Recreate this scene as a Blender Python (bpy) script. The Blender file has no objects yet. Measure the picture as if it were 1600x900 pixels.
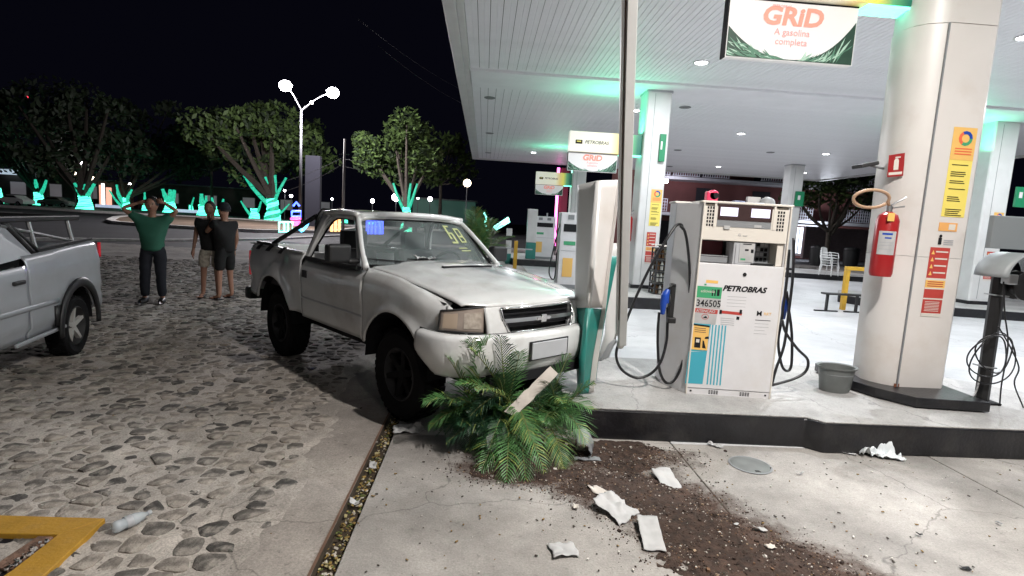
import bpy, bmesh, math, random
import numpy as np
from mathutils import Vector, Matrix, noise as mnoise
random.seed(7)
C = bpy.context.scene.collection
SC = bpy.context.scene
PI = math.pi

# ------------------------------------------------------------------ camera
CAM_H = 1.65; FPX = 850.0
def _cam():
    roll = math.radians(3.3); h0 = 103.0
    pitch = math.atan(h0*math.cos(roll)/FPX)
    fw = np.array([0, math.cos(pitch), -math.sin(pitch)]); rt = np.array([1., 0, 0]); dn = np.cross(fw, rt)
    c, s = math.cos(roll), math.sin(roll)
    R = np.array([c*rt-s*dn, s*rt+c*dn, fw])
    a = math.radians(3.2855)
    def rz(v, a):
        c, s = math.cos(a), math.sin(a); return np.array([c*v[0]-s*v[1], s*v[0]+c*v[1], v[2]])
    return np.array([rz(r, -a) for r in R])
CR = _cam()
def ray(u, v): return CR.T @ np.array([(u-800)/FPX, (v-450)/FPX, 1.])
def P(u, v, z=0.0):            # where the line of sight through a photo pixel meets the level z
    d = ray(u, v); t = (z-CAM_H)/d[2]; return Vector((d[0]*t, d[1]*t, z))
def W(u, v, y):                # ... meets the vertical plane at distance y
    d = ray(u, v); t = y/d[1]; return Vector((d[0]*t, y, CAM_H+d[2]*t))
def hit(u, v, o, n):           # ... meets a plane
    d = Vector(ray(u, v)); c = Vector((0, 0, CAM_H)); t = (Vector(o)-c).dot(n)/d.dot(n); return c+d*t
cam = bpy.data.cameras.new('camera'); camo = bpy.data.objects.new('camera', cam); C.objects.link(camo)
r_, u_, b_ = CR[0], -CR[1], -CR[2]
camo.matrix_world = Matrix(((r_[0], u_[0], b_[0], 0), (r_[1], u_[1], b_[1], 0), (r_[2], u_[2], b_[2], CAM_H), (0, 0, 0, 1)))
cam.sensor_width = 36; cam.lens = 36*FPX/1600; cam.clip_end = 900; cam.clip_start = .05
SC.camera = camo
# ------------------------------------------------------------------ world, exposure
wd = bpy.data.worlds.new('World'); SC.world = wd; wd.use_nodes = True
wb = wd.node_tree.nodes['Background']; wb.inputs[0].default_value = (.22, .22, .50, 1); wb.inputs[1].default_value = .0055
SC.view_settings.view_transform = 'Standard'; SC.view_settings.look = 'None'
SC.view_settings.exposure = .55; SC.view_settings.gamma = 1
# ------------------------------------------------------------------ the lamps of the place
def area(name, loc, size, watt, col, rot=(0, 0, 0), spread=180, shape='DISK', sy=None):
    l = bpy.data.lights.new(name, 'AREA'); l.shape = shape; l.size = size; l.energy = watt; l.color = col
    if sy: l.size_y = sy
    l.spread = math.radians(spread)
    o = bpy.data.objects.new(name, l); o.location = loc; o.rotation_euler = rot; C.objects.link(o); return o
CEIL = 4.9
LIT = [(4.0, 10.7), (4.0, 15.3), (8.1, 17.6), (12.8, 20.5), (11.2, 26.4), (15.7, 26.7), (2.1, 25.6),
       (4.0, 6.1), (2.35, 1.3), (8.1, 3.6), (8.1, 8.3), (8.1, 13.0), (12.8, 6.5), (12.8, 11.0), (2.35, -3.2)]
DARK = [(-.02, 15.0), (.03, 20.9), (5.1, 14.5), (10.9, 21.0), (7.6, 22.0), (.02, 26.8), (9.2,27.6)]
COOL = (.93, .96, 1.0)
for (x, y) in LIT:
    w = 105 if y > 9 else 125
    if (x, y) == (2.35, 1.3): w = 300
    if (x, y) == (2.35, -3.2): w = 60  # unseen lamp behind the camera, added as fill
    area('downlight', (x, y, CEIL-.035), .16, w, COOL if y > 2 else (1.0, .95, .9))
def point(name, loc, watt, col, r=.15):
    l = bpy.data.lights.new(name, 'POINT'); l.energy = watt; l.color = col; l.shadow_soft_size = r
    o = bpy.data.objects.new(name, l); o.location = loc; C.objects.link(o); return o

# ------------------------------------------------------------------ materials
def M(name, col, rough=.55, metal=0., var=0., vs=6., bump=0., bs=60., emit=None, es=1., dirt=0., ds=1.6, dirtcol=(.12, .10, .08), alpha=1., coat=0., trans=0., spec=None):
    m = bpy.data.materials.new(name); m.use_nodes = True; nt = m.node_tree; N = nt.nodes; L = nt.links
    b = N['Principled BSDF']; b.inputs['Roughness'].default_value = rough; b.inputs['Metallic'].default_value = metal
    b.inputs['Base Color'].default_value = (*col, 1)
    if spec is not None: b.inputs['Specular IOR Level'].default_value = spec
    tc = N.new('ShaderNodeTexCoord'); out = None
    if var > 0 or dirt > 0:
        n = N.new('ShaderNodeTexNoise'); n.inputs['Scale'].default_value = vs; n.inputs['Detail'].default_value = 6
        L.new(tc.outputs['Object'], n.inputs['Vector'])
        r = N.new('ShaderNodeMapRange'); r.inputs[1].default_value = .3; r.inputs[2].default_value = .7
        r.inputs[3].default_value = 1-var; r.inputs[4].default_value = 1+var*.35
        L.new(n.outputs['Fac'], r.inputs[0])
        mx = N.new('ShaderNodeVectorMath'); mx.operation = 'SCALE'; mx.inputs[0].default_value = col
        L.new(r.outputs[0], mx.inputs['Scale']); out = mx.outputs[0]
        if dirt > 0:
            n2 = N.new('ShaderNodeTexNoise'); n2.inputs['Scale'].default_value = ds; n2.inputs['Detail'].default_value = 8; n2.inputs['Roughness'].default_value = .65
            L.new(tc.outputs['Object'], n2.inputs['Vector'])
            r2 = N.new('ShaderNodeMapRange'); r2.inputs[1].default_value = .5; r2.inputs[2].default_value = .72
            r2.inputs[3].default_value = 0; r2.inputs[4].default_value = dirt; L.new(n2.outputs['Fac'], r2.inputs[0])
            mm = N.new('ShaderNodeMix'); mm.data_type = 'RGBA'; L.new(r2.outputs[0], mm.inputs[0]); L.new(out, mm.inputs[6])
            mm.inputs[7].default_value = (*dirtcol, 1); out = mm.outputs[2]
        L.new(out, b.inputs['Base Color'])
    if bump > 0:
        n3 = N.new('ShaderNodeTexNoise'); n3.inputs['Scale'].default_value = bs; n3.inputs['Detail'].default_value = 5
        L.new(tc.outputs['Object'], n3.inputs['Vector'])
        bp = N.new('ShaderNodeBump'); bp.inputs['Strength'].default_value = bump; bp.inputs['Distance'].default_value = .01
        L.new(n3.outputs['Fac'], bp.inputs['Height']); L.new(bp.outputs[0], b.inputs['Normal'])
    if emit:
        b.inputs['Emission Color'].default_value = (*emit, 1); b.inputs['Emission Strength'].default_value = es
    if alpha < 1: b.inputs['Alpha'].default_value = alpha
    if coat: b.inputs['Coat Weight'].default_value = coat; b.inputs['Coat Roughness'].default_value = .08
    if trans: b.inputs['Transmission Weight'].default_value = trans
    return m
def concrete(name, col, stain=.5, scale=1.0, speck=.25, seed=0., rough=.75):
    m = bpy.data.materials.new(name); m.use_nodes = True; nt = m.node_tree; N = nt.nodes; L = nt.links
    b = N['Principled BSDF']; b.inputs['Roughness'].default_value = rough
    g = N.new('ShaderNodeNewGeometry')
    def noise(s, d=6, ro=.6, off=0):
        mp = N.new('ShaderNodeVectorMath'); mp.operation = 'ADD'; mp.inputs[1].default_value = (seed+off, off*2, 0); L.new(g.outputs['Position'], mp.inputs[0])
        n = N.new('ShaderNodeTexNoise'); n.inputs['Scale'].default_value = s; n.inputs['Detail'].default_value = d; n.inputs['Roughness'].default_value = ro
        L.new(mp.outputs[0], n.inputs['Vector']); return n.outputs['Fac']
    def mr(f, a, b_, c, d):
        r = N.new('ShaderNodeMapRange'); r.inputs[1].default_value = a; r.inputs[2].default_value = b_; r.inputs[3].default_value = c; r.inputs[4].default_value = d; L.new(f, r.inputs[0]); return r.outputs[0]
    def mul(a, b_):
        q = N.new('ShaderNodeMath'); q.operation = 'MULTIPLY'; L.new(a, q.inputs[0]); L.new(b_, q.inputs[1]); return q.outputs[0]
    f = mul(mr(noise(.7*scale, 7, .62), .35, .65, 1-stain, 1.08), mr(noise(5*scale, 7, .7, 3), .3, .7, 1-stain*.45, 1.1))
    f = mul(f, mr(noise(90, 3, .7, 5), .3, .7, 1-speck, 1+speck*.5))
    f = mul(f, mr(noise(28, 3, .6, 9), .62, .70, 1., 1-speck*1.2))
    sc = N.new('ShaderNodeVectorMath'); sc.operation = 'SCALE'; sc.inputs[0].default_value = col; L.new(f, sc.inputs['Scale']); L.new(sc.outputs[0], b.inputs['Base Color'])
    # hairline cracks
    vo = N.new('ShaderNodeTexVoronoi'); vo.feature = 'DISTANCE_TO_EDGE'; vo.inputs['Scale'].default_value = .55
    ad = N.new('ShaderNodeVectorMath'); ad.operation = 'ADD'; nn = N.new('ShaderNodeTexNoise'); nn.inputs['Scale'].default_value = 3; nn.inputs['Detail'].default_value = 6
    L.new(g.outputs['Position'], nn.inputs['Vector']); s2 = N.new('ShaderNodeVectorMath'); s2.operation = 'SCALE'; s2.inputs['Scale'].default_value = .35
    L.new(nn.outputs['Color'], s2.inputs[0]); L.new(g.outputs['Position'], ad.inputs[0]); L.new(s2.outputs[0], ad.inputs[1]); L.new(ad.outputs[0], vo.inputs['Vector'])
    cr = mr(vo.outputs['Distance'], .0, .004, .55, 1.)
    s3 = N.new('ShaderNodeVectorMath'); s3.operation = 'SCALE'; L.new(sc.outputs[0], s3.inputs[0]); L.new(cr, s3.inputs['Scale']); L.new(s3.outputs[0], b.inputs['Base Color'])
    bp = N.new('ShaderNodeBump'); bp.inputs['Strength'].default_value = .5; bp.inputs['Distance'].default_value = .006
    L.new(noise(70, 6, .7, 1), bp.inputs['Height']); L.new(bp.outputs[0], b.inputs['Normal'])
    return m
K = {}
K['white'] = M('white_paint', (.66, .66, .65), .42, var=.06, vs=3, dirt=.12, ds=2.5, dirtcol=(.35, .3, .25))
K['warmwhite'] = M('cream_painted_metal', (.66, .63, .605), .38, var=.07, vs=2, dirt=.30, ds=2.2, dirtcol=(.45, .36, .28))
K['plank'] = M('white_ceiling_board', (.86, .86, .89), .45, var=.05, vs=2, dirt=.12, ds=.9, dirtcol=(.35, .34, .34))
K['pwhite'] = M('white_car_paint', (.68, .69, .69), .22, var=.06, vs=3, dirt=.45, ds=1.9, dirtcol=(.30, .25, .22), coat=1.)
K['silver'] = M('silver_car_paint', (.42, .44, .47), .32, metal=.35, var=.05, dirt=.25, ds=1.4, dirtcol=(.25, .24, .23), coat=.4)
K['black'] = M('black_plastic', (.012, .012, .013), .5, var=.3)
K['rubber'] = M('black_rubber', (.010, .010, .011), .9, bump=.3, bs=90, spec=.12)
K['hose'] = M('hose_rubber', (.012, .012, .014), .35)
K['dark'] = M('dark_interior', (.03, .03, .032), .7, var=.3)
K['chrome'] = M('chrome', (.75, .75, .76), .18, metal=1)
K['steel'] = M('brushed_steel', (.45, .46, .47), .35, metal=.9, var=.15)
K['grey'] = M('grey_plastic', (.22, .23, .24), .5, var=.1)
K['lgrey'] = M('light_grey_plastic', (.42, .43, .45), .45, var=.08)
K['teal'] = M('teal_painted_metal', (.02, .20, .17), .38, var=.12, dirt=.2)
K['green'] = M('green_plastic', (.02, .22, .10), .4)
K['red'] = M('red_paint', (.34, .016, .018), .3, var=.08)
K['blue'] = M('blue_plastic', (.01, .06, .38), .3)
K['yellow'] = M('yellow_paint', (.62, .36, .03), .5, var=.15, dirt=.35, ds=4, dirtcol=(.2, .13, .05))
K['orange'] = M('orange_print', (.75, .38, .12), .5)
K['pyel'] = M('yellow_print', (.80, .66, .14), .5)
K['pyel2'] = M('ochre_print', (.78, .47, .13), .5)
K['pred'] = M('red_print', (.45, .05, .04), .5)
K['pgreen'] = M('green_print', (.05, .33, .15), .5)
K['pcyan'] = M('teal_print', (.05, .36, .46), .5)
K['pink'] = M('pink_plastic', (.8, .05, .13), .35)
K['ink'] = M('dark_print', (.012, .012, .014), .7, spec=.2)
K['inkg'] = M('grey_print', (.35, .36, .38), .5)
K['inkr'] = M('orange_red_print', (.75, .13, .05), .5)
K['paper'] = M('white_paper', (.44, .44, .44), .7, var=.15, vs=12, dirt=.15, ds=6, dirtcol=(.4, .32, .25))
K['cream'] = M('cream_enamel', (.66, .62, .56), .4, var=.04)
K['pump'] = M('white_enamel', (.67, .665, .68), .36, var=.05, dirt=.28, ds=2.6, dirtcol=(.5, .45, .38))
K['screen'] = M('lit_display', (.5, .5, .6), .3, emit=(.80, .74, .95), es=.75)
K['wood'] = M('weathered_board', (.55, .50, .45), .7, var=.2, vs=14)
K['skin'] = M('skin', (.36, .19, .13), .5, var=.08)
K['skin2'] = M('skin_light', (.48, .28, .20), .5, var=.08)
K['hair'] = M('dark_hair', (.012, .010, .009), .6)
K['tgreen'] = M('green_polo_cloth', (.028, .14, .09), .8, var=.15)
K['tblack'] = M('black_cloth', (.008, .008, .009), .85, var=.2)
K['tnavy'] = M('dark_trouser_cloth', (.012, .014, .022), .85, var=.2)
K['tsand'] = M('pale_patterned_cloth', (.50, .45, .38), .8, var=.5, vs=22)
K['brown'] = M('brown_wood', (.16, .09, .06), .7, var=.3)

def glassmat(name, tint, a, rough=.05):
    m = bpy.data.materials.new(name); m.use_nodes = True; nt = m.node_tree; N = nt.nodes; L = nt.links
    b = N['Principled BSDF']; b.inputs['Base Color'].default_value = (*tint, 1); b.inputs['Roughness'].default_value = rough
    t = N.new('ShaderNodeBsdfTransparent'); mx = N.new('ShaderNodeMixShader'); o = N['Material Output']
    tc = N.new('ShaderNodeTexCoord'); n = N.new('ShaderNodeTexNoise'); n.inputs['Scale'].default_value = 2.5; n.inputs['Detail'].default_value = 5
    L.new(tc.outputs['Object'], n.inputs['Vector'])
    r = N.new('ShaderNodeMapRange'); r.inputs[1].default_value = .3; r.inputs[2].default_value = .7; r.inputs[3].default_value = a*.75; r.inputs[4].default_value = min(1, a*1.3)
    L.new(n.outputs['Fac'], r.inputs[0]); L.new(r.outputs[0], mx.inputs[0])
    L.new(t.outputs[0], mx.inputs[1]); L.new(b.outputs[0], mx.inputs[2]); L.new(mx.outputs[0], o.inputs['Surface']); return m
K['glass'] = glassmat('dusty_windscreen_glass', (.17, .20, .20), .50)
K['glass2'] = glassmat('side_glass', (.05, .06, .06), .3)
K['glassd'] = glassmat('dark_glass', (.03, .035, .04), .75)
K['lens'] = M('headlamp_lens', (.34, .28, .24), .12, var=.2, vs=9, coat=.8)
K['tail'] = M('red_tail_lens', (.45, .01, .02), .15, emit=(1, .05, .08), es=.12, coat=.6)

# ------------------------------------------------------------------ mesh builder
WM = {}
def wmat(o): return WM.get(o.name, Matrix.Identity(4))
class MB:
    def __init__(s): s.v = []; s.f = []; s.m = []
    def add(s, vs, fs, mi=0):
        b = len(s.v); s.v += [tuple(v) for v in vs]; s.f += [tuple(i+b for i in f) for f in fs]; s.m += [mi]*len(fs); return s
    def box(s, c, d, mi=0, rot=None):
        x, y, z = d[0]/2, d[1]/2, d[2]/2; vs = [Vector((a*x, b*y, e*z)) for a in (-1, 1) for b in (-1, 1) for e in (-1, 1)]
        if rot is not None: vs = [rot @ v for v in vs]
        c = Vector(c); return s.add([v+c for v in vs], [(0, 1, 3, 2), (4, 6, 7, 5), (0, 4, 5, 1), (2, 3, 7, 6), (0, 2, 6, 4), (1, 5, 7, 3)], mi)
    def hexa(s, b4, t4, mi=0):    # bottom quad, top quad, same order
        return s.add(list(b4)+list(t4), [(3, 2, 1, 0), (4, 5, 6, 7), (0, 1, 5, 4), (1, 2, 6, 5), (2, 3, 7, 6), (3, 0, 4, 7)], mi)
    def plate(s, pts, n, mi=0):   # polygon extruded by vector n (n on the visible side)
        k = len(pts); n = Vector(n); a = [Vector(p) for p in pts]; b = [p+n for p in a]
        fs = [tuple(range(k-1, -1, -1)), tuple(range(k, 2*k))]+[(i, (i+1) % k, k+(i+1) % k, k+i) for i in range(k)]
        return s.add(a+b, fs, mi)
    def tube(s, pts, r, n=8, mi=0, cap=True):
        pts = [Vector(p) for p in pts]; rs = r if isinstance(r, (list, tuple)) else [r]*len(pts); vs = []; up = None
        for i, p in enumerate(pts):
            d = (pts[min(i+1, len(pts)-1)]-pts[max(i-1, 0)]).normalized()
            if up is None: up = Vector((0, 0, 1)) if abs(d.z) < .9 else Vector((1, 0, 0))
            a = (up-d*up.dot(d)); 
            if a.length < 1e-5: a = d.orthogonal()
            a.normalize(); b = d.cross(a); up = a
            vs += [p+(a*math.cos(t)+b*math.sin(t))*rs[i] for t in [2*PI*k/n for k in range(n)]]
        fs = [(i*n+k, i*n+(k+1) % n, (i+1)*n+(k+1) % n, (i+1)*n+k) for i in range(len(pts)-1) for k in range(n)]
        if cap: fs += [tuple(range(n-1, -1, -1)), tuple(range((len(pts)-1)*n, len(pts)*n))]
        return s.add(vs, fs, mi)
    def cyl(s, a, b, r, r2=None, n=16, mi=0): return s.tube([a, b], [r, r if r2 is None else r2], n, mi)
    def lathe(s, prof, o, axis=(0, 0, 1), n=20, mi=0, ex=None):   # prof (r, h)
        ax = Vector(axis).normalized(); a = Vector(ex) if ex else ax.orthogonal().normalized(); b = ax.cross(a); o = Vector(o); vs = []
        for (r, h) in prof: vs += [o+ax*h+(a*math.cos(2*PI*k/n)+b*math.sin(2*PI*k/n))*r for k in range(n)]
        fs = [(i*n+k, i*n+(k+1) % n, (i+1)*n+(k+1) % n, (i+1)*n+k) for i in range(len(prof)-1) for k in range(n)]
        return s.add(vs, fs, mi)
    def grid(s, fn, nu, nv, mi=0, flip=False):
        vs = [fn(i/nu, j/nv) for j in range(nv+1) for i in range(nu+1)]; q = nu+1
        fs = [(j*q+i, j*q+i+1, (j+1)*q+i+1, (j+1)*q+i) for j in range(nv) for i in range(nu)]
        if flip: fs = [f[::-1] for f in fs]
        return s.add(vs, fs, mi)
    def ball(s, c, r, mi=0, n=12, m=8):
        c = Vector(c); r = Vector(r) if not isinstance(r, (int, float)) else Vector((r, r, r))
        return s.grid(lambda u, v: c+Vector((r.x*math.cos(2*PI*u)*math.sin(PI*v), r.y*math.sin(2*PI*u)*math.sin(PI*v), r.z*math.cos(PI*v))), n, m, mi)
    def text(s, txt, o, ex, up, size, mi=0, shear=0., off=0., align='LEFT', depth=.0008, sx=1.):
        cu = bpy.data.curves.new('t', 'FONT'); cu.body = txt; cu.size = size; cu.shear = shear; cu.offset = off; cu.align_x = align; cu.extrude = depth; cu.resolution_u = 3
        ob = bpy.data.objects.new('t', cu); C.objects.link(ob); bpy.context.view_layer.update()
        me = bpy.data.meshes.new_from_object(ob.evaluated_get(bpy.context.evaluated_depsgraph_get()))
        o = Vector(o); ex = Vector(ex).normalized(); up = Vector(up).normalized(); nn = ex.cross(up)
        s.add([o+ex*v.co.x*sx+up*v.co.y+nn*v.co.z for v in me.vertices], [tuple(p.vertices) for p in me.polygons], mi)
        bpy.data.objects.remove(ob); bpy.data.curves.remove(cu); bpy.data.meshes.remove(me); return s
    def mirror(s):   # copy everything across local y=0
        b = len(s.v); s.v += [(x, -y, z) for (x, y, z) in s.v[:b]]; k = len(s.f)
        s.f += [tuple(i+b for i in f[::-1]) for f in s.f[:k]]; s.m += s.m[:k]; return s
    def mesh(s, name, mats, smooth=False):
        me = bpy.data.meshes.new(name); me.from_pydata([tuple(v) for v in s.v], [], s.f)
        for m in (mats if isinstance(mats, (list, tuple)) else [mats]): me.materials.append(K[m] if isinstance(m, str) else m)
        for p, m in zip(me.polygons, s.m): p.material_index = m; p.use_smooth = bool(smooth)
        me.update(); return me
    def build(s, name, mats, parent=None, smooth=False, bevel=0., solid=0., local=False, fix=False, seg=2, sub=0):
        me = s.mesh(name, mats, smooth)
        if fix:
            bm = bmesh.new(); bm.from_mesh(me); bmesh.ops.remove_doubles(bm, verts=bm.verts, dist=1e-5); bmesh.ops.recalc_face_normals(bm, faces=bm.faces); bm.to_mesh(me); bm.free()
        o = bpy.data.objects.new(name, me); C.objects.link(o)
        if solid: q = o.modifiers.new('solid', 'SOLIDIFY'); q.thickness = solid; q.offset = -1
        if sub: q = o.modifiers.new('sub', 'SUBSURF'); q.levels = sub; q.render_levels = sub
        if bevel: q = o.modifiers.new('bevel', 'BEVEL'); q.width = bevel; q.segments = seg; q.limit_method = 'ANGLE'; q.angle_limit = math.radians(35)
        if smooth and smooth != True: pass
        if smooth == 2: me.set_sharp_from_angle(angle=math.radians(38))
        if parent is not None:
            o.parent = parent
            if not local: o.matrix_local = wmat(parent).inverted(); WM[o.name] = Matrix.Identity(4)
            else: WM[o.name] = wmat(parent)
        return o
def thing(name, label, cat, loc=(0, 0, 0), rz=0., group=None):
    o = bpy.data.objects.new(name, None); o.empty_display_size = .2; C.objects.link(o); o.location = loc; o.rotation_euler = (0, 0, rz)
    WM[o.name] = Matrix.Translation(loc) @ Matrix.Rotation(rz, 4, 'Z'); tag(o, label, cat, group); return o
def tag(o, label=None, cat=None, group=None, kind=None):
    if label: o['label'] = label
    if cat: o['category'] = cat
    if group: o['group'] = group
    if kind: o['kind'] = kind
    return o
def dup(root, loc, rz, label, group=None):
    def cp(o, par):
        c = o.copy(); C.objects.link(c)
        if par: c.parent = par
        for ch in [q for q in bpy.data.objects if q.parent == o]: cp(ch, c)
        return c
    r = cp(root, None); r.location = loc; r.rotation_euler = (0, 0, rz); r['label'] = label
    if group: r['group'] = group
    return r
def nz(x, y, z=0., s=1.): return mnoise.noise(Vector((x*s, y*s, z*s)))
def interp(x, pts):
    if x <= pts[0][0]: return pts[0][1]
    for (a, b), (c, d) in zip(pts, pts[1:]):
        if x <= c: return b+(d-b)*(x-a)/(c-a)
    return pts[-1][1]
def curve(pts, n=6):          # catmull-rom through points
    pts = [Vector(p) for p in pts]; q = [pts[0]*2-pts[1]]+pts+[pts[-1]*2-pts[-2]]; out = []
    for i in range(1, len(q)-2):
        for k in range(n):
            t = k/n; a, b, c, d = q[i-1], q[i], q[i+1], q[i+2]
            out.append(.5*((2*b)+(c-a)*t+(2*a-5*b+4*c-d)*t*t+(3*b-a-3*c+d)*t**3))
    out.append(pts[-1]); return out
def skin(name, nodes, edges, mat, parent, sub=1, root=0, fold=0.):
    me = bpy.data.meshes.new(name); me.from_pydata([tuple(n[0]) for n in nodes], edges, [])
    o = bpy.data.objects.new(name, me); C.objects.link(o); m = o.modifiers.new('s', 'SKIN'); m.use_smooth_shade = True
    d = me.skin_vertices[0].data
    for i, n in enumerate(nodes): d[i].radius = (n[1], n[1] if len(n) < 3 else n[2]); d[i].use_root = (i == root)
    q = o.modifiers.new('b', 'SUBSURF'); q.levels = sub; q.render_levels = sub
    bpy.context.view_layer.update()
    m2 = bpy.data.meshes.new_from_object(o.evaluated_get(bpy.context.evaluated_depsgraph_get())); bpy.data.objects.remove(o); m2.name = name
    if fold:
        for v in m2.vertices: v.co += v.normal*fold*(nz(v.co.x*9, v.co.y*9, v.co.z*16)+.6*nz(v.co.x*22, v.co.y*22, v.co.z*9))
    m2.materials.clear(); m2.materials.append(K[mat] if isinstance(mat, str) else mat)
    for p in m2.polygons: p.use_smooth = True
    o = bpy.data.objects.new(name, m2); C.objects.link(o); o.parent = parent; o.matrix_local = wmat(parent).inverted(); WM[o.name] = Matrix.Identity(4); return o
# ================================================================== SETTING
def sheet(name, x0, x1, y0, y1, z, mat):
    o = MB().add([(x0, y0, z), (x1, y0, z), (x1, y1, z), (x0, y1, z)], [(0, 1, 2, 3)]).build(name, mat); return tag(o, kind='structure')
K['asphalt'] = concrete('worn_asphalt', (.050, .050, .055), .35, .6, .5, 11)
K['conc'] = concrete('stained_concrete', (.40, .375, .35), .44, 1.2, .22, 3)
K['concb'] = concrete('pale_polished_concrete', (.54, .54, .55), .20, .6, .08, 7, .45)
K['skirt'] = concrete('rough_cement', (.40, .36, .325), .35, 1.5, .3, 21)
K['mortar'] = concrete('cobble_mortar', (.54, .49, .44), .45, 1.4, .4, 31, .85)
K['itop'] = concrete('island_cement', (.42, .41, .40), .30, 1.8, .25, 41, .6)
K['kerbd'] = M('black_kerb_paint', (.012, .012, .015), .32, var=.5, vs=7, dirt=.35, ds=5, dirtcol=(.06, .055, .05), bump=.3, bs=40)
K['kerbw'] = M('white_kerb_paint', (.62, .60, .57), .7, var=.2)
K['earth'] = concrete('bare_earth', (.20, .14, .10), .4, .6, .3, 51, .95)
K['gutter'] = M('gutter_mud', (.05, .035, .02), .9, var=.5, vs=30, bump=.6, bs=50)

sheet('ground', -400, 400, -60, 420, -.07, 'asphalt')
sheet('far_road', -260, 260, 60, 66, -.04, 'asphalt')
# forecourt slabs: near ones in stained concrete, those beyond the kerbed island paler
fc = bpy.data.objects.new('forecourt', None); C.objects.link(fc); tag(fc, kind='structure')
xs = [-.605, 1.55, 3.6, 6.0, 8.6, 11.4, 14.4, 18.5]; ys = [-3.0, -.2, 2.06, 4.02, 5.95, 8.6, 11.2, 13.8, 16.6, 19.6, 22.6, 25.8, 29.5]
for j in range(len(ys)-1):
    for i in range(len(xs)-1):
        g = .004; x0, x1, y0, y1 = xs[i]+(g if i else 0), xs[i+1]-g, ys[j]+g, ys[j+1]-g
        near = y1 < 4.1; dz = random.uniform(-.0015, .0015)
        MB().box(((x0+x1)/2, (y0+y1)/2, -.03+dz), (x1-x0, y1-y0, .06)).build('concrete_slab', 'conc' if near else ('concb' if i > 0 else 'conc'), fc, bevel=.004, seg=1)
MB().box((8.9, 13, -.036), (19.0, 32.4, .05)).build('joint_filler', 'gutter', fc)
# cement skirt between cobbles and gutter
mb = MB()
def sk(u, v):
    y = -3+24*v; wob = .10*nz(y*1.3, 2.2)+.05*nz(y*5, 7); x = -.705-(1-u)*(.42+wob+.25*max(0, min(1, (y-3)/3)))
    return (x, y, .008-.035*(1-u)**6+.004*nz(x*3, y*3))
mb.grid(sk, 14, 240); s_ = mb.build('cement_skirt', 'skirt', smooth=True, fix=True); tag(s_, kind='structure')
mb = MB().add([(-.705, -3, .008), (-.705, 21, .008), (-.705, 21, -.06), (-.705, -3, -.06)], [(0, 1, 2, 3)])
tag(mb.build('gutter_wall', 'gutter'), kind='structure')
sheet('gutter_bed', -.71, -.60, -3, 21, -.045, 'gutter')
# steel angle trims along the gutter
MB().box((-.712, 9, .008), (.012, 24, .012)).build('gutter_edge', K['brown']).__setitem__('kind', 'structure')
mats = [M('dead_leaf', (.30, .20, .06), .8, var=.4), M('straw_litter', (.42, .36, .18), .8, var=.4), M('pale_grit', (.5, .46, .40), .8), M('moss', (.10, .12, .03), .9)]
mb = MB()
for k in range(1500):
    y = 1.2+random.random()**1.6*9; x = random.uniform(-.695, -.615); z = -.045+random.random()*.03; r = random.uniform(.004, .013)
    R = Matrix.Rotation(random.uniform(0, PI), 3, 'Z') @ Matrix.Rotation(random.uniform(-.8, .8), 3, 'X')
    mb.box((x, y, z), (r*random.uniform(1, 2.2), r, r*.4), random.choice([0, 0, 1, 1, 2, 3]), R)
tag(mb.build('gutter_litter', mats), kind='stuff', label='dead leaves and grit lying in the narrow gutter', cat='litter')

# ---- cobbled yard: mortar bed + individual flat stones
def mort(x, y): return .004+.017*nz(x*1.1, y*1.1, 4)+.012*nz(x*4.3, y*4.3, 1)+.010*nz(x*11, y*11, 2)
def mg(u, v):
    y = 1.2+v**1.7*20; x = -14.5+u*13.5; return (x, y, mort(x, y)-.004)
def stone_x(y): return -1.10-.10*nz(y*1.3, 2.2)-.28*max(0, min(1, (y-3)/3))
mb = MB().grid(lambda u, v: mg(1-(1-u)**1.4, v), 420, 330)
cob = mb.build('cobbled_yard', 'mortar', smooth=True); tag(cob, kind='structure'); WM[cob.name] = Matrix.Identity(4)
stmats = [M('basalt_stone_%d' % i, c, .85, var=.5, vs=16, bump=1., bs=55, dirt=.85, ds=11, dirtcol=(.44, .40, .35), spec=.25) for i, c in enumerate([(.17, .155, .14), (.28, .25, .22), (.36, .32, .28), (.10, .093, .087), (.32, .285, .25)])]
for i, m_ in enumerate(stmats): m_.name = 'basalt_stone'
cell = .128; pts = {}
for i in range(-112, -6):
    for j in range(8, 134):
        pts[(i, j)] = ((i+.5+random.uniform(-.36, .36))*cell, (j+.5+random.uniform(-.36, .36))*cell*1.02)
def clip(poly, px, py, nx, ny):
    out = []
    for k in range(len(poly)):
        a, b = poly[k], poly[(k+1) % len(poly)]; da = (a[0]-px)*nx+(a[1]-py)*ny; db = (b[0]-px)*nx+(b[1]-py)*ny
        if da <= 0: out.append(a)
        if da*db < 0: t = da/(da-db); out.append((a[0]+(b[0]-a[0])*t, a[1]+(b[1]-a[1])*t))
    return out
def proj(p):
    q = CR @ (np.array(p)-np.array([0, 0, CAM_H])); return 800+FPX*q[0]/q[2], 450+FPX*q[1]/q[2], q[2]
stones = []
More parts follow.
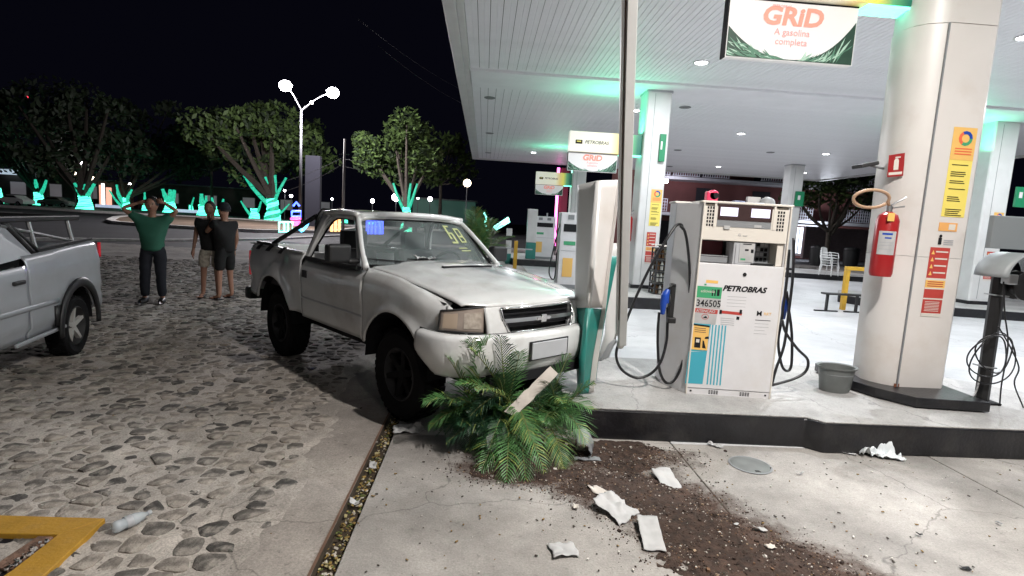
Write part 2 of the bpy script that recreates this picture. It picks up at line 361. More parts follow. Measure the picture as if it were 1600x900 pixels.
for (i, j), (x, y) in pts.items():
    if x > stone_x(y) or y > 16.5: continue
    u, v, w = proj((x, y, 0))
    if w < .5 or u < -60 or u > 1000 or v > 960: continue
    poly = [(x-.25, y-.25), (x+.25, y-.25), (x+.25, y+.25), (x-.25, y+.25)]
    for di in (-2, -1, 0, 1, 2):
        for dj in (-2, -1, 0, 1, 2):
            if (di or dj) and (i+di, j+dj) in pts:
                a, b = pts[(i+di, j+dj)]; nx, ny = a-x, b-y; l = math.hypot(nx, ny); gap = .004+.009*(nz(x*6, y*6, di+3*dj)+.5)
                poly = clip(poly, (x+a)/2-nx/l*gap, (y+b)/2-ny/l*gap, nx/l, ny/l)
    if len(poly) < 3: continue
    stones.append((u, v, w, x, y, poly))
stones.sort(key=lambda s: s[2] if 0 <= s[0] <= 1600 and s[1] < 915 else 99)
def stone_mesh(mb, x, y, poly, ox, oy, mi):
    h = .74*mort(x, y)+.0012+random.uniform(-.009, .009); ta, tb = random.uniform(-.035, .035), random.uniform(-.035, .035); n = len(poly)
    cx = sum(p[0] for p in poly)/n; cy = sum(p[1] for p in poly)/n; P2 = []
    for k in range(n):      # cut corners so the outline is rounded
        a, b = poly[k], poly[(k+1) % n]; P2 += [(a[0]*.80+b[0]*.20, a[1]*.80+b[1]*.20), (a[0]*.22+b[0]*.78, a[1]*.22+b[1]*.78)]
    P2 = [(p[0]+.006*nz(p[0]*30, p[1]*30), p[1]+.006*nz(p[0]*30, p[1]*30, 5)) for p in P2]; m = len(P2); rings = []
    for (sc, dz) in ((1.0, -.03), (.98, -.005), (.80, .0), (.42, .002)):
        rings += [(cx+(p[0]-cx)*sc-ox, cy+(p[1]-cy)*sc-oy, h+dz+(random.uniform(-.0025, .0025) if sc < .9 else 0)+ta*(p[0]-cx)+tb*(p[1]-cy)) for p in P2]
    fs = [(r*m+k, r*m+(k+1) % m, (r+1)*m+(k+1) % m, (r+1)*m+k) for r in (0, 1, 2) for k in range(m)]+[tuple(range(3*m, 4*m))]
    mb.add(rings, fs, mi)
for s in stones[:300]:
    mb = MB(); stone_mesh(mb, s[3], s[4], s[5], s[3], s[4], 0); o = mb.build('cobblestone', random.choice(stmats), cob, local=True, smooth=2); o.location = (s[3], s[4], 0)
mb = MB()
for s in stones[300:]: stone_mesh(mb, s[3], s[4], s[5], 0, 0, random.randrange(5))
tag(mb.build('far_cobblestones', stmats, cob, smooth=2), kind='stuff')

# ---- kerb, road markings and roundabout beyond the yard
def strip(name, pts, w, z0, h, mat):
    mb = MB(); pts = [Vector((p.x, p.y, 0)) for p in pts]; vs = []
    for i, p in enumerate(pts):
        d = (pts[min(i+1, len(pts)-1)]-pts[max(0, i-1)]).normalized(); n = Vector((-d.y, d.x, 0))*w/2
        vs += [p+n+Vector((0, 0, z0)), p+n+Vector((0, 0, z0+h)), p-n+Vector((0, 0, z0+h)), p-n+Vector((0, 0, z0))]
    fs = [(i*4+a, i*4+b, i*4+4+b, i*4+4+a) for i in range(len(pts)-1) for a, b in ((0, 1), (1, 2), (2, 3))]+[(0, 1, 2, 3), tuple(len(pts)*4-k for k in (1, 2, 3, 4))]
    mb.add(vs, fs); return tag(mb.build(name, mat, fix=True), kind='structure')
strip('yard_kerb', [P(-200, 372), P(120, 373), P(240, 375), P(420, 373), P(560, 366)], .45, -.07, .10, 'kerbw')
isl = [P(172, 346), P(182, 341), P(215, 337), P(300, 339), P(400, 346), P(500, 351), P(560, 357), P(520, 363), P(400, 362), P(300, 357), P(220, 352), P(182, 349)]
mb = MB(); mb.plate([Vector((p.x, p.y, -.06)) for p in isl], (0, 0, .16)); tag(mb.build('roundabout_island', 'earth', fix=True), kind='structure')
strip('island_kerb', isl+[isl[0]], .5, -.06, .22, 'kerbw')
strip('far_kerb', [P(-300, 311), P(0, 323), P(130, 331), P(400, 345.5), P(560, 355), P(700, 361)], .7, -.07, .3, 'kerbw')
strip('road_line', [P(0, 330), P(35, 331.5)], .3, -.068, .006, 'kerbw')
ve = [P(-300, 310.5), P(0, 322.5), P(130, 330.5), P(400, 345), P(560, 354.5), P(700, 360.5)]
mb = MB(); mb.plate([Vector((p.x, p.y, -.05)) for p in ve]+[Vector((60, 150, -.05)), Vector((-300, 380, -.05))], (0, 0, .11))
tag(mb.build('far_plaza', 'asphalt', fix=True), kind='structure')

# ---- kerbed pump islands
def island(label, pts, h=.25, pad=None, group='kerbed pump islands'):
    n = len(pts); c = sum((Vector(p) for p in pts), Vector((0, 0)))/n
    t = thing('pump_island', label, 'kerb island', (c.x, c.y, 0), 0, group)
    mb = MB(); wall = []
    mb.plate([(p[0], p[1], 0.) for p in pts], (0, 0, h-.012)); mb.build('kerb_wall', 'kerbd', t, fix=True, bevel=.012)
    ins = []
    for p in pts: d = (c-Vector(p)).normalized(); ins.append((p[0]+d.x*.012, p[1]+d.y*.012, h-.0119))
    MB().plate(ins, (0, 0, .012)).build('cement_top', 'itop', t, fix=True, bevel=.004); return t
i1 = P(920, 685); j1 = P(1325, 703); 
island1 = island('black kerbed island in the foreground, under the white fuel pump', [(.86, 4.06), (2.62, 4.03), (2.72, 3.93), (5.2, 3.93), (6.1, 4.25), (5.25, 5.35), (4.7, 5.75), (1.05, 5.75), (.72, 5.3), (.72, 4.3)])
island2 = island('second kerbed island, at the column with the small yellow poster', [(1.3, 11.1), (6.0, 11.1), (6.6, 12.0), (6.6, 13.6), (6.0, 14.1), (1.3, 14.1), (.9, 13.3), (.9, 11.8)], .25)
island3 = island('kerbed island at the far column standing behind the pump', [(10.3, 12.6), (15.9, 11.6), (16.4, 13.0), (15.9, 14.9), (10.5, 15.4), (9.7, 14.2)], .22)
island4 = island('far kerbed island under the small distant fuel pump', [(1.2, 21.0), (6.2, 21.0), (6.6, 22), (6.2, 24.8), (1.2, 24.8), (.8, 23.)], .25)
island5 = island('farthest kerbed island on the right, near the stacked plastic chairs', [(10.3, 22.6), (16.4, 21.8), (16.8, 23), (16.3, 25.2), (10.4, 25.4), (9.8, 24.2)], .22)
# pavement and street on the right, behind the forecourt
mb = MB(); mb.box((14, 31.4, -.0), (40, 2.6, .16)); mb.box((19.8, 18, 0), (1.6, 24, .16)); tag(mb.build('far_pavement', 'conc', bevel=.02), kind='structure')

# ================================================================== CANOPY
cx0, cx1, cy0, cy1 = -.47, 18.3, -4.5, 29.4
can = thing('canopy', 'wide white boarded station canopy with recessed downlights over the pumps', 'canopy', (9, 12.5, 0))
pw = .20; nplank = int((cx1-cx0)/pw)
def plank_mesh(ya, yb):
    mb = MB(); w = pw-.009; g = .008
    prof = [(0, 0), (w/2-.009, 0), (w/2-.004, g), (w/2+.004, g), (w/2+.009, 0), (w, 0), (w, .02), (0, .02)]
    vs = [(x, y, z) for y in (ya, yb) for x, z in prof]; n = len(prof)
    mb.add(vs, [tuple(range(n)), tuple(range(2*n-1, n-1, -1))]+[(i, i+n, (i+1) % n+n, (i+1) % n) for i in range(n)]); return mb.mesh('plank', 'plank')
segs = [(cy0, 12.28), (13.72, cy1)]
for (a, b) in segs:
    me = plank_mesh(a, b)
    for i in range(nplank):
        o = bpy.data.objects.new('ceiling_board', me); C.objects.link(o); o.parent = can
        o.matrix_local = wmat(can).inverted() @ Matrix.Translation((cx0+.005+i*pw, 0, CEIL))
mb = MB(); mb.box(((cx0+cx1)/2, 13, CEIL-.015), (cx1-cx0, 1.44, .09)); mb.build('cross_beam', 'plank', can, bevel=.02)
mb = MB(); mb.box(((cx0+cx1)/2, (cy0+cy1)/2, CEIL+.07), (cx1-cx0, cy1-cy0, .08)); mb.build('roof_deck', 'dark', can)
def fas(name, x0, x1, y0, y1, z0, z1): MB().box(((x0+x1)/2, (y0+y1)/2, (z0+z1)/2), (x1-x0, y1-y0, z1-z0)).build(name, 'white', can, bevel=.012)
fas('fascia', -.80, -.60, cy0, 29.65, 4.86, 5.85); fas('fascia', 18.3, 18.5, cy0, 29.65, 4.86, 5.85); fas('fascia', -.80, 18.5, 29.66, 29.8, 4.86, 5.85); fas('fascia', -.8, 18.5, cy0-.2, cy0-.01, 4.86, 5.85)
fas('edge_trim', -.595, -.475, cy0, 29.65, 4.875, 4.95); fas('edge_trim', cx0, 18.29, 29.41, 29.65, 4.885, 4.95)
K['lamp_on'] = M('lit_led_disc', (.9, .9, .9), .4, emit=(.95, .97, 1), es=22)
K['lamp_off'] = M('unlit_lamp_disc', (.10, .10, .10), .3)
def downlight(x, y, on, label, gr):
    t = thing('ceiling_light', label, 'ceiling light', (x, y, CEIL), 0, gr)
    MB().lathe([(.115, -.002), (.150, -.002), (.155, -.012), (.125, -.022), (.113, -.010)], (x, y, CEIL), n=24).build('rim', 'white' if on else 'grey', t, smooth=2)
    MB().lathe([(.0001, -.011), (.114, -.011)], (x, y, CEIL), n=24).build('diffuser', 'lamp_on' if on else 'lamp_off', t, fix=True)
    return t
lab_on = ['lit downlight in the ceiling straight below the large GRID sign', 'lit downlight beside the top of the second column', 'lit downlight in mid ceiling, above and right of the second column', 'lit downlight right of the slim distant column top', 'small lit downlight far back above the pink cap on the pump', 'small lit downlight far back right of the slim distant column', 'lone lit downlight near the far left corner of the canopy']
for i, (x, y) in enumerate(LIT):
    if i < 7: downlight(x, y, True, lab_on[i], 'lit canopy downlights')
    else: downlight(x, y, True, 'lit downlight overhead in the nearer bays of the canopy, out of the picture', 'overhead downlights out of view')
lab_off = ['unlit dark downlight nearest the left canopy edge', 'unlit downlight farther along the left canopy edge', 'unlit dark downlight right of the second column top', 'unlit downlight between two lit ones, left of the slim column', 'unlit downlight in the middle of the far ceiling', 'unlit downlight in the far left canopy corner', 'small unlit downlight at the far canopy edge']
for i, (x, y) in enumerate(DARK): downlight(x, y, False, lab_off[i], 'unlit canopy downlights')

# ---- columns
def poster(t, o, ex, up, w, h, kind):
    nrm = Vector(ex).cross(Vector(up)); o = Vector(o); ex = Vector(ex); up = Vector(up)
    def R(mb, a, b, c, d, mi, z): mb.plate([o+ex*a+up*b+nrm*z, o+ex*c+up*b+nrm*z, o+ex*c+up*d+nrm*z, o+ex*a+up*d+nrm*z], nrm*.0012, mi)
    mb = MB()
    if kind == 'yellow':
        R(mb, 0, 0, w, h, 0, 0); R(mb, 0, h*.64, w, h, 1, .0014)
        c = o+ex*w*.55+up*h*.88; 
        for k in range(12):
            a0, a1 = 2*PI*k/12, 2*PI*(k+1)/12; r0, r1 = w*.17, w*.30
            mb.plate([c+(ex*math.cos(a)+up*math.sin(a))*r+nrm*.003 for a, r in ((a0, r0), (a0, r1), (a1, r1), (a1, r0))], nrm*.001, [2, 3, 4][k//4])
        for k in range(3): R(mb, w*.16, h*(.70+k*.03), w*.88, h*(.712+k*.03), 3, .003)
        for (yy, n) in ((.58, 1), (.50, 3), (.40, 2), (.31, 1), (.22, 3), (.08, 4)):
            for k in range(n): R(mb, w*.14, h*(yy-.022*k), w*random.uniform(.6, .9), h*(yy-.022*k+.010), 5, .0014)
        mb.build('yellow_poster', ['pyel', 'pyel2', 'blue', 'inkr', 'pgreen', 'ink'], t)
    elif kind == 'red':
        R(mb, 0, 0, w, h, 0, 0)
        for k in range(4): R(mb, w*.30, h*(.93-.1*k), w*.92, h*(.95-.1*k), 1, .0014); mb.plate([o+ex*w*a+up*h*b+nrm*.0014 for a, b in ((.08, .90-.1*k), (.25, .90-.1*k), (.165, .96-.1*k))], nrm*.001, 2)
        R(mb, 0, h*.53, w, h*.56, 3, .0014); R(mb, 0, h*.42, w, h*.53, 2, .0014)
        for k in range(3): R(mb, w*.1, h*(.44+.03*k), w*.9, h*(.452+.03*k), 0, .003)
        R(mb, 0, h*.40, w, h*.42, 3, .0014); R(mb, 0, h*.25, w, h*.27, 3, .0014); R(mb, 0, 0, w, h*.05, 3, .0014)
        for k in range(7): R(mb, w*.12, h*(.08+.022*k), w*.86, h*(.088+.022*k), 1, .0014)
        mb.build('red_notice', ['pred', 'cream', 'pyel2', 'cream'], t)
def column(label, x, y, w, d, zb, group='canopy columns', posters=True, sgn=1):
    t = thing('canopy_column', label, 'column', (x, y, 0), 0, group); top = CEIL+.02
    mb = MB(); c = .05*w; a, b = w/2, d/2
    pr = [(-a, -b+c), (-a+c, -b), (a-c, -b), (a, -b+c), (a, b-c), (a-c, b), (-a+c, b), (-a, b-c)]
    mb.plate([(x+p, y+q, zb) for p, q in pr], (0, 0, top-zb)); mb.build('cladding', 'white', t, bevel=.01)
    mb = MB(); mb.plate([(x+p*1.12, y+q*1.12, zb) for p, q in pr], (0, 0, .09)); mb.build('base_plinth', 'kerbd', t, bevel=.01)
    mb = MB(); mb.plate([(x+p*1.06, y+q*1.06, CEIL-.10 if abs(y-13) < .6 else CEIL-.04) for p, q in pr], (0, 0, .06)); mb.build('top_collar', 'lgrey', t)
    mb = MB(); mb.box((x-w*.18, y-b-.003, (zb+top)/2), (.008, .006, top-zb-.3)); mb.build('cladding_seam', 'grey', t)
    if posters:
        f = Vector((x-w*.02, y-b-.004, 0)); poster(t, f+Vector((0, 0, 1.75)), (1, 0, 0), (0, 0, 1), .26, .85, 'yellow'); poster(t, f+Vector((-.02, 0, .85)), (1, 0, 0), (0, 0, 1), .22, .75, 'red')
    return t
col2 = column('second white column with yellow and red posters, just left of the fuel pump', 3.88, 13.05, .58, .60, .25)
col3 = column('slim distant column seen just above the right end of the pump', 13.75, 24.2, .62, .6, .22, posters=False)
col4 = column('white column partly behind the big pillar, at the right edge', 12.95, 13.65, .66, .60, .22)
col5 = column('far left column mostly hidden behind the tilted totem', 3.88, 23.3, .58, .60, .25, posters=False)
def green_flag(x, y, z, label, w=.22, h=.55):
    o = MB().box((x, y, z), (w, .05, h)).box((x-.03, y-.028, z+.05), (w*.3, .006, h*.3), 1).build('pump_number_plate', ['green', 'white'], bevel=.008); tag(o, label, 'sign', 'green column signs')
green_flag(4.02, 12.70, 3.55, 'green plate high on the second column', .14, .62)
green_flag(13.42, 13.2, 3.0, 'green number plate on the column behind the big pillar', .30, .50)
green_flag(13.9, 23.8, 3.4, 'small green plate on the slim distant column', .4, .65)

# near pillar, clad, wider foot on the left
t = thing('canopy_pillar', 'large cream clad pillar in the right foreground carrying the extinguisher', 'pillar', (3.95, 5.0, .25))
A0 = P(1333, 607, .34); A1 = P(1402, 621, .34); A2 = P(1465, 624, .34)
T0 = W(1388, 112, 5.05); T1 = W(1478, 86, 4.85); T2 = W(1548, 70, 4.83)
zt = 3.55
prof = [(3.70, 4.93), (3.725, 4.84), (3.78, 4.76), (3.86, 4.70), (3.90, 4.685), (4.30, 4.685), (4.36, 4.74), (4.36, 5.2), (4.2, 5.4), (3.95, 5.3), (3.745, 5.12)]
def pil(z0, z1, sh0, sh1, name, mat='warmwhite'):
    mb = MB(); n = len(prof); vs = [(p[0]+(sh0 if p[0] < 3.86 else 0), p[1], z0) for p in prof]+[(p[0]+(sh1 if p[0] < 3.86 else 0), p[1], z1) for p in prof]
    mb.add(vs, [tuple(range(n-1, -1, -1)), tuple(range(n, 2*n))]+[(i, (i+1) % n, n+(i+1) % n, n+i) for i in range(n)]); return mb.build(name, mat, t, smooth=2, fix=True)
pil(.34, 1.55, .0, -.02, 'lower_cladding'); pil(1.553, zt, -.02, -.055, 'middle_cladding'); pil(zt+.006, CEIL+.02, -.045, -.05, 'upper_cladding')
MB().box((3.87, 4.683, 1.95), (.012, .012, 3.2)).build('cladding_seam', 'grey', t)
mb = MB(); mb.plate([(p[0], p[1], .262) for p in [(3.50, 5.0), (3.62, 4.62), (3.80, 4.36), (4.42, 4.30), (4.46, 5.3), (3.6, 5.5)]], (0, 0, .085)); mb.build('pillar_plinth', 'kerbd', t, bevel=.008)
nrm = (0, -1, 0); fy = 4.683
def onf(u, v): return hit(u, v, (4, fy, 0), Vector((0, 1, 0)))
def rectp(q): return [onf(*q[0]), onf(*q[1])]
p0 = onf(1470, 338); p1 = onf(1519, 200); poster(t, Vector((p0.x, fy, p0.z)), (1, 0, 0), (0, 0, 1), .215, p1.z-p0.z, 'yellow')
p0 = onf(1438, 494); p1 = onf(1488, 388); poster(t, Vector((p0.x, fy, p0.z)), (1, 0, 0), (0, 0, 1), .185, p1.z-p0.z, 'red')
p0 = onf(1466, 360); MB().box((p0.x+.085, fy-.001, p0.z+.035), (.17, .004, .075)).box((p0.x+.12, fy-.004, p0.z+.035), (.06, .002, .05), 1).build('orange_sticker', ['orange', 'cream'], t)
p0 = onf(1463, 380); mb = MB().box((p0.x+.03, fy-.001, p0.z+.02), (.03, .003, .06), 0).ball((p0.x+.03, fy-.003, p0.z+.065), (.014, .002, .014), 0)
for k in range(3): mb.box((p0.x+.11, fy-.001, p0.z+.03-.018*k), (.09, .002, .008), 1)
mb.build('keep_clean_notice', ['ink', 'inkg'], t)
rust = M('rust_stain', (.22, .08, .04), .8, var=.4); MB().box((3.865, 4.682, .36), (.05, .004, .035)).build('rust_patch', rust, t)
# extinguisher sign on the left face of the pillar
n2 = Vector((3.86-3.67, 4.70-4.84, 0)).normalized(); exl = n2; nl = exl.cross(Vector((0, 0, 1)))
def onl(u, v): return hit(u, v, (3.765, 4.748, 0), nl)
q = [onl(1386, 277), onl(1411, 275), onl(1414, 239), onl(1389, 243)]
mb = MB(); mb.plate([p+nl*.010 for p in q], nl*.005)
def lerpq(a, b): return q[0]+(q[1]-q[0])*a+(q[3]-q[0])*b
mb.plate([lerpq(a, b)+nl*.0155 for a, b in ((.36, .30), (.66, .30), (.66, .72), (.58, .82), (.44, .82), (.36, .72))], nl*.001, 1)
mb.plate([lerpq(a, b)+nl*.0155 for a, b in ((.42, .84), (.75, .84), (.75, .90), (.42, .90))], nl*.001, 1)
mb.plate([lerpq(a, b)+nl*.0155 for a, b in ((.08, .08), (.92, .08), (.92, .20), (.08, .20))], nl*.001, 1)
s = mb.build('extinguisher_sign', ['red', 'cream']); tag(s, 'small red square sign with a pale extinguisher symbol on the pillar', 'sign')

def extinguisher(name, label, x, y, z0, R, Ht, label_side=True, horn=True):
    t = thing(name, label, 'fire extinguisher', (x, y, z0), 0, 'red fire extinguishers'); n = 22
    MB().lathe([(.001, 0), (R*.9, 0), (R, .03), (R, Ht*.86), (R*.8, Ht*.95), (R*.3, Ht)], (x, y, z0), n=n).build('cylinder', 'red', t, smooth=2)
    MB().lathe([(R*.3, Ht), (R*.3, Ht+.05), (.001, Ht+.05)], (x, y, z0), n=12).tube([(x, y, z0+Ht+.05), (x+.02, y-.02, z0+Ht+.07), (x+.10, y-.05, z0+Ht+.13)], .008, 6).tube([(x, y, z0+Ht+.03), (x+.1, y-.05, z0+Ht+.05)], .007, 6).build('valve_lever', 'steel', t, smooth=2)
    if horn:
        cen = Vector((x-.19, y-.02, z0+Ht+.10)); pts = [cen+Vector(((.16*math.cos(a)), -.03*math.sin(a), .075*math.sin(a))) for a in [k*2*PI/28-.2 for k in range(28)]]
        MB().tube([(x, y, z0+Ht+.04)]+pts, .014, 8).build('discharge_hose', K['wood'] if False else M('tan_rubber_hose', (.42, .27, .17), .5), t, smooth=True)
    if label_side:
        lp = []; mb = MB(); 
        def lf(u, v): a = math.radians(200+88*u); return Vector((x+(R+.002)*math.cos(a), y+(R+.002)*math.sin(a), z0+Ht*(.34+.36*v)))
        mb.grid(lf, 8, 1); mb.build('paper_label', 'paper', t)
        mb = MB(); 
        for (a0, a1, v0, v1, m_) in ((.2, .75, .84, .92, 0), (.35, .7, .68, .74, 0), (.1, .9, .50, .53, 1), (.1, .8, .38, .41, 1), (.1, .85, .22, .25, 1)):
            mb.grid(lambda u, v: (lambda A, B: Vector((x+(R+.0035)*math.cos(A), y+(R+.0035)*math.sin(A), z0+Ht*(.34+.36*B))))(math.radians(200+88*(a0+(a1-a0)*u)), v0+(v1-v0)*v), 5, 1, m_)
        mb.build('label_print', ['blue', 'inkg'], t)
    return t
e0 = W(1372, 425, 4.75); extinguisher('fire_extinguisher', 'red fire extinguisher with a tan hose loop hung on the big pillar', 3.545, 4.66, 1.36, .090, .57)
extinguisher('fire_extinguisher', 'distant red fire extinguisher on the left side of the second column', 3.45, 13.0, 1.35, .10, .62, False, False)
ylab = MB().box((3.50, 4.565, 1.88), (.06, .004, .07)).build('inspection_tag', 'pyel2'); ylab.parent = None; tag(ylab, 'small yellow inspection tag on top of the big red extinguisher', 'tag')
# dark flat floodlight on the pillar's left
f0 = W(1352, 258, 4.95); t = thing('flood_lamp', 'dark unlit flat lamp on an arm at the left of the pillar', 'lamp', f0)
MB().box(f0, (.17, .14, .035), rot=Matrix.Rotation(-.25, 3, 'Y')).build('lamp_body', 'dark', t, bevel=.008); MB().tube([f0+Vector((.05, 0, 0)), f0+Vector((.32, .05, -.03))], .012, 6).build('arm', 'grey', t)

# ---- hanging fuel signs
mint = M('mint_led_strip', (.2, .8, .6), .4, emit=(.15, 1., .62), es=2.2)
def gradmat():
    m = bpy.data.materials.new('yellow_to_green_print'); m.use_nodes = True; nt = m.node_tree; N = nt.nodes; L = nt.links; b = N['Principled BSDF']
    tc = N.new('ShaderNodeTexCoord'); sp = N.new('ShaderNodeSeparateXYZ'); L.new(tc.outputs['Generated'], sp.inputs[0]); cr = N.new('ShaderNodeValToRGB'); e = cr.color_ramp.elements
    e[0].position = .0; e[0].color = (.85, .83, .72, 1); e[1].position = .94; e[1].color = (.01, .14, .09, 1)
    for p, c in ((.55, (.85, .80, .62, 1)), (.66, (.85, .62, .25, 1)), (.76, (.80, .70, .12, 1)), (.85, (.12, .40, .18, 1))): q = e.new(p); q.color = c
    L.new(sp.outputs[0], cr.inputs[0]); L.new(cr.outputs[0], b.inputs['Base Color']); L.new(cr.outputs[0], b.inputs['Emission Color']); b.inputs['Emission Strength'].default_value = .25; b.inputs['Roughness'].default_value = .4; return m
grad = gradmat(); gloss = M('lit_sign_white', (.75, .74, .74), .4, emit=(1, .97, .97), es=.12)
leafm = [M('sign_leaf_dark', (.02, .06, .04), .5), M('sign_leaf_mid', (.10, .24, .16), .5), M('sign_leaf_pale', (.38, .55, .45), .5, emit=(.4, .7, .5), es=.1)]
sred = M('sign_red_letter', (.80, .27, .20), .5, emit=(.9, .35, .28), es=.25); spink = M('sign_pale_red_letter', (.8, .35, .33), .5, emit=(.9, .3, .3), es=.2)
def fuel_sign(label, x0, x1, xcol, y, zp0, zp1, zb1, petro=True):
    t = thing('fuel_sign', label, 'sign', ((x0+x1)/2, y, zp1), 0, 'hanging fuel signs'); w = x1-x0; h = zp1-zp0; f = y-.04
    MB().box(((x0+xcol)/2, y, (zp1+.02+zb1)/2), (xcol-x0, .22, zb1-zp1-.02)).build('sign_beam', [grad], t, bevel=.006)
    MB().box(((x1+xcol)/2+.02, y-.0, zp1+.006), (xcol-x1-.04, .20, .022)).build('led_strip', [mint], t)
    MB().box(((x0+x1)/2, y, (zp0+zp1)/2), (w, .07, h)).build('sign_panel', [gloss], t, bevel=.004)
    MB().box((x0-.006, y, (zp0+zp1)/2), (.014, .08, h+.01)).box(((x0+x1)/2, y, zp1+.004), (w, .08, .012)).build('panel_edge', 'ink', t)
    mb = MB(); ex, up = (1, 0, 0), (0, 0, 1)
    mb.text('GRiD', ((x0+x1)/2-.01, f-.001, zp0+h*.62), ex, up, h*.42, 0, .12, .007, 'CENTER', sx=1.15)
    mb.text('A gasolina', ((x0+x1)/2, f-.001, zp0+h*.44), ex, up, h*.16, 1, 0, .0, 'CENTER'); mb.text('completa', ((x0+x1)/2, f-.001, zp0+h*.28), ex, up, h*.16, 1, 0, .0, 'CENTER')
    mb.text('PETROBRAS', ((x0+x1)/2-.12, f-.001, zp0+h*.90), ex, up, h*.065, 1, .2, .0, 'CENTER'); mb.build('sign_lettering', [sred, spink], t)
    mb = MB()
    lo = lambda a: zp0+h*(.03+.50*abs(2*a-1)**2.2+.22*max(0, 2*a-1)**3)
    def LF(u, v): X = x0+.01+(w-.02)*u; return (X, f+.0015, zp0+.008+(min(lo(u), zp1-.01)-zp0-.008)*v)
    mb.grid(LF, 24, 1, 0)
    for k in range(80):
        a = random.choice([random.uniform(.0, .40), random.uniform(.6, .99)]); top = min(lo(a), zp1-.03)
        X = x0+w*a; Z = random.uniform(zp0+.02, max(zp0+.03, top-.015)); ang = (math.pi-.5 if a < .5 else .9)+random.uniform(-.5, .5); L_ = h*random.uniform(.08, .2); d = Vector((math.cos(ang), 0, math.sin(ang)))*L_; e = Vector((-math.sin(ang), 0, math.cos(ang)))*L_*.11
        p = Vector((X, f-.0005-k*.00002, Z)); pts_ = [p-d, p+e, p+d, p-e]
        pts_ = [Vector((min(max(q.x, x0+.01), x1-.01), q.y, min(max(q.z, zp0+.01), zp1-.02))) for q in pts_]; mb.add(pts_, [(0, 1, 2, 3)], random.choice([1, 1, 2]))
    mb.build('leaf_print', leafm, t)
    if petro:
        mb = MB(); z = (zp1+zb1)/2; mb.text('PETROBRAS', (x0+.36, y-.113, z-.03), ex, up, .105, 0, .2, .001); mb.box((x0+.22, y-.112, z), (.16, .004, .09), 0).box((x0+.22, y-.1145, z+.01), (.10, .003, .03), 1); mb.build('brand_lettering', ['ink', 'pyel'], t)
    area('green_ceiling_glow', ((x0+xcol)/2+.2, y, zb1+.05), 1.2, 15 if y > 6 else 9, (.12, 1., .55), (PI, 0, 0), shape='RECTANGLE', sy=.12)
    return t
fuel_sign('large hanging GRID fuel sign with green leaves beside the big pillar', 2.06, 3.24, 3.75, 5.0, 3.22, 3.72, 4.14, False)
s0 = W(890, 205, 13.0); s1 = W(964, 271, 13.0); sm = W(890, 238, 13.0)
fuel_sign('middle hanging GRID fuel sign behind the leaning white pole', s0.x, s0.x+1.17, 3.6, 13.0, s1.z, sm.z, s0.z)
s0 = W(838, 268, 23.3); s1 = W(880, 306, 23.3); sm = W(838, 288, 23.3)
fuel_sign('small farthest hanging fuel sign at left above the distant pumps', s0.x, s0.x+1.17, 3.6, 23.3, s1.z, sm.z, s0.z)
area('green_ceiling_glow', (12.0, 13.4, 4.1), 1.0, 13, (.12, 1., .55), (PI, 0, 0), shape='RECTANGLE', sy=.12)  # added green wash by the right column
# ================================================================== FUEL PUMP
def pump_box(t, a, F0, w=.725, d=.52, H=1.68, hero=True):
    ex = Vector((math.cos(a), math.sin(a), 0)); ey = Vector((-math.sin(a), math.cos(a), 0)); up = Vector((0, 0, 1)); F0 = Vector(F0)
    return ex, ey, up, F0
t = thing('fuel_pump', 'white upright fuel pump numbered 346505 with black hoses on the near island', 'fuel pump', (2.2, 4.85, .25))
pa = math.radians(-5); F0 = P(1070, 614, .25); F0.z = .25
ex = Vector((math.cos(pa), math.sin(pa), 0)); ey = Vector((-math.sin(pa), math.cos(pa), 0)); up = Vector((0, 0, 1)); nf = -ey
def pf(u, v):
    p = hit(u, v, F0, ey); q = p-F0; return q.dot(ex), q.z
def L3(s, z, d=0.): return F0+ex*s+up*z+ey*d      # d positive goes into the pump
Wd, Hh = .735, 1.66
def pbox(mb, s0, s1, z0, z1, d0, d1, mi=0): mb.hexa([L3(s0, z0, d0), L3(s1, z0, d0), L3(s1, z0, d1), L3(s0, z0, d1)], [L3(s0, z1, d0), L3(s1, z1, d0), L3(s1, z1, d1), L3(s0, z1, d1)], mi); return mb
zn0, zn1 = 1.02, 1.235            # niche
_, a1 = pf(1092, 409); _, a2 = pf(1094, 374); zn0, zn1 = a1, a2
_, zd1 = pf(1122, 356); 
# side cheeks splay outward behind the front
for sg, nm in ((-1, 'side_panel'), (1, 'side_panel')):
    s0 = 0 if sg < 0 else Wd; mb = MB(); o_ = .15 if sg < 0 else .07; f = [(s0, 0), (s0-o_*-sg if sg > 0 else s0-o_, .27), (s0+sg*o_, .50), (s0-sg*.02, .50), (s0-sg*.02, .0)]
    f[1] = (s0+sg*o_, .27)
    mb.hexa([L3(f[0][0], 0, 0.0), L3(f[4][0], 0, .0), L3(f[4][0], 0, .27), L3(f[1][0], 0, .27)], [L3(f[0][0], Hh-.005, .0), L3(f[4][0], Hh-.005, .0), L3(f[4][0], Hh-.005, .27), L3(f[1][0], Hh-.005, .27)])
    mb.hexa([L3(f[1][0], 0, .2705), L3(f[3][0], 0, .2705), L3(f[3][0], 0, .5), L3(f[2][0], 0, .5)], [L3(f[1][0], Hh-.005, .2705), L3(f[3][0], Hh-.005, .2705), L3(f[3][0], Hh-.005, .5), L3(f[2][0], Hh-.005, .5)])
    mb.build(nm, 'pump', t, fix=True, bevel=.006)
mb = MB(); pbox(mb, .0205, Wd-.0205, .0, zn0-.01, .012, .5); mb.build('lower_cabinet', 'pump', t)
mb = MB(); pbox(mb, .0205, Wd-.0205, zn1, Hh-.012, .03, .5); mb.build('upper_cabinet', 'cream', t)
mb = MB(); pbox(mb, .0205, Wd-.0205, zn0-.009, zn1-.001, .30, .5); mb.build('niche_back', 'grey', t)
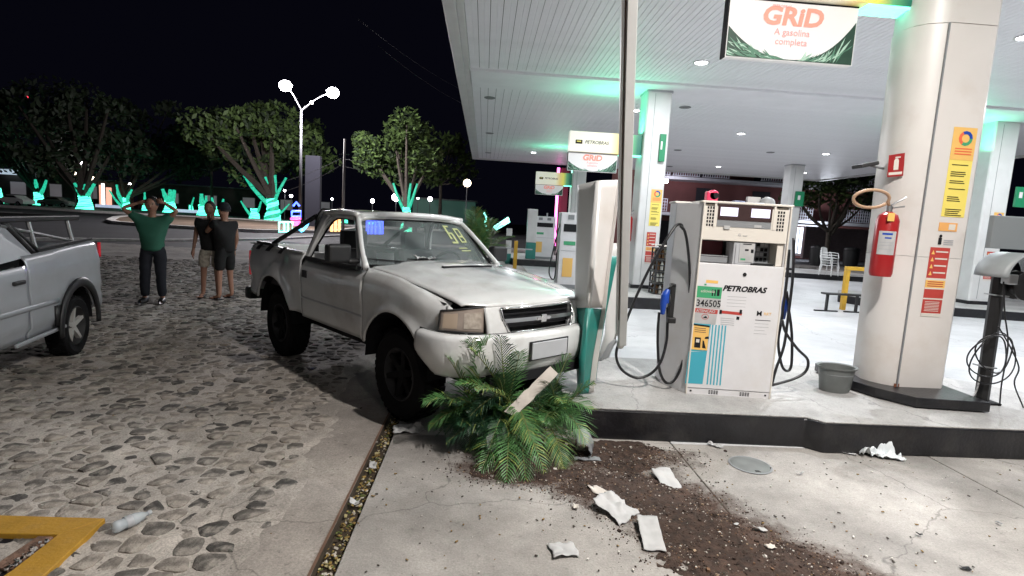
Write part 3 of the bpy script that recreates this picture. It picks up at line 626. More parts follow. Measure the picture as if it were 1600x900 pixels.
mb = MB(); pbox(mb, -.012, Wd+.015, Hh-.004, Hh+.014, -.012, .30); pbox(mb, -.16, Wd+.08, Hh-.004, Hh+.012, .302, .52); mb.build('top_cap', 'cream', t, bevel=.004)
mb = MB(); pbox(mb, .004, Wd-.004, .055, zn0-.004, -.012, .011); mb.build('service_door', 'pump', t, bevel=.005)
mb = MB(); pbox(mb, .004, Wd-.004, .0, .05, -.008, .011)
for s_ in (.20, .47):
    for i in range(4):
        for j in range(3): pbox(mb, s_+.022*i, s_+.015+.022*i, .010+.012*j, .018+.012*j, -.0095, -.0085, 1)
for s_ in (.045, Wd-.045): pbox(mb, s_-.008, s_+.008, .02, .034, -.011, -.0085, 1)
mb.build('base_plate', ['pump', 'ink'], t)
mb = MB(); pbox(mb, .0, .014, 0, Hh-.005, -.020, -.001); pbox(mb, Wd-.014, Wd, 0, Hh-.005, -.020, -.001); mb.build('corner_trim', 'cream', t, bevel=.004)
mb = MB(); c_ = L3(.40, zn0-.085, -.0125); mb.lathe([(.016, 0), (.016, .005), (.001, .006)], c_, nf, 14); mb.build('door_lock', 'ink', t)
# header with display
sA, zA = pf(1123, 318); sB, zB = pf(1205, 348)
mb = MB(); pbox(mb, .015, Wd-.015, zn1+.001, Hh-.03, .0, .029)
mb.build('header_panel', 'cream', t, bevel=.004)
mb = MB(); pbox(mb, sA, sB, zB, zA, -.006, -.0005); mb.build('display_bezel', M('dark_bezel', (.05, .03, .03), .25), t, bevel=.003)
for s_, w_ in ((sA+.02, .145), (sB-.175, .155)):
    mb = MB(); pbox(mb, s_, s_+w_, zB+.035, zA-.028, -.0085, -.0062); mb.build('display_window', 'screen', t)
mb = MB(); pbox(mb, sA, sB, zB-.055, zB-.002, -.004, -.0005); mb.build('display_skirt', 'grey', t)
mb = MB(); pbox(mb, sA+.06, sA+.11, zB-.075, zB-.045, -.012, -.0045); pbox(mb, sB-.14, sB-.08, zB-.05, zB-.028, -.008, -.0045); mb.build('tag_sticker', 'paper', t)
for s0_ in (sA-.03, sB+.012): mb = MB(); pbox(mb, s0_, s0_+.018, zB-.06, zA+.02, -.006, -.0005); mb.build('display_frame', 'cream', t)
for u0, v0 in ((1106, 322), (1216, 330)):
    s_, z_ = pf(u0, v0); 
    for i in range(3):
        for j in range(6):
            mb = MB(); pbox(mb, s_+.022*i, s_+.014+.022*i, z_-.029*j-.021, z_-.029*j, -.0015, -.0003); mb.build('vent_slot', 'ink', t)
for u0, v0 in ((1113, 315), (1217, 321)): s_, z_ = pf(u0, v0); MB().lathe([(.011, 0), (.011, .003), (.001, .0035)], L3(s_, z_, -.001), nf, 10).build('screw', 'ink', t)
s_, z_ = pf(1153, 369); mb = MB().text('G', L3(s_, z_, -.002), ex, up, .032, 0).text('brasil', L3(s_+.04, z_, -.002), ex, up, .017, 0); mb.build('header_print', 'inkg', t)
# niche contents
mb = MB(); pbox(mb, .03, .28, zn0+.05, zn1-.01, .24, .295); mb.build('niche_liner', M('wine_red_panel', (.14, .02, .03), .4), t)
mb = MB(); pbox(mb, .03, .285, zn0-.002, zn0+.045, .1, .29); pbox(mb, .03, .285, zn0+.05, zn0+.06, .10, .235); mb.build('niche_shelf', 'grey', t, bevel=.004)
mb = MB(); pbox(mb, .295, .475, zn0-.004, zn1-.004, .015, .20); pbox(mb, .31, .335, zn0, zn1-.02, .005, .0148)
mb.build('card_reader', 'lgrey', t, bevel=.004)
mb = MB(); pbox(mb, .345, .465, zn0+.02, zn1-.01, .010, .0148, 0); pbox(mb, .37, .44, zn1-.022, zn1-.014, .008, .0098, 1); pbox(mb, .39, .42, zn1-.075, zn1-.06, .008, .0098, 1); pbox(mb, .44, .462, zn1-.09, zn1-.06, .008, .0098, 1); pbox(mb, .36, .40, zn0+.035, zn0+.05, .008, .0098, 2); mb.build('paper_notice', ['paper', 'ink', 'pgreen'], t)
mb = MB(); pbox(mb, .50, .66, zn0+.002, zn1-.004, .16, .29)
mb.build('keypad_unit', 'grey', t, bevel=.004)
for i in range(4):
    for j in range(4): mb = MB(); pbox(mb, .51+.034*i, .535+.034*i, zn0+.03+.042*j, zn0+.06+.042*j, .152, .159); mb.build('key', 'ink' if random.random() < .5 else 'lgrey', t)
mb = MB(); pbox(mb, .45, .64, zn0-.003, zn0+.012, .0, .12); mb.build('black_tray', 'black', t)
mb = MB(); pbox(mb, .66, Wd-.022, zn0-.003, zn1-.002, .02, .28); mb.build('niche_cheek', 'cream', t, bevel=.004)
# printed matter on the door
def Q(mb, uvs, mi, lift): mb.plate([L3(*pf(u, v), -.0125-lift) for u, v in uvs], nf*.0006, mi)
mb = MB(); Q(mb, [(1075.5, 549), (1069.7, 598), (1097, 599.5), (1104, 549)][::-1], 0, 0); Q(mb, [(1082, 503), (1077, 548), (1104, 549), (1110.5, 505)][::-1], 0, 0)
for k in range(5): Q(mb, [(1112+5*k, 507+.3*k), (1103+5*k, 600+.4*k), (1105.3+5*k, 600+.4*k), (1114.3+5*k, 507+.3*k)][::-1], 0, 0)
mb.build('teal_stripes', 'pcyan', t)
mb = MB(); Q(mb, [(1088, 446), (1085.5, 464), (1125.5, 467), (1128, 449)][::-1], 0, .0008); Q(mb, [(1103, 437), (1102, 441.5), (1121, 443), (1121.5, 438.5)][::-1], 1, 0)
s_, z_ = pf(1094, 456); mb.text('aditivada', L3(s_, z_, -.0145), ex, up, .034, 2); Q(mb, [(1100, 443), (1099.7, 445.5), (1103, 445.8), (1103.3, 443.3)][::-1], 0, 0)
for k, (u0, u1) in enumerate(((1112, 1114), (1116, 1118), (1120, 1124))): Q(mb, [(u0, 452), (u0-1, 462), (u1-1, 462.2), (u1, 452.2)][::-1], 3, .0016)
mb.build('green_sticker', ['pgreen', 'pyel2', 'cream', 'ink'], t)
mb = MB(); Q(mb, [(1085.5, 465), (1083.5, 479.5), (1124, 483), (1125.7, 467.6)][::-1], 0, .0006); s_, z_ = pf(1086.5, 477.5)
mb.text('346505', L3(s_, z_, -.0142), ex, up, .082, 1, 0, .0012, sx=.86); mb.build('number_sticker', ['paper', 'ink'], t)
mb = MB(); Q(mb, [(1083.5, 480.5), (1082.3, 487), (1120, 490.5), (1121, 484)][::-1], 0, .0004); s_, z_ = pf(1087, 486.7); mb.text('ATENÇÃO', L3(s_, z_, -.0138), ex, up, .034, 1, 0, .001)
Q(mb, [(1124, 484.5), (1123, 489), (1158, 492.5), (1159, 488)][::-1], 0, .0004)
for u0 in (1123.7, 1155): Q(mb, [(u0, 483.5), (u0-.8, 490), (u0+3, 490.3), (u0+3.8, 484)][::-1], 2, .0010)
Q(mb, [(1082.2, 487.5), (1079.8, 504), (1117, 507), (1119.5, 491)][::-1], 1, .0002)
c_ = L3(*pf(1101, 494.5), -.0135)
for k in range(20):
    a0, a1 = 2*PI*k/20, 2*PI*(k+1)/20; mb.plate([c_+(ex*math.cos(a)+up*math.sin(a)*.8)*r for a, r in ((a0, .026), (a0, .031), (a1, .031), (a1, .026))], nf*.0005, 0)
mb.plate([c_+ex*a+up*b for a, b in ((-.02, -.012), (.02, -.012), (.008, .008), (-.004, .002))], nf*.0004, 2)
for k in range(4): Q(mb, [(1125, 496+3.2*k), (1124.8, 496.8+3.2*k), (1146, 498.6+3.2*k), (1146.2, 497.8+3.2*k)][::-1], 3, .0004)
Q(mb, [(1150, 494), (1149.4, 499), (1154, 499.5), (1154.6, 494.6)][::-1], 2, .0004)
mb.build('warning_sticker', ['pred', 'paper', 'ink', 'inkg'], t)
mb = MB(); Q(mb, [(1082, 506), (1078, 545), (1104, 547), (1108, 509)][::-1], 0, .0022); Q(mb, [(1085, 526), (1083.5, 542), (1093, 543), (1094.5, 527)][::-1], 1, .003); Q(mb, [(1087, 529), (1086.3, 534), (1091.5, 534.6), (1092.2, 529.6)][::-1], 2, .0038); Q(mb, [(1097, 531), (1096, 543), (1102, 544), (1099, 532)][::-1], 1, .003); Q(mb, [(1082, 505), (1082, 507.5), (1108, 511), (1108, 508.5)][::-1], 1, .003); Q(mb, [(1101, 526), (1100, 529), (1107, 529), (1106, 525)][::-1], 1, .003)
for k in range(3): Q(mb, [(1084.5, 511+3*k), (1084.3, 512+3*k), (1102, 513.6+3*k), (1102.2, 512.6+3*k)][::-1], 3, .003)
mb.build('pump_picture', ['pyel2', 'ink', 'cream', 'brown'], t)
mb = MB(); s_, z_ = pf(1128, 453.5); mb.text('PETROBRAS', L3(s_, z_, -.0135), ex, up, .064, 0, .32, .0028, sx=1.06); mb.build('brand_lettering', 'ink', t)
mb = MB(); s_, z_ = pf(1180.5, 493); mb.text('M', L3(s_, z_, -.0135), ex, up, .062, 0, 0, .0005); mb.text('RRT', L3(s_+.062, z_+.008, -.0135), ex, up, .036, 1); 
for k, w_ in enumerate((.13, .115, .12, .09, .11)): s_, z_ = pf(1179-k*.6, 500+k*5.2); mb.plate([L3(s_, z_, -.0125), L3(s_+w_, z_, -.0125), L3(s_+w_, z_+.005 if k == 0 else z_+.003, -.0125), L3(s_, z_+.005 if k == 0 else z_+.003, -.0125)], nf*.0006, 0 if k == 0 else 2)
for k in range(4): s_, z_ = pf(1136-k*.6, 463+k*5); mb.plate([L3(s_, z_, -.0125), L3(s_+.16, z_, -.0125), L3(s_+.16, z_+.003, -.0125), L3(s_, z_+.003, -.0125)], nf*.0006, 2)
mb.build('inspection_print', ['ink', 'pyel2', 'inkg'], t)['kind'] = 'stuff'
# hoses (parts of the pump)
def hose(pts, y, r=.0125, par=t, name='hose', dy=None):
    w = [W(u, v, y+(dy[i] if dy else 0)) for i, (u, v) in enumerate(pts)]; return MB().tube(curve(w, 6), r, 8).build(name, 'hose', par, smooth=True)
hy = 4.68
hose([(1067, 358), (1064, 351), (1055, 354), (1038, 380), (1012, 425), (985, 485), (967, 535), (963, 558), (972, 578), (993, 590), (1015, 585), (1032, 566), (1041, 535), (1043, 505), (1043, 480)], hy, dy=[.0, -.03, -.06]+[-.1]*9+[-.06, -.04, -.03])
hose([(1063, 353), (1070, 362), (1075, 390), (1078, 440), (1075, 500), (1068, 560), (1055, 592), (1041, 598), (1031, 580), (1028, 545), (1028, 515), (1030, 488)], hy-.07)
hose([(1240, 372), (1240, 400), (1238, 440), (1232, 490), (1225, 540), (1213, 575), (1206, 600)], 4.60)
hose([(1222, 500), (1228, 520), (1246, 545), (1262, 562), (1259, 580), (1240, 592), (1206, 602)], 4.60)
hose([(1233, 390), (1229, 440), (1221, 500), (1216, 535), (1222, 572), (1232, 579), (1237, 565), (1237, 520), (1232, 480), (1229, 455)], 4.66)
def nozzle(o, sgn=1):
    o = Vector(o); mb = MB(); mb.tube([o+Vector((0, 0, -.12)), o+Vector((0, 0, -.03)), o+Vector((.005, -.01, .05)), o+Vector((.03, 0, .10))], [.018, .03, .036, .02], 10, 0)
    mb.box(o+Vector((.012, 0, .03)), (.055, .05, .10), 0); n = mb.build('fuel_nozzle', 'blue', t, smooth=2, bevel=.006)
    MB().tube([o+Vector((.03, 0, .10)), o+Vector((.07, .02, .14)), o+Vector((.10, .03, .13))], .011, 8).tube([o+Vector((.05, 0, .06)), o+Vector((.065, 0, -.02)), o+Vector((.03, 0, -.07))], .006, 6).build('spout_and_trigger', 'black', n, smooth=True)
    MB().box(o+Vector((.085, .05, .0)), (.045, .06, .30)).box(o+Vector((.09, .02, -.17)), (.07, .05, .05)).build('nozzle_holster', 'black', t, bevel=.008)
nozzle(W(1037, 470, 4.58)); 
o = W(1226, 478, 4.68); MB().tube([o+Vector((0, 0, -.12)), o+Vector((0, 0, 0)), o+Vector((0, 0, .12))], [.016, .032, .018], 8).build('fuel_nozzle', 'blue', t, smooth=True)
# things left on top of the pump
zt = .25+Hh+.014
o = W(1112, 300, 4.72); t2 = thing('tape_dispenser', 'pink rounded gadget with a dark round hole on top of the pump', 'gadget', (o.x, o.y, zt))
mb = MB().box((o.x, o.y, zt+.045), (.10, .07, .088)).cyl((o.x+.01, o.y-.035, zt+.055), (o.x+.01, o.y+.035, zt+.055), .048, n=18); mb.build('shell', 'pink', t2, smooth=2, bevel=.012)
MB().cyl((o.x+.028, o.y-.044, zt+.055), (o.x+.028, o.y-.036, zt+.055), .024, n=14).build('dark_hole', 'ink', t2)
o = W(1200, 305, 4.75); t2 = thing('crumpled_cap', 'dark grey cap lying on top of the pump', 'cap', (o.x, o.y, zt)); z2 = zt
MB().grid(lambda u, v: (o.x+.075*math.cos(2*PI*u)*math.sin(PI/2*v+.001), o.y+.055*math.sin(2*PI*u)*math.sin(PI/2*v+.001), z2+.075*math.cos(PI/2*v)+.008*nz(u*5, v*5)), 16, 6).build('crown', 'grey', t2, smooth=True)
MB().box((o.x-.09, o.y-.01, z2+.012), (.08, .09, .012)).build('peak', 'lgrey', t2, bevel=.005)
o = W(1152, 303, 4.78); x_ = MB().box((o.x, o.y, zt+.008), (.16, .05, .016)).box((o.x+.02, o.y, zt+.022), (.10, .05, .010)).build('folded_rag', M('blue_rag', (.25, .28, .42), .9), bevel=.006); tag(x_, 'flat bluish folded rag on top of the pump', 'rag')
o = W(1178, 302, 4.80); x_ = MB().box((o.x, o.y, zt+.035), (.12, .04, .07)).build('small_carton', 'paper', bevel=.004); tag(x_, 'small white carton beside the grey cap on the pump', 'box')

# small distant pumps
def small_pump(label, x, y, zb, w, h, tint):
    t = thing('fuel_pump', label, 'fuel pump', (x, y, zb), 0, 'distant fuel pumps'); f = y-.22
    MB().box((x, y, zb+h/2), (w, .44, h)).build('cabinet', tint, t, bevel=.015)
    MB().box((x, f-.004, zb+h*.80), (w*.8, .008, h*.10)).build('display_bezel', 'ink', t); 
    for k in (-1, 1): MB().box((x+k*w*.2, f-.006, zb+h*.94), (w*.18, .008, h*.06)).build('display_window', 'grey', t)
    MB().box((x, f-.003, zb+h*.5), (w*.9, .006, .01)).box((x-w*.2, f-.003, zb+h*.6), (w*.35, .006, h*.05), 1).build('sticker', ['inkg', 'pgreen'], t)
    MB().box((x-w*.22, f-.004, zb+h*.28), (w*.3, .008, h*.25)).build('picture', 'pyel2', t)
    MB().box((x, f-.002, zb+.05), (w*.94, .006, .08)).build('base_plate', 'grey', t)
    for sg in (-1, 1):
        pts = [Vector((x+sg*(w/2), y-.1, zb+h*.85)), Vector((x+sg*(w/2+.12), y-.15, zb+h*.5)), Vector((x+sg*(w/2+.18), y-.15, zb+h*.2)), Vector((x+sg*(w/2+.05), y-.12, zb+h*.12)), Vector((x+sg*(w/2+.03), y-.12, zb+h*.5))]
        MB().tube(curve(pts, 5), .014, 6).build('hose', 'hose', t, smooth=True)
    MB().tube([(x+.1, y, zb+h), (x+.1, y, zb+h+.14)], .03, 8).build('beacon', 'lgrey', t); return t
q = W(890, 430, 12.2); small_pump('second island fuel pump half hidden behind the tilted totem', q.x+.06, 12.2, .25, .74, 1.68, 'pump')
q = W(845, 420, 22.0); small_pump('tiny far fuel pump with orange picture, left of the others', q.x+.02, 22.0, .25, .85, 1.70, 'pump')
q = W(828, 400, 21.6); t3 = thing('column_guard', 'far white guard post with green foot beside the tiny pump', 'post', (q.x, 21.5, .25)); MB().box((q.x, 21.5, 1.55), (.38, .3, 1.3)).build('upper_shell', 'white', t3, bevel=.02); MB().box((q.x, 21.5, .57), (.385, .305, .64)).build('green_foot', 'teal', t3, bevel=.02)
# ================================================================== TILTED TOTEM AND LEANING POLE
t = thing('tilted_totem', 'tilted white metal totem shell with teal lower half, hit by the truck', 'totem', P(912, 615, .25))
def qp(uvy): return [W(u, v, y) for u, v, y in uvy]
def shell(name, uvy, mat, th=.005, nrm=None):
    p = qp(uvy); n = (p[1]-p[0]).cross(p[2]-p[0]).normalized()
    if n.y > 0: n = -n
    return MB().plate(p, -n*th).build(name, mat, t, fix=True)
def bent(name, L_, R_, mat, n=16, wr=.006):    # sheet between two edge polylines given (u,v,y)
    def at_(E, v): k = v*(len(E)-1); i = min(int(k), len(E)-2); f = k-i; return [E[i][j]+(E[i+1][j]-E[i][j])*f for j in range(3)]
    def fn(u, v):
        a, b = at_(L_, v), at_(R_, v); c = [a[j]+(b[j]-a[j])*u for j in range(3)]; p = W(*c); p.y += wr*nz(p.x*9, p.z*5, 3)-.035*math.sin(PI*u)*0; return p
    return MB().grid(fn, 10, n).build(name, mat, t, smooth=True, solid=.004)
bent('left_face', [(903, 289, 4.60), (898, 481, 4.58)], [(935, 282, 4.34), (919, 481, 4.33)], 'white')
bent('right_face', [(935, 282, 4.34), (919, 481, 4.33)], [(966, 281, 4.50), (941, 481, 4.47)], 'warmwhite')
bent('teal_left_face', [(898, 481, 4.58), (900, 550, 4.55), (903, 613, 4.50)], [(919, 481, 4.33), (910, 560, 4.30), (906, 615, 4.36)], 'teal')
bent('teal_right_face', [(919, 481, 4.33), (910, 560, 4.30), (906, 615, 4.36)], [(941, 483, 4.47), (926, 560, 4.44), (920, 614, 4.42)], 'teal', wr=.012)
bent('edge_flange', [(966, 281, 4.49), (941, 481, 4.46), (926, 560, 4.43), (920, 614, 4.41)], [(970, 281, 4.47), (947, 478, 4.44), (935, 560, 4.41), (928, 613, 4.39)], 'warmwhite')
MB().tube([W(935, 283, 4.365), W(919, 480.5, 4.355)], .026, 14).build('upper_corner_roll', 'white', t, smooth=True); MB().tube([W(919, 481.5, 4.355), W(910, 560, 4.325), W(906.5, 613, 4.38)], .026, 14).build('lower_corner_roll', 'teal', t, smooth=True)
bent('rear_sheet', [(952, 400, 4.62), (944, 481, 4.62), (934, 545, 4.62), (922, 594, 4.62)], [(965, 400, 4.66), (948, 483, 4.66), (937, 545, 4.66), (931, 593, 4.66)], 'teal')
bent('torn_panel', [(953, 380, 4.70), (948, 470, 4.70), (945, 520, 4.74), (934, 566, 4.78)], [(968, 380, 4.72), (964, 470, 4.72), (963, 530, 4.72), (941, 562, 4.70)], 'white', wr=.035)
shell('top_plate', [(903, 290, 4.60), (935, 283, 4.34), (966, 282, 4.50), (940, 286, 4.80)], 'grey')
a_ = W(937, 563, 4.74); b_ = W(962, 532, 4.66); MB().tube([a_, a_.lerp(b_, .4)+Vector((0, 0, -.03)), a_.lerp(b_, .7)+Vector((0, 0, .012)), b_], [.012, .03, .026, .018], 7).build('crumpled_flap', 'lgrey', t, smooth=2)
o_, e_ = W(910, 307, 4.56), (W(928, 303, 4.40)-W(910, 307, 4.56)).normalized()
t = thing('leaning_pole', 'tall white square metal pole leaning up to the canopy above the totem', 'pole', W(970, 535, 4.44))
B_, T_ = W(970, 537, 4.44), W(984, 0, 3.35); top_ = B_+(T_-B_)*((CEIL-.01-B_.z)/(T_.z-B_.z)); d_ = (top_-B_).normalized(); sx_ = Vector((1, 0, 0)); sx_ = (sx_-d_*sx_.dot(d_)).normalized(); sy_ = d_.cross(sx_)
def sqt(name, b, tp, w0, w1, mat, d0=.035):
    q_ = lambda c, w: [c+sx_*a*w/2+sy_*e*d0 for a, e in ((-1, -1), (1, -1), (1, 1), (-1, 1))]; MB().hexa(q_(b, w0), q_(tp, w1), 0).build(name, mat, t, bevel=.004, fix=True)
sqt('main_tube', B_+sx_*.010, top_+sx_*.012, .062, .060, 'white'); sqt('side_channel', B_-sx_*.036+d_*.1, top_-sx_*.046, .016, .014, 'white', .02); sqt('dark_slot', B_-sx_*.022+d_*.25, top_-sx_*.028, .004, .009, 'brown', .012)
MB().ball(B_+Vector((0, 0, .0)), (.035, .03, .045)).build('broken_end', 'warmwhite', t, smooth=True)
# ================================================================== THINGS ON THE ISLAND
b0 = P(1303, 610, .25)
t = thing('tub', 'grey oval plastic tub standing on the island beside the big pillar', 'tub', b0)
def oval(rx, ry, z): return rx, ry, z
mb = MB(); lv = [(.128, .10, 0), (.136, .105, .015), (.162, .126, .215), (.182, .142, .225), (.184, .144, .238), (.160, .124, .232), (.138, .106, .10), (.125, .096, .012), (.001, .001, .012)]
n = 32; vs = [(b0.x+a*math.cos(2*PI*k/n), b0.y+b*math.sin(2*PI*k/n), .25+z) for a, b, z in lv for k in range(n)]
mb.add(vs, [(i*n+k, i*n+(k+1) % n, (i+1)*n+(k+1) % n, (i+1)*n+k) for i in range(len(lv)-1) for k in range(n)]); mb.build('tub_body', M('grey_tub_plastic', (.14, .15, .145), .45, var=.25, vs=5), t, smooth=2)
for zz in (.03, .165): MB().grid(lambda u, v: (b0.x+(.128+.165*zz)*math.cos(2*PI*u), b0.y+(.098+.145*zz)*math.sin(2*PI*u), .25+zz+.008*v), 32, 1).build('rib', 'grey', t)

pb = P(1533, 628, .25); py_ = pb.y
t = thing('air_water_post', 'black service post with grey hood, hose reel and coiled hoses', 'service post', pb)
tp = W(1562, 430, py_); MB().tube([pb, (tp.x, py_, tp.z)], .055, 8).build('post', 'black', t, smooth=2)
MB().box(pb+Vector((0, 0, .01)), (.2, .2, .02)).build('foot_plate', 'ink', t, bevel=.003)
for v_ in (461, 572): q_ = W(1557 - (v_-461)*.165, v_, py_-.0); MB().box(q_, (.125, .122, .012), rot=Matrix.Rotation(.06, 3, 'Y')).build('clamp', 'steel', t)
a = W(1541, 337, py_); b = W(1606, 390, py_); cx_ = (a.x+b.x)/2; cz_ = (a.z+b.z)/2
MB().box((cx_+.02, py_, cz_), (.37, .05, .29)).build('back_board', M('grey_board', (.20, .22, .23), .55), t, bevel=.006)
hc = W(1585, 430, py_-.04)
mb = MB(); 
def hood(u, v): th = PI*u; return (hc.x+.0-.31*math.cos(th)*(.75+.25*math.cos(PI*(v-.5))), py_-.22+.34*v, hc.z-.02+.22*math.sin(th))
mb.grid(hood, 20, 8); mb.build('hood', M('grey_hood', (.25, .27, .28), .45, var=.15), t, smooth=True, solid=.006)
MB().box((hc.x, py_-.216, hc.z+.085), (.012, .012, .20)).ball((hc.x-.02, py_-.225, hc.z+.06), .016).build('latch', 'chrome', t)
MB().lathe([(.02, -.06), (.13, -.06), (.13, -.05), (.09, -.045), (.09, .045), (.13, .05), (.13, .06), (.02, .06)], (hc.x+.09, py_-.03, hc.z-.09), (0, 1, 0), 24).build('hose_reel', 'black', t, smooth=2)
MB().box((hc.x-.10, py_-.10, hc.z-.035), (.09, .08, .09)).build('valve_block', 'steel', t, bevel=.01)
for k, (cu, cv, rx, rz) in enumerate(((1552, 560, .205, .235), (1546, 556, .18, .21), (1556, 552, .17, .20))):
    cc = W(cu, cv, py_-.10-.02*k); MB().tube([cc+Vector((rx*math.cos(a), .03*math.sin(a*2+k), rz*math.sin(a)+.03*math.cos(a+k))) for a in [2*PI*i/40 for i in range(41)]], .0065, 6).build('coiled_hose', 'hose', t, smooth=True)
for pts in ([(1568, 440), (1570, 490), (1575, 540), (1565, 600), (1562, 632)], [(1560, 510), (1580, 545), (1592, 575), (1585, 600), (1600, 640), (1604, 665)]):
    w = [W(u, v, py_-.13) for u, v in pts]; w[-1].z = max(w[-1].z, .02); MB().tube(curve(w, 6), .0065, 6).build('hanging_hose', 'hose', t, smooth=True)
w = [P(1492, 625, .262), P(1478, 620, .262), P(1466, 612, .262)]; 
x_ = MB().tube(curve([pb+Vector((-.05, 0, .25)), pb+Vector((-.09, -.02, .09)), P(1508, 627, .262), P(1490, 622, .262), P(1470, 613, .262)], 6), .007, 6).ball(P(1491, 617, .268), .018).build('loose_cable', ['paper'], smooth=True); tag(x_, 'thin pale cable and plug lying between pillar plinth and black post', 'cable')
rg = [P(1215, 606, .253), P(1245, 604, .253), P(1262, 612, .253), P(1240, 622, .253), P(1210, 628, .253)]

# ================================================================== DEBRIS, SOIL, PALM
def inside(p, es): return max(1-(((p[0]-c[0])*math.cos(a)+(p[1]-c[1])*math.sin(a))/rx)**2-((-(p[0]-c[0])*math.sin(a)+(p[1]-c[1])*math.cos(a))/ry)**2 for c, rx, ry, a in es)
cA, cB, cC, cD, cE = P(800, 735), P(985, 770), P(1090, 830), P(1180, 880), P(930, 705)
ES = [((cA.x+.15, cA.y), .42, .20, 0), ((cB.x, cB.y), .50, .28, -.3), ((cC.x, cC.y), .50, .30, -.7), ((cD.x, cD.y), .50, .30, -.5), ((cE.x, cE.y), .55, .32, 0), ((.42, 3.72), .38, .28, 0)]
soilm = M('dark_potting_soil', (.048, .028, .020), .95, var=.6, vs=22, bump=1., bs=70, dirt=.4, ds=8, dirtcol=(.095, .058, .042))
nx, ny = 260, 230; X0, X1, Y0, Y1 = -.6, 2.5, 1.75, 4.02; hh = {}
def soil_h(x, y): 
    e = inside((x, y), ES); n = .7*nz(x*2.2, y*2.2, 5)+.55*nz(x*6, y*6, 8)+.30*nz(x*18, y*18, 2)+.15*nz(x*50, y*50, 2)
    return (min(e, .9)*.9+n*1.05-.26)*.022 if e > -.8 else -1
mb = MB(); vs = []; idx = {}; fs = []
for j in range(ny+1):
    for i in range(nx+1): x = X0+(X1-X0)*i/nx; y = Y0+(Y1-Y0)*j/ny; hh[(i, j)] = soil_h(x, y)
def vid(i, j):
    if (i, j) not in idx: x = X0+(X1-X0)*i/nx; y = Y0+(Y1-Y0)*j/ny; idx[(i, j)] = len(vs); vs.append((x, y, max(-.012, min(hh[(i, j)], .05))+.004*nz(x*40, y*40, 3)))
    return idx[(i, j)]
for j in range(ny):
    for i in range(nx):
        if max(hh[(i, j)], hh[(i+1, j)], hh[(i, j+1)], hh[(i+1, j+1)]) > 0: fs.append((vid(i, j), vid(i+1, j), vid(i+1, j+1), vid(i, j+1)))
mb.add(vs, fs); x_ = mb.build('spilled_soil', soilm, smooth=True); tag(x_, 'dark brown potting soil spilled over the concrete in front of the palm', 'soil', kind='stuff')
sm = bpy.data.materials.new('soil_smear'); sm.use_nodes = True; N_ = sm.node_tree.nodes; L_ = sm.node_tree.links; B_ = N_['Principled BSDF']; B_.inputs['Roughness'].default_value = .95; B_.inputs['Base Color'].default_value = (.075, .045, .033, 1)
at_ = N_.new('ShaderNodeAttribute'); at_.attribute_name = 'spill'; g_ = N_.new('ShaderNodeNewGeometry'); no_ = N_.new('ShaderNodeTexNoise'); no_.inputs['Scale'].default_value = 9; no_.inputs['Detail'].default_value = 9; no_.inputs['Roughness'].default_value = .75; L_.new(g_.outputs['Position'], no_.inputs['Vector'])
ad_ = N_.new('ShaderNodeMath'); ad_.operation = 'MULTIPLY_ADD'; ad_.inputs[1].default_value = 3.2; ad_.inputs[2].default_value = -1.6; L_.new(no_.outputs['Fac'], ad_.inputs[0]); ad2 = N_.new('ShaderNodeMath'); ad2.operation = 'ADD'; L_.new(ad_.outputs[0], ad2.inputs[0]); L_.new(at_.outputs['Fac'], ad2.inputs[1])
mr_ = N_.new('ShaderNodeMapRange'); mr_.inputs[1].default_value = -.75; mr_.inputs[2].default_value = .45; mr_.inputs[3].default_value = 0; mr_.inputs[4].default_value = .88; L_.new(ad2.outputs[0], mr_.inputs[0]); L_.new(mr_.outputs[0], B_.inputs['Alpha'])
ex_ = MB().grid(lambda u, v: (-.59+4.6*u, 1.2+2.72*v, .0022), 92, 56).build('soil_smear', [sm]); tag(ex_, 'thin brown smear of soil dust on the slabs around the spilled soil', 'soil', kind='stuff')
av = ex_.data.attributes.new('spill', 'FLOAT', 'POINT')
for i_, v_ in enumerate(ex_.data.vertices): av.data[i_].value = max(-3, inside((v_.co.x*.93+.02, v_.co.y), ES))*.75-.15+ (-3 if v_.co.y > 3.90 and v_.co.x > .8 else 0)
mb = MB(); k = 0
while k < 9000:
    x = random.uniform(-.68, 3.6); y = random.uniform(1.5, 3.93); e = inside((x, y), ES)
    if random.random() > math.exp(min(0, e-.1)*1.7)*(.9 if e < .6 else .4): continue
    if x < -.58: continue
    k += 1; r = random.choice([.0015, .002, .002, .003, .003, .004, .006]) if random.random() > .012 else random.uniform(.008, .014); h = max(0, soil_h(x, y)); R = Matrix.Rotation(random.uniform(0, PI), 3, 'Z') @ Matrix.Rotation(random.uniform(-.5, .5), 3, 'X')
    mb.box((x, y, h+r*.3), (r*1.6, r*1.1, r*.9), random.choice([0]*10+[1]*2+[2, 3]), R)
x_ = mb.build('soil_crumbs', [soilm, M('pale_crumb', (.5, .46, .42), .8), M('brown_bark', (.16, .09, .05), .9), M('tan_crumb', (.30, .22, .15), .9)]); tag(x_, 'scattered soil crumbs and grit around the spilled soil', 'grit', kind='stuff')
mb = MB()
for k in range(1400):
    x = random.uniform(-8, 5.5); y = random.uniform(1.6, 3.9) if x > -.6 else random.uniform(2, 9); r = random.uniform(.003, .009)
    if x < -.6 and random.random() < .4: continue
    mb.box((x, y, r*.4+(.004 if x > -.7 else max(.004, mort(x, y)))), (r*random.uniform(1, 2.5), r, r*.5), random.choice([0, 0, 1, 2]), Matrix.Rotation(random.uniform(0, PI), 3, 'Z'))
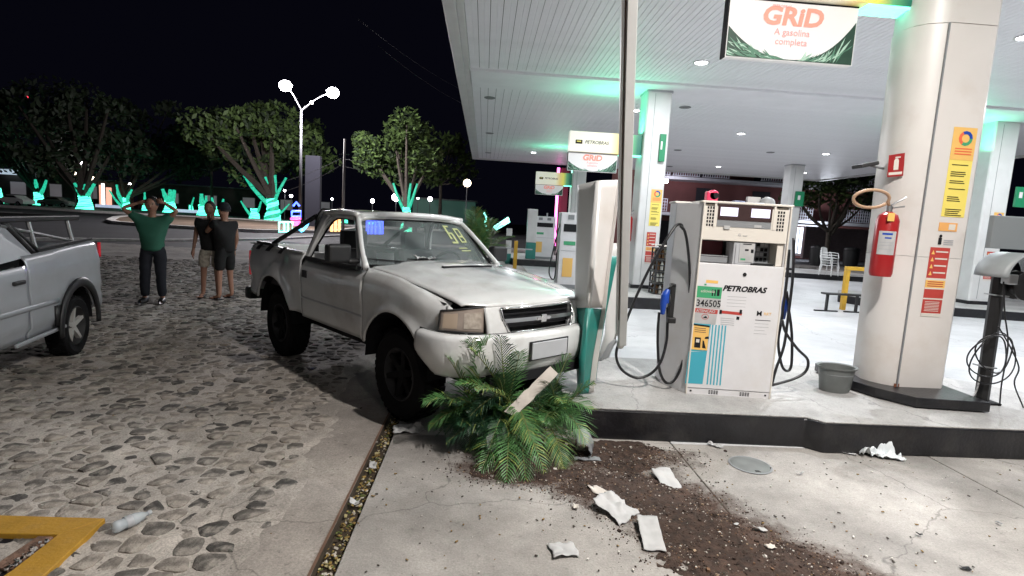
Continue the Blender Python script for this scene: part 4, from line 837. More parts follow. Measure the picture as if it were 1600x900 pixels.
tag(mb.build('grit', [M('dark_grit', (.06, .05, .04), .9), M('pale_grit', (.55, .52, .48), .9), M('leaf_grit', (.22, .14, .05), .9)]), 'fine grit and leaf bits scattered over the yard', 'grit', kind='stuff')
def sheetpaper(name, label, cat, c, w, h, rz, crum=.01, z=.006, mat='paper', lift=0., seed=0, outline=.08, nn=14, tilt=(0, 0)):
    def fn(u, v):
        a, b = (u-.5), (v-.5); m = 1+outline*2*nz(math.atan2(b, a)*1.3+seed, seed*1.7)+outline*nz(math.atan2(b, a)*4+seed, 4); x, y = a*w*m, b*h*m
        zz = abs(crum*nz(x*14+seed, y*14, seed)*2.2)+abs(crum*.5*nz(x*45+seed, y*45, seed))+lift*(u-.5)**2*4+a*w*tilt[0]+b*h*tilt[1]
        return (c.x+x*math.cos(rz)-y*math.sin(rz), c.y+x*math.sin(rz)+y*math.cos(rz), c.z+z+zz)
    o = MB().grid(fn, nn, nn).build(name, mat, smooth=2, solid=.0008); tag(o, label, cat); return o
sheetpaper('paper_sheet', 'white torn card on the soil edge, uppermost of the near papers', 'paper', P(1041, 752), .135, .20, .1, .010, .020, seed=1, tilt=(0, .22))
sheetpaper('foam_shard', 'irregular white broken panel piece on the soil', 'debris', P(962, 800), .17, .20, .6, .014, .030, seed=5, outline=.18, tilt=(0, .25))
sheetpaper('paper_strip', 'long white rectangular strip lying on the soil, pointing at camera', 'paper', P(1016, 840), .115, .27, -.12, .006, .03, seed=3, outline=.03, tilt=(0, .15))
sheetpaper('plaster_piece', 'jagged small white piece nearest the camera on the soil', 'debris', P(880, 862), .13, .12, .15, .010, .012, seed=9, outline=.12)
sheetpaper('crushed_bag', 'crumpled whitish sheet beside the gutter under the truck nose', 'debris', P(638, 673), .22, .17, .3, .03, .012, seed=13, outline=.2)
sheetpaper('plastic_bag', 'large crumpled pale plastic bag against the black kerb', 'bag', P(1370, 712), .30, .15, -.15, .060, .010, seed=22, outline=.22, nn=26, mat=M('pale_plastic_film', (.66, .70, .72), .3, var=.1, vs=9))
sheetpaper('litter_scrap', 'thin white scrap left of the crumpled bag by the kerb', 'litter', P(1322, 709), .14, .035, -.4, .02, .006, seed=31)
sheetpaper('litter_scrap', 'small white scrap left of the round drain cover', 'litter', P(1117, 698), .11, .035, -.5, .02, .006, seed=33, outline=.3)
sheetpaper('litter_scrap', 'small cream flake on the far side of the soil', 'litter', P(1186, 830), .07, .035, -.2, .012, .012, seed=35, outline=.25)
sheetpaper('litter_scrap', 'tiny white curl on the pale slab right of the drain cover', 'litter', P(1250, 742), .045, .02, .1, .02, .006, seed=36, outline=.3)
sheetpaper('cardboard_scrap', 'small yellow brown cardboard scrap by the kerb at right', 'litter', P(1551, 714), .10, .045, -.1, .01, .010, seed=37, mat='yellow')
sheetpaper('pebble_flake', 'pale stone flake in the gutter beside the cement skirt', 'litter', P(582, 730, -.03), .05, .09, .1, .02, .012, seed=38, outline=.2)
sheetpaper('pebble_flake', 'lower pale stone flake lying in the gutter', 'litter', P(554, 790, -.03), .05, .04, .1, .02, .012, seed=39, outline=.2)
sheetpaper('litter_scrap', 'dark flattened scrap at the bottom right of the slabs', 'litter', P(1508, 890), .045, .03, -.3, .01, .006, seed=40, mat='ink')
for k, (u, v, w_, m_) in enumerate([(1077, 832, .035, 'paper'), (1150, 822, .03, 'paper'), (900, 795, .05, 'wood'), (935, 770, .13, 'wood'), (1000, 720, .03, 'paper'), (1290, 697, .04, 'orange'), (1268, 693, .03, 'paper'), (1560, 820, .03, 'grey'), (1436, 838, .03, 'ink'), (1205, 858, .05, 'wood')]):
    sheetpaper('debris_bit', ['little white chip between strip and soil edge', 'white crumb right of the long paper strip', 'pale splinter between palm and white shard', 'bent brown pot shard in front of the palm', 'small white chip above the papers', 'orange bit at the foot of the kerb', 'white bit at the foot of the kerb left of the bag', 'grey chip on the right hand slab', 'dark chip on the right hand slab', 'flat stone at the soil edge'][k], 'debris', P(u, v), w_, w_*.6, k*.7, .012, .012, mat=m_, seed=50+k, outline=.3, nn=6)
# wooden strip lying across the palm
a, b = W(797, 646, 3.62), W(866, 578, 3.74); d = (b-a).normalized(); s_ = d.cross(Vector((0, -.75, .66))).normalized()*.040
mb = MB(); n = 12; vs = []
for i in range(n+1):
    p = a.lerp(b, i/n); ww = 1+.25*nz(i*.9, 3); vs += [p-s_*ww, p+s_*ww]
vs[0] = vs[0]-d*.02; vs[1] = vs[1]+d*.012
mb.add(vs, [(2*i, 2*i+1, 2*i+3, 2*i+2) for i in range(n)]); x_ = mb.build('broken_board', 'wood', solid=.012); tag(x_, 'pale broken board lying across the palm leaves', 'board')
# drain cover
c = P(1172, 727); t = thing('drain_cover', 'round grey metal drain cover set in the concrete', 'drain cover', c)
MB().lathe([(.145, .001), (.150, .005), (.138, .006), (.136, .004)], c, n=36).build('rim', 'grey', t, smooth=2)
MB().lathe([(.135, .0045), (.001, .0046)], c, n=36).build('lid', M('worn_lid', (.17, .18, .175), .55, metal=.2, var=.25, vs=8), t, fix=True)
MB().box(c+Vector((.0, -.105, .006)), (.03, .012, .004)).build('lift_slot', 'ink', t)
# yellow painted pit edge bottom left, with its opening
t = thing('pit_frame', 'yellow painted frame of an open pit at the bottom left corner', 'pit frame', P(60, 850))
def fr(name, uv, mat, z0, h): p = [P(u, v) for u, v in uv]; return MB().plate([Vector((q.x, q.y, z0)) for q in p], (0, 0, h)).build(name, mat, t, fix=True, bevel=.004)
ypm = M('worn_yellow_floor_paint', (.50, .27, .025), .6, var=.25, vs=7, dirt=.55, ds=7, dirtcol=(.20, .13, .06), bump=.3)
fr('long_side', [(-260, 806), (165, 818), (90, 844), (-260, 838)], ypm, -.02, .05); fr('slanted_side', [(164.9, 818.3), (75, 903), (20, 950), (-40, 940), (20, 900), (91, 843.7)], ypm, -.02, .0495)
fr('pit_dark_plate', [(-260, 838), (92, 842), (20, 905), (-30, 945), (-260, 940)], 'ink', -.02, .023)  # flat black plate, stands in for the darkness of the pit
fr('rusty_ledge', [(60, 843), (84, 844), (12, 898), (-10, 890)], M('rusty_debris', (.22, .13, .09), .9, var=.6, vs=25, bump=1.), .004, .016)
mb = MB()
for k in range(60): f = random.random(); p = P(72-62*f+random.uniform(-6, 6), 845+45*f, .02); mb.box((p.x, p.y, .023), (.014, .011, .007), random.choice([0, 1, 2]), Matrix.Rotation(random.uniform(0, 3), 3, 'Z'))
tag(mb.build('ledge_grit', ['brown', 'wood', 'paper'], t), kind='stuff')
# plastic bottle on the cobbles
a, b = P(176, 826, .045), P(208, 812, .045); t = thing('plastic_bottle', 'clear crushed plastic bottle lying beside the yellow frame', 'bottle', a)
dv = (b-a).normalized(); mb = MB().lathe([(.001, 0), (.026, .004), (.03, .02), (.027, .05), (.031, .08), (.030, .11), (.022, .14), (.011, .155), (.011, .17)], a, dv, 16); mb.build('bottle_body', glassmat('clear_plastic', (.6, .66, .7), .5, .15), t, smooth=True)
MB().lathe([(.013, .165), (.013, .182), (.001, .182)], a, dv, 12).build('cap', 'lgrey', t); MB().lathe([(.0315, .055), (.0315, .085)], a, dv, 16).build('wrapper', 'lgrey', t, smooth=True)

# fallen palm
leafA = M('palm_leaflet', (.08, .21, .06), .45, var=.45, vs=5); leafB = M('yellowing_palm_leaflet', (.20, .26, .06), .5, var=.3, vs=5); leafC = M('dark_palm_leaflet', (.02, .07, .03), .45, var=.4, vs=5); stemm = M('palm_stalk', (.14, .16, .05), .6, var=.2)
def frond(par, base, tip, sag, wid, n=30, mat=None, yl=.15, bend=None):
    base, tip = Vector(base), Vector(tip); d = tip-base; Ln = d.length; mid = base.lerp(tip, .5)+Vector((0, 0, sag))+(bend or Vector())
    c = [base*(1-t_)**2+mid*2*t_*(1-t_)+tip*t_*t_ for t_ in [i/(n-1) for i in range(n)]]
    mb = MB().tube(c, [.006*(1-.8*i/(n-1))+.0008 for i in range(n)], 5, 1, False)
    for i in range(2, n):
        tt = i/(n-1); p = c[i]; tg = (c[min(i+1, n-1)]-c[max(i-1, 0)]).normalized(); side = tg.cross(Vector((0, 0, 1))); 
        if side.length < .1: side = Vector((1, 0, 0))
        side.normalize(); upv = side.cross(tg); ll = wid*1.45*math.sin(PI*min(1, .12+tt*.86))**.6*random.uniform(.85, 1.1)
        for sg in (-1, 1):
            for rep in (0,):
                q0 = p-tg*rep*.5*Ln/(n-1); fw = .45+1.0*tt; dr = (side*sg+tg*fw+upv*random.uniform(.05, .35)).normalized(); tp_ = q0+dr*ll+Vector((0, 0, -ll*random.uniform(.0, .30))); md = q0+dr*ll*.5+Vector((0, 0, ll*.03)); w_ = tg*(.0058+.0015*random.random())*max(1, Ln/.5); 
                mi = 2 if random.random() < yl else 0
                mb.add([q0-w_*.5, q0+w_*.5, md+w_*.75+upv*.003, md-w_*.75+upv*.003, tp_], [(0, 1, 2, 3), (3, 2, 4)], mi)
    return mb.build('frond', [mat or leafA, stemm, leafB], par)
pc = Vector((.22, 3.86, 0))
t = thing('fallen_palm', 'uprooted potted palm with spreading green fronds under the truck nose', 'palm', (pc.x, pc.y, 0))
mb = MB()
for k in range(7):
    a = 2*PI*k/7; b0_ = pc+Vector((.05*math.cos(a), .05*math.sin(a), .02)); mb.tube(curve([b0_, b0_+Vector((.05*math.cos(a), .03*math.sin(a), .16)), b0_+Vector((.10*math.cos(a), .06*math.sin(a), .34))], 4), [.013]*8+[.008], 6)
mb.build('stems', stemm, t, smooth=True)
def TP(u, v, y): return W(u, v, y)
hub = W(800, 632, 3.82); hub2 = W(860, 640, 3.85); hub3 = W(740, 640, 3.85)
FR = [(hub3, 762, 528, 3.75, .06, .15, 0), (hub3, 700, 560, 3.7, .10, .13, 0), (hub3, 664, 628, 3.7, .10, .12, 0), (hub, 735, 545, 3.65, .10, .13, 1), (hub, 812, 552, 3.75, .03, .13, 0), (hub3, 672, 668, 3.72, .10, .11, 0),
      (hub, 790, 775, 3.28, .10, .145, 0), (hub, 850, 735, 3.32, .10, .12, 1), (hub, 820, 760, 3.32, .10, .13, 0), (hub, 752, 735, 3.42, .10, .13, 0), (hub3, 738, 532, 3.70, .05, .14, 0), (hub, 782, 528, 3.72, .05, .14, 2), (hub, 765, 700, 3.5, .12, .11, 2), (hub2, 915, 690, 3.55, .12, .14, 0), (hub2, 922, 640, 3.6, .12, .15, 0), (hub2, 925, 600, 3.8, .08, .14, 0), (hub2, 880, 735, 3.5, .12, .12, 1), (hub2, 888, 555, 3.95, .05, .12, 0),
      (hub, 715, 600, 3.65, .10, .13, 0), (hub, 700, 690, 3.62, .12, .12, 2), (hub, 830, 690, 3.45, .12, .12, 0), (hub, 745, 610, 3.5, .12, .12, 1), (hub2, 860, 600, 3.6, .05, .12, 2), (hub, 780, 590, 3.6, .06, .11, 2), (hub3, 720, 665, 3.6, .10, .11, 2), (hub2, 905, 665, 3.9, .1, .12, 2), (hub, 735, 650, 3.6, .13, .12, 2), (hub2, 850, 660, 3.5, .1, .12, 0), (hub2, 880, 630, 3.45, .12, .13, 0), (hub, 805, 730, 3.6, .10, .12, 2), (hub, 760, 575, 3.8, .05, .12, 2)]
for (h_, u, v, y, sg, wd_, kind) in FR:
    tip = TP(u, v, y); tip.z = max(tip.z, .02); frond(t, h_+Vector((random.uniform(-.05, .05), random.uniform(-.04, .04), random.uniform(-.12, .05))), tip, sg, wd_, mat=[leafA, leafA, leafC][kind], yl=[.12, .5, .05][kind])
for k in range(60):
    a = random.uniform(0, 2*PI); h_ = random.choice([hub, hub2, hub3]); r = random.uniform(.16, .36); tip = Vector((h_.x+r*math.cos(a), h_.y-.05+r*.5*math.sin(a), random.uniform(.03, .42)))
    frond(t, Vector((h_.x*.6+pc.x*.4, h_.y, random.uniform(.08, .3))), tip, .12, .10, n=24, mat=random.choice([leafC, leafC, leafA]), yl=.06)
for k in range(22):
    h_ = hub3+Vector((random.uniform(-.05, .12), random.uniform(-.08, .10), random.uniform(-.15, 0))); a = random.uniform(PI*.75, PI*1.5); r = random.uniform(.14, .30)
    frond(t, h_, Vector((h_.x+r*math.cos(a), h_.y+r*.7*math.sin(a), random.uniform(.02, .22))), .10, .10, n=24, mat=leafC, yl=.04)  # added dark-coloured fronds that deepen the shade by the truck nose
# its broken pot
q = P(905, 712); t = thing('broken_pot', 'broken dark plastic plant pot lying at the right of the palm', 'pot', q)
mb = MB(); mb.grid(lambda u, v: (q.x+(.06+.05*v)*math.cos(2.6*u-.6)+.02*nz(u*4, v*3), q.y+.08-.16*(1-v), .06+(.06+.05*v)*math.sin(2.6*u-.6)+.01*nz(u*5, v*7, 1)), 18, 8); mb.build('pot_wall', 'grey', t, smooth=True, solid=.005)
mb = MB(); mb.grid(lambda u, v: (q.x-.05+.2*u, q.y-.1+.05*v+.02*nz(u*5, 1), .012+.015*abs(nz(u*6, v*6))), 8, 3); mb.build('pot_shard', 'grey', t, solid=.004)
K['alloy'] = M('silver_alloy_paint', (.50, .49, .47), .35, metal=.2, dirt=.3, ds=9)
# ================================================================== VEHICLES
def sstep(a, b, x): t_ = max(0, min(1, (x-a)/(b-a))); return t_*t_*(3-2*t_)
def wheel(t, x, y, R, wdt, rimmat='steel', sg=-1, spokes=5, rr=.6):
    T = MB(); w = wdt/2; ax = (0, sg, 0)
    T.lathe([(R*rr, -w*.85), (R*.88, -w), (R*.97, -w*.82), (R, -w*.5), (R, w*.5), (R*.97, w*.82), (R*.88, w), (R*rr, w*.85)], (x, y, R), ax, 36)
    o = T.build('wheel', 'rubber', t, smooth=2, local=True)
    Tr = MB()
    for k in range(36):
        a = 2*PI*k/36
        for s_ in (-.5, 0, .5): Tr.box((x+(R+.001)*math.cos(a+s_*.08), y+s_*w*1.1, R+(R+.001)*math.sin(a+s_*.08)), (.008, w*.48, R*.11), rot=Matrix.Rotation(-a, 3, 'Y'))
    Tr.build('tread', 'rubber', o, local=True).__setitem__('kind', 'stuff')
    Rm = MB(); Rm.lathe([(R*rr, w*.84), (R*(rr-.03), w*.9), (R*(rr-.07), w*.5), (R*(rr-.09), -w*.6), (.001, -w*.6)], (x, y, R), ax, 36, 1)
    Rm.lathe([(.001, w*.62), (R*.10, w*.62), (R*.12, w*.3)], (x, y, R), ax, 16)
    for k in range(spokes):
        a = 2*PI*k/spokes+.3; c, s = math.cos(a), math.sin(a); p = lambda r, q, h: Vector((x+r*c-q*s, y+sg*h, R+r*s+q*c))
        Rm.hexa([p(R*.08, -R*.10, w*.25), p(R*(rr-.06), -R*.06, w*.35), p(R*(rr-.06), R*.06, w*.35), p(R*.08, R*.10, w*.25)], [p(R*.08, -R*.09, w*.58), p(R*(rr-.05), -R*.05, w*.78), p(R*(rr-.05), R*.05, w*.78), p(R*.08, R*.09, w*.58)])
    Rm.build('rim', [rimmat, 'dark'], o, smooth=2, local=True); return o
def side_panel(name, t, x0, x1, zb, zt, yf, mat, sg=-1, nx=40, nz_=12, th=.012, par=None):
    def fn(u, v): x = x0+(x1-x0)*u; a, b = zb(x), zt(x); z = a+(b-a)*v; return (x, sg*yf(x, z, b), z)
    return MB().grid(fn, nx, nz_, flip=(sg > 0)).build(name, mat, par or t, smooth=True, solid=th, local=True)
def arch(x, xc, R, zc, base):
    return max(base, zc+math.sqrt(max(0, R*R-(x-xc)**2))) if abs(x-xc) < R else base
# ---------------- white crashed pickup
PA = math.radians(-48.8)
t = thing('pickup_truck', 'white single cab pickup with dented bed, stopped nose-first at the palm', 'pickup truck', (-.099, 4.832, 0), PA); TR = t
WX = -2.42; HW = .80
def yw(x, z, ztop):
    w = HW+.012*math.exp(-((z-.98)/.10)**2)+ (.030*math.exp(-((math.hypot(x-.03, z-.40)-.46)/.07)**2)+.030*math.exp(-((math.hypot(x-WX, z-.40)-.50)/.07)**2))
    if z < .72: w -= .03*((.72-z)/.15)**2*.6
    if x > .2: w -= .20*((x-.2)/.6)**2
    if x < -2.9: w -= .05*((-2.9-x)/.4)**2
    d = ztop-z
    if d < .10: w -= .055*(1-d/.10)**2
    return w
zf_t = lambda x: interp(x, [(-.47, 1.195), (-.25, 1.185), (.04, 1.165), (.35, 1.11), (.62, 1.035), (.70, 1.00)])
zf_b = lambda x: arch(x, .03, .43, .46, .57 if x < .1 else .60)
for sg in (-1, 1):
    side_panel('front_fender', t, -.452, .60, zf_b, zf_t, yw, 'pwhite', sg, 60, 14)
    side_panel('bedside', t, -3.25, -1.715, lambda x: arch(x, WX, .47, .44, .57 if x > -2.4 else .62)+(.03*sstep(-2.2, -1.9, x) if x > WX+.3 else 0), lambda x: 1.225+.004*math.sin(x*9), lambda x, z, b: yw(x, z, b)-(0.035*math.exp(-((x+2.3)/.25)**2-((z-1.13)/.09)**2)+.02*nz(x*3, z*4, 2)*(1 if sg < 0 else 0)), 'pwhite', sg, 80, 16)
# doors
def door(sg):
    zt_ = lambda x: 1.165+.03*sstep(-.9, -.5, x)*0
    d = side_panel('door', t, -1.700, -.462, lambda x: .575, zt_, yw, 'pwhite', sg, 30, 14, .02)
    mb = MB(); W0 = sg*(HW+.012)
    mb.box((-1.60, sg*(HW+.010), 1.02), (.11, .02, .075)); mb.build('handle', 'black', d, bevel=.008, local=True)
    MB().grid(lambda u, v: (-1.695+1.23*u, sg*(yw(-1, .77+.012*v, 1.2)+.006*math.sin(PI*v)), .765+.022*v), 20, 3, flip=(sg > 0)).build('moulding', 'lgrey', d, smooth=True, local=True)
    # window frame
    fr_ = [Vector((-.62, sg*.745, 1.165)), Vector((-.72, sg*.705, 1.32)), Vector((-.86, sg*.645, 1.50)), Vector((-.97, sg*.605, 1.595)), Vector((-1.15, sg*.60, 1.612)), Vector((-1.38, sg*.605, 1.600)), Vector((-1.50, sg*.635, 1.50)), Vector((-1.62, sg*.69, 1.32)), Vector((-1.69, sg*.745, 1.165))]
    MB().tube(curve(fr_, 4), .021, 6).build('window_frame', 'pwhite', d, smooth=True, local=True)
    fr2 = [p*1.0+Vector((0, -sg*.012, -.012)) for p in fr_]; MB().tube(curve(fr2, 4), .018, 6).build('window_seal', 'rubber', d, smooth=True, local=True)
    MB().grid(lambda u, v: (-.60-1.06*u, sg*(.742-.004*v), 1.155+.035*v), 12, 1).build('door_card', 'dark', d, solid=.05, local=True)
    m = MB(); m.box((-.66, sg*.93, 1.30), (.10, .21, .16)).box((-.63, sg*.80, 1.235), (.06, .12, .05)); mo = m.build('wing_mirror', 'black', d, bevel=.03, seg=3, local=True)
    MB().box((-.715, sg*.93, 1.305), (.008, .17, .12)).build('mirror_glass', 'chrome', mo, bevel=.01, local=True)
    MB().add([(-.99, sg*.60, 1.59), (-1.37, sg*.603, 1.59), (-1.44, sg*.62, 1.52), (-.90, sg*.622, 1.52)], [(0, 1, 2, 3)]).build('window_glass', 'glass2', d, local=True) if sg > 0 else None
door(-1); door(1)
# pillars, roof, cab
mb = MB()
for sg in (-1, 1):
    mb.tube(curve([(-.47, sg*.765, 1.19), (-.62, sg*.725, 1.33), (-.80, sg*.655, 1.50), (-.93, sg*.60, 1.612)], 4), [.030, .028, .026, .024, .024, .024, .024, .024, .026, .026, .026, .026, .028], 8)
mb.build('windscreen_pillars', 'pwhite', t, smooth=True, local=True)['kind'] = 'stuff'
def roof(u, v):
    y = (2*u-1); x = -.895-.745*v+.05*(1-y*y)*(1-v); e = abs(y)**4; z = 1.688-.045*e-.030*(1-v)**3-.035*max(0, v-.85)/.15; return (x, y*.615, z)
MB().tube(curve([(-.945, -.60, 1.625), (-.875, -.35, 1.650), (-.85, 0, 1.658), (-.875, .35, 1.650), (-.945, .60, 1.625)], 5), .030, 10).build('roof_header', 'pwhite', t, smooth=True, local=True)
for sg in (-1, 1): MB().tube(curve([(-.92, sg*.605, 1.635), (-1.25, sg*.618, 1.655), (-1.58, sg*.612, 1.632)], 5), .026, 8).build('roof_side_rail', 'pwhite', t, smooth=True, local=True)
MB().grid(roof, 20, 16).build('roof', 'pwhite', t, smooth=True, solid=.045, local=True)
cw = [(-1.60, .60, 1.61), (-1.66, .66, 1.42), (-1.72, .72, 1.20), (-1.725, .75, 1.0), (-1.725, .75, .58)]
for sg in (-1, 1):
    mb = MB()
    def cp_(u, v): k = v*4; i = min(3, int(k)); f = k-i; a, b = cw[i], cw[i+1]; return (a[0]+(b[0]-a[0])*f+.14*(1-u)*(1 if v < .55 else .0)*(1-v), sg*(a[1]+(b[1]-a[1])*f), a[2]+(b[2]-a[2])*f)
    mb.grid(cp_, 4, 12, flip=(sg < 0)).build('cab_corner', 'pwhite', t, smooth=True, solid=.03, local=True)
mb = MB(); mb.add([(-1.73, -.75, .58), (-1.73, .75, .58), (-1.73, .73, 1.22), (-1.73, -.73, 1.22)], [(0, 1, 2, 3)]).add([(-1.635, -.56, 1.58), (-1.635, .56, 1.58), (-1.62, .58, 1.635), (-1.62, -.58, 1.635)], [(0, 1, 2, 3)]); mb.build('cab_rear_wall', 'pwhite', t, solid=.03, local=True)
MB().add([(-1.725, -.66, 1.22), (-1.725, .66, 1.22), (-1.635, .56, 1.58), (-1.635, -.56, 1.58)], [(0, 1, 2, 3)]).build('rear_window', 'glass2', t, local=True)
def ws(u, v): y = 2*u-1; return (-.565-.38*v+.10*(1-y*y)*(1-.4*v), y*(.735-.125*v), 1.20+.412*v)
MB().grid(ws, 16, 10).build('windscreen', 'glass', t, smooth=True, local=True)
mb = MB(); e = [ws(0, k/8) for k in range(9)]+[ws(k/12, 1) for k in range(1, 12)]+[ws(1, 1-k/8) for k in range(9)]+[ws(1-k/12, 0) for k in range(1, 13)]
mb.tube([Vector(p)+Vector((.002, 0, 0)) for p in e], .014, 5); mb.build('windscreen_seal', 'rubber', t, smooth=True, local=True)
mb = MB()
def wsp(u, v, l=.006): p = Vector(ws(u, v)); return p+Vector((l*.75, 0, l*.66))
wst = M('yellow_green_sticker_paint', (.40, .44, .20), .8)
def wsb(a, b, c, d): mb.add([wsp(a, b), wsp(c, b), wsp(c, d), wsp(a, d)], [(0, 1, 2, 3)], 0)
for q in ((.745, .86, .80, .90), (.745, .58, .765, .88), (.745, .70, .80, .735), (.785, .50, .805, .72), (.74, .48, .80, .52), (.84, .50, .855, .84), (.84, .80, .90, .84), (.89, .52, .905, .82), (.84, .50, .90, .53), (.86, .62, .89, .66), (.77, .36, .86, .38), (.78, .30, .88, .32)): wsb(*q)
mb.build('windscreen_writing', wst, t, local=True)
for sg, y0 in ((-1, -.42), (1, .12)):
    p0 = Vector((-.43, y0, 1.215)); p1 = Vector(ws(.5+y0*.5+.05, .03))+Vector((.02, 0, .015)); p2 = Vector(ws(max(.05, .5+y0*.5-.22), .10))+Vector((.02, 0, .014)); MB().tube([p0, p1, p2], .007, 6).tube([p2.lerp(p1, 1.2), p2.lerp(p1, -.25)], .006, 5).build('wiper', 'black', t, local=True)
# hood
def xf(y): a = abs(y)/HW; return .885-.09*a*a-.17*a**5
hc_ = [(-.50, 1.238), (-.2, 1.222), (.1, 1.190), (.45, 1.142), (.66, 1.098), (.78, 1.058), (.84, 1.028), (.90, .98)]
def hood_(u, v):
    a = 2*u-1; hw = interp(v, [(0, .735), (.5, .725), (.8, .70), (1, .665)]); y = a*hw; xr = -.44+.02*(1-a*a); xfr = xf(y)-.035-.012*sstep(.48, .56, abs(y)); x = xr+(xfr-xr)*v
    z = interp(x+.0*v, hc_); e = abs(a); z -= .042*e*e*(1-.0*v); z += .016*(1-sstep(.40, .50, abs(y)))*(1-.6*v)
    z -= .006*sstep(.97, 1, e)*2
    z += -.012*math.exp(-((x-.1)/.1)**2-((y+.35)/.08)**2)
    return (x, y, z)
MB().grid(hood_, 48, 40).build('hood', 'pwhite', t, smooth=True, solid=.012, local=True)
MB().grid(lambda u, v: (-.60+.17*v, (2*u-1)*.74, 1.175+.01*v-.02*(2*u-1)**2), 12, 2).build('cowl', 'black', t, solid=.01, local=True)
mb = MB()
for sg in (-1, 1): mb.grid(lambda u, v: (-.44+1.02*u, sg*((.700-.004*u-.03*max(0, u-.6))+.030*v), interp(-.44+1.02*u, hc_)-.085+.004*v), 20, 1)
mb.build('engine_bay', 'ink', t, local=True)
# scoop
def sc_(u, v): a = 2*u-1; return (-.36+.30*v, a*(.26+.03*v), 1.232-.045*(v)*0+.036*math.sin(PI*.5*min(1, v*1.4))*(1-abs(a)**6)-.03*v)
MB().grid(sc_, 20, 8).build('hood_scoop', 'pwhite', t, smooth=True, solid=.01, local=True)
MB().box((-.045, 0, 1.222), (.035, .55, .036)).build('scoop_opening', 'ink', t, local=True)
MB().box((.0, -.62, 1.17), (.05, .02, .008)).box((.05, .25, 1.212), (.03, .02, .004)).build('washer_nozzle', 'black', t, local=True)
# nose around the grille
def nose(u, v):
    y = (2*u-1)*.522; x = xf(y)-.035+.055*math.sin(PI*.5*v)+.0*v; z = 1.035-.215*v-.01*(2*u-1)**2*(1-v); return (x, y, z)
gl = lambda u, v: .115 < u < .885 and .10 < v < .93
mb = MB(); NU, NV = 52, 20; vs = [nose(i/NU, j/NV) for j in range(NV+1) for i in range(NU+1)]
def ginside(y, z): w_ = .395-.10*max(0, (.93-z)/.12)**1*.6 if z < .93 else .395; return abs(y) < w_ and .838 < z < 1.012
fs = []
for j in range(NV):
    for i in range(NU):
        ps = [vs[k] for k in (j*(NU+1)+i, j*(NU+1)+i+1, (j+1)*(NU+1)+i+1, (j+1)*(NU+1)+i)]; cy_ = sum(p[1] for p in ps)/4; cz_ = sum(p[2] for p in ps)/4
        if not ginside(cy_, cz_): fs.append((j*(NU+1)+i, (j+1)*(NU+1)+i, (j+1)*(NU+1)+i+1, j*(NU+1)+i+1))
mb.add(vs, fs); mb.build('grille_surround', 'pwhite', t, smooth=True, solid=.05, local=True)
gp = [(-.40, 1.015), (.40, 1.015), (.395, .95), (.345, .838), (-.345, .838), (-.395, .95)]
def gx(y, z): return xf(y)-.035+.055*math.sin(PI*.5*max(0, min(1, (1.035-z)/.215)))
MB().grid(lambda u, v: ((lambda y: (xf(y)-.05, y, 1.02-.19*v))((2*u-1)*.41)), 16, 2).build('grille_back', 'ink', t, local=True)
rim_ = [];
for (a, b) in zip(gp, gp[1:]+gp[:1]):
    for k in range(8): f = k/8; y, z = a[0]+(b[0]-a[0])*f, a[1]+(b[1]-a[1])*f; rim_.append(Vector((gx(y, z)+.006, y, z)))
rim_.append(rim_[0]); MB().tube(rim_, .010, 6).build('grille_frame', 'chrome', t, smooth=True, local=True)
for z_ in (.970, .880):
    MB().tube([Vector((gx(y, z_)-.022, y, z_)) for y in [(-.36+.72*k/12) for k in range(13)]], .005, 5).build('grille_slat', 'ink', t, local=True)
mb = MB(); zc = .926
mb.grid(lambda u, v: ((lambda y, z: (gx(y, z)+.004, y, z))((2*u-1)*.385, zc+.014-.028*v)), 20, 2)
mb.build('grille_bar', 'steel', t, solid=.012, local=True)
mb = MB(); X = gx(0, zc)+.012; sh = .010
pts = [(-.072-sh, -.011), (-.072, .013), (-.030, .013), (-.026, .030), (.030, .030), (.030, .013), (.072+sh, .013), (.072, -.011), (.030, -.011), (.026, -.028), (-.030, -.028), (-.030, -.011)]
mb.plate([Vector((X, y, zc+z)) for y, z in pts][::-1], (.012, 0, 0)); mb.build('bow_tie_emblem', 'chrome', t, bevel=.002, local=True)
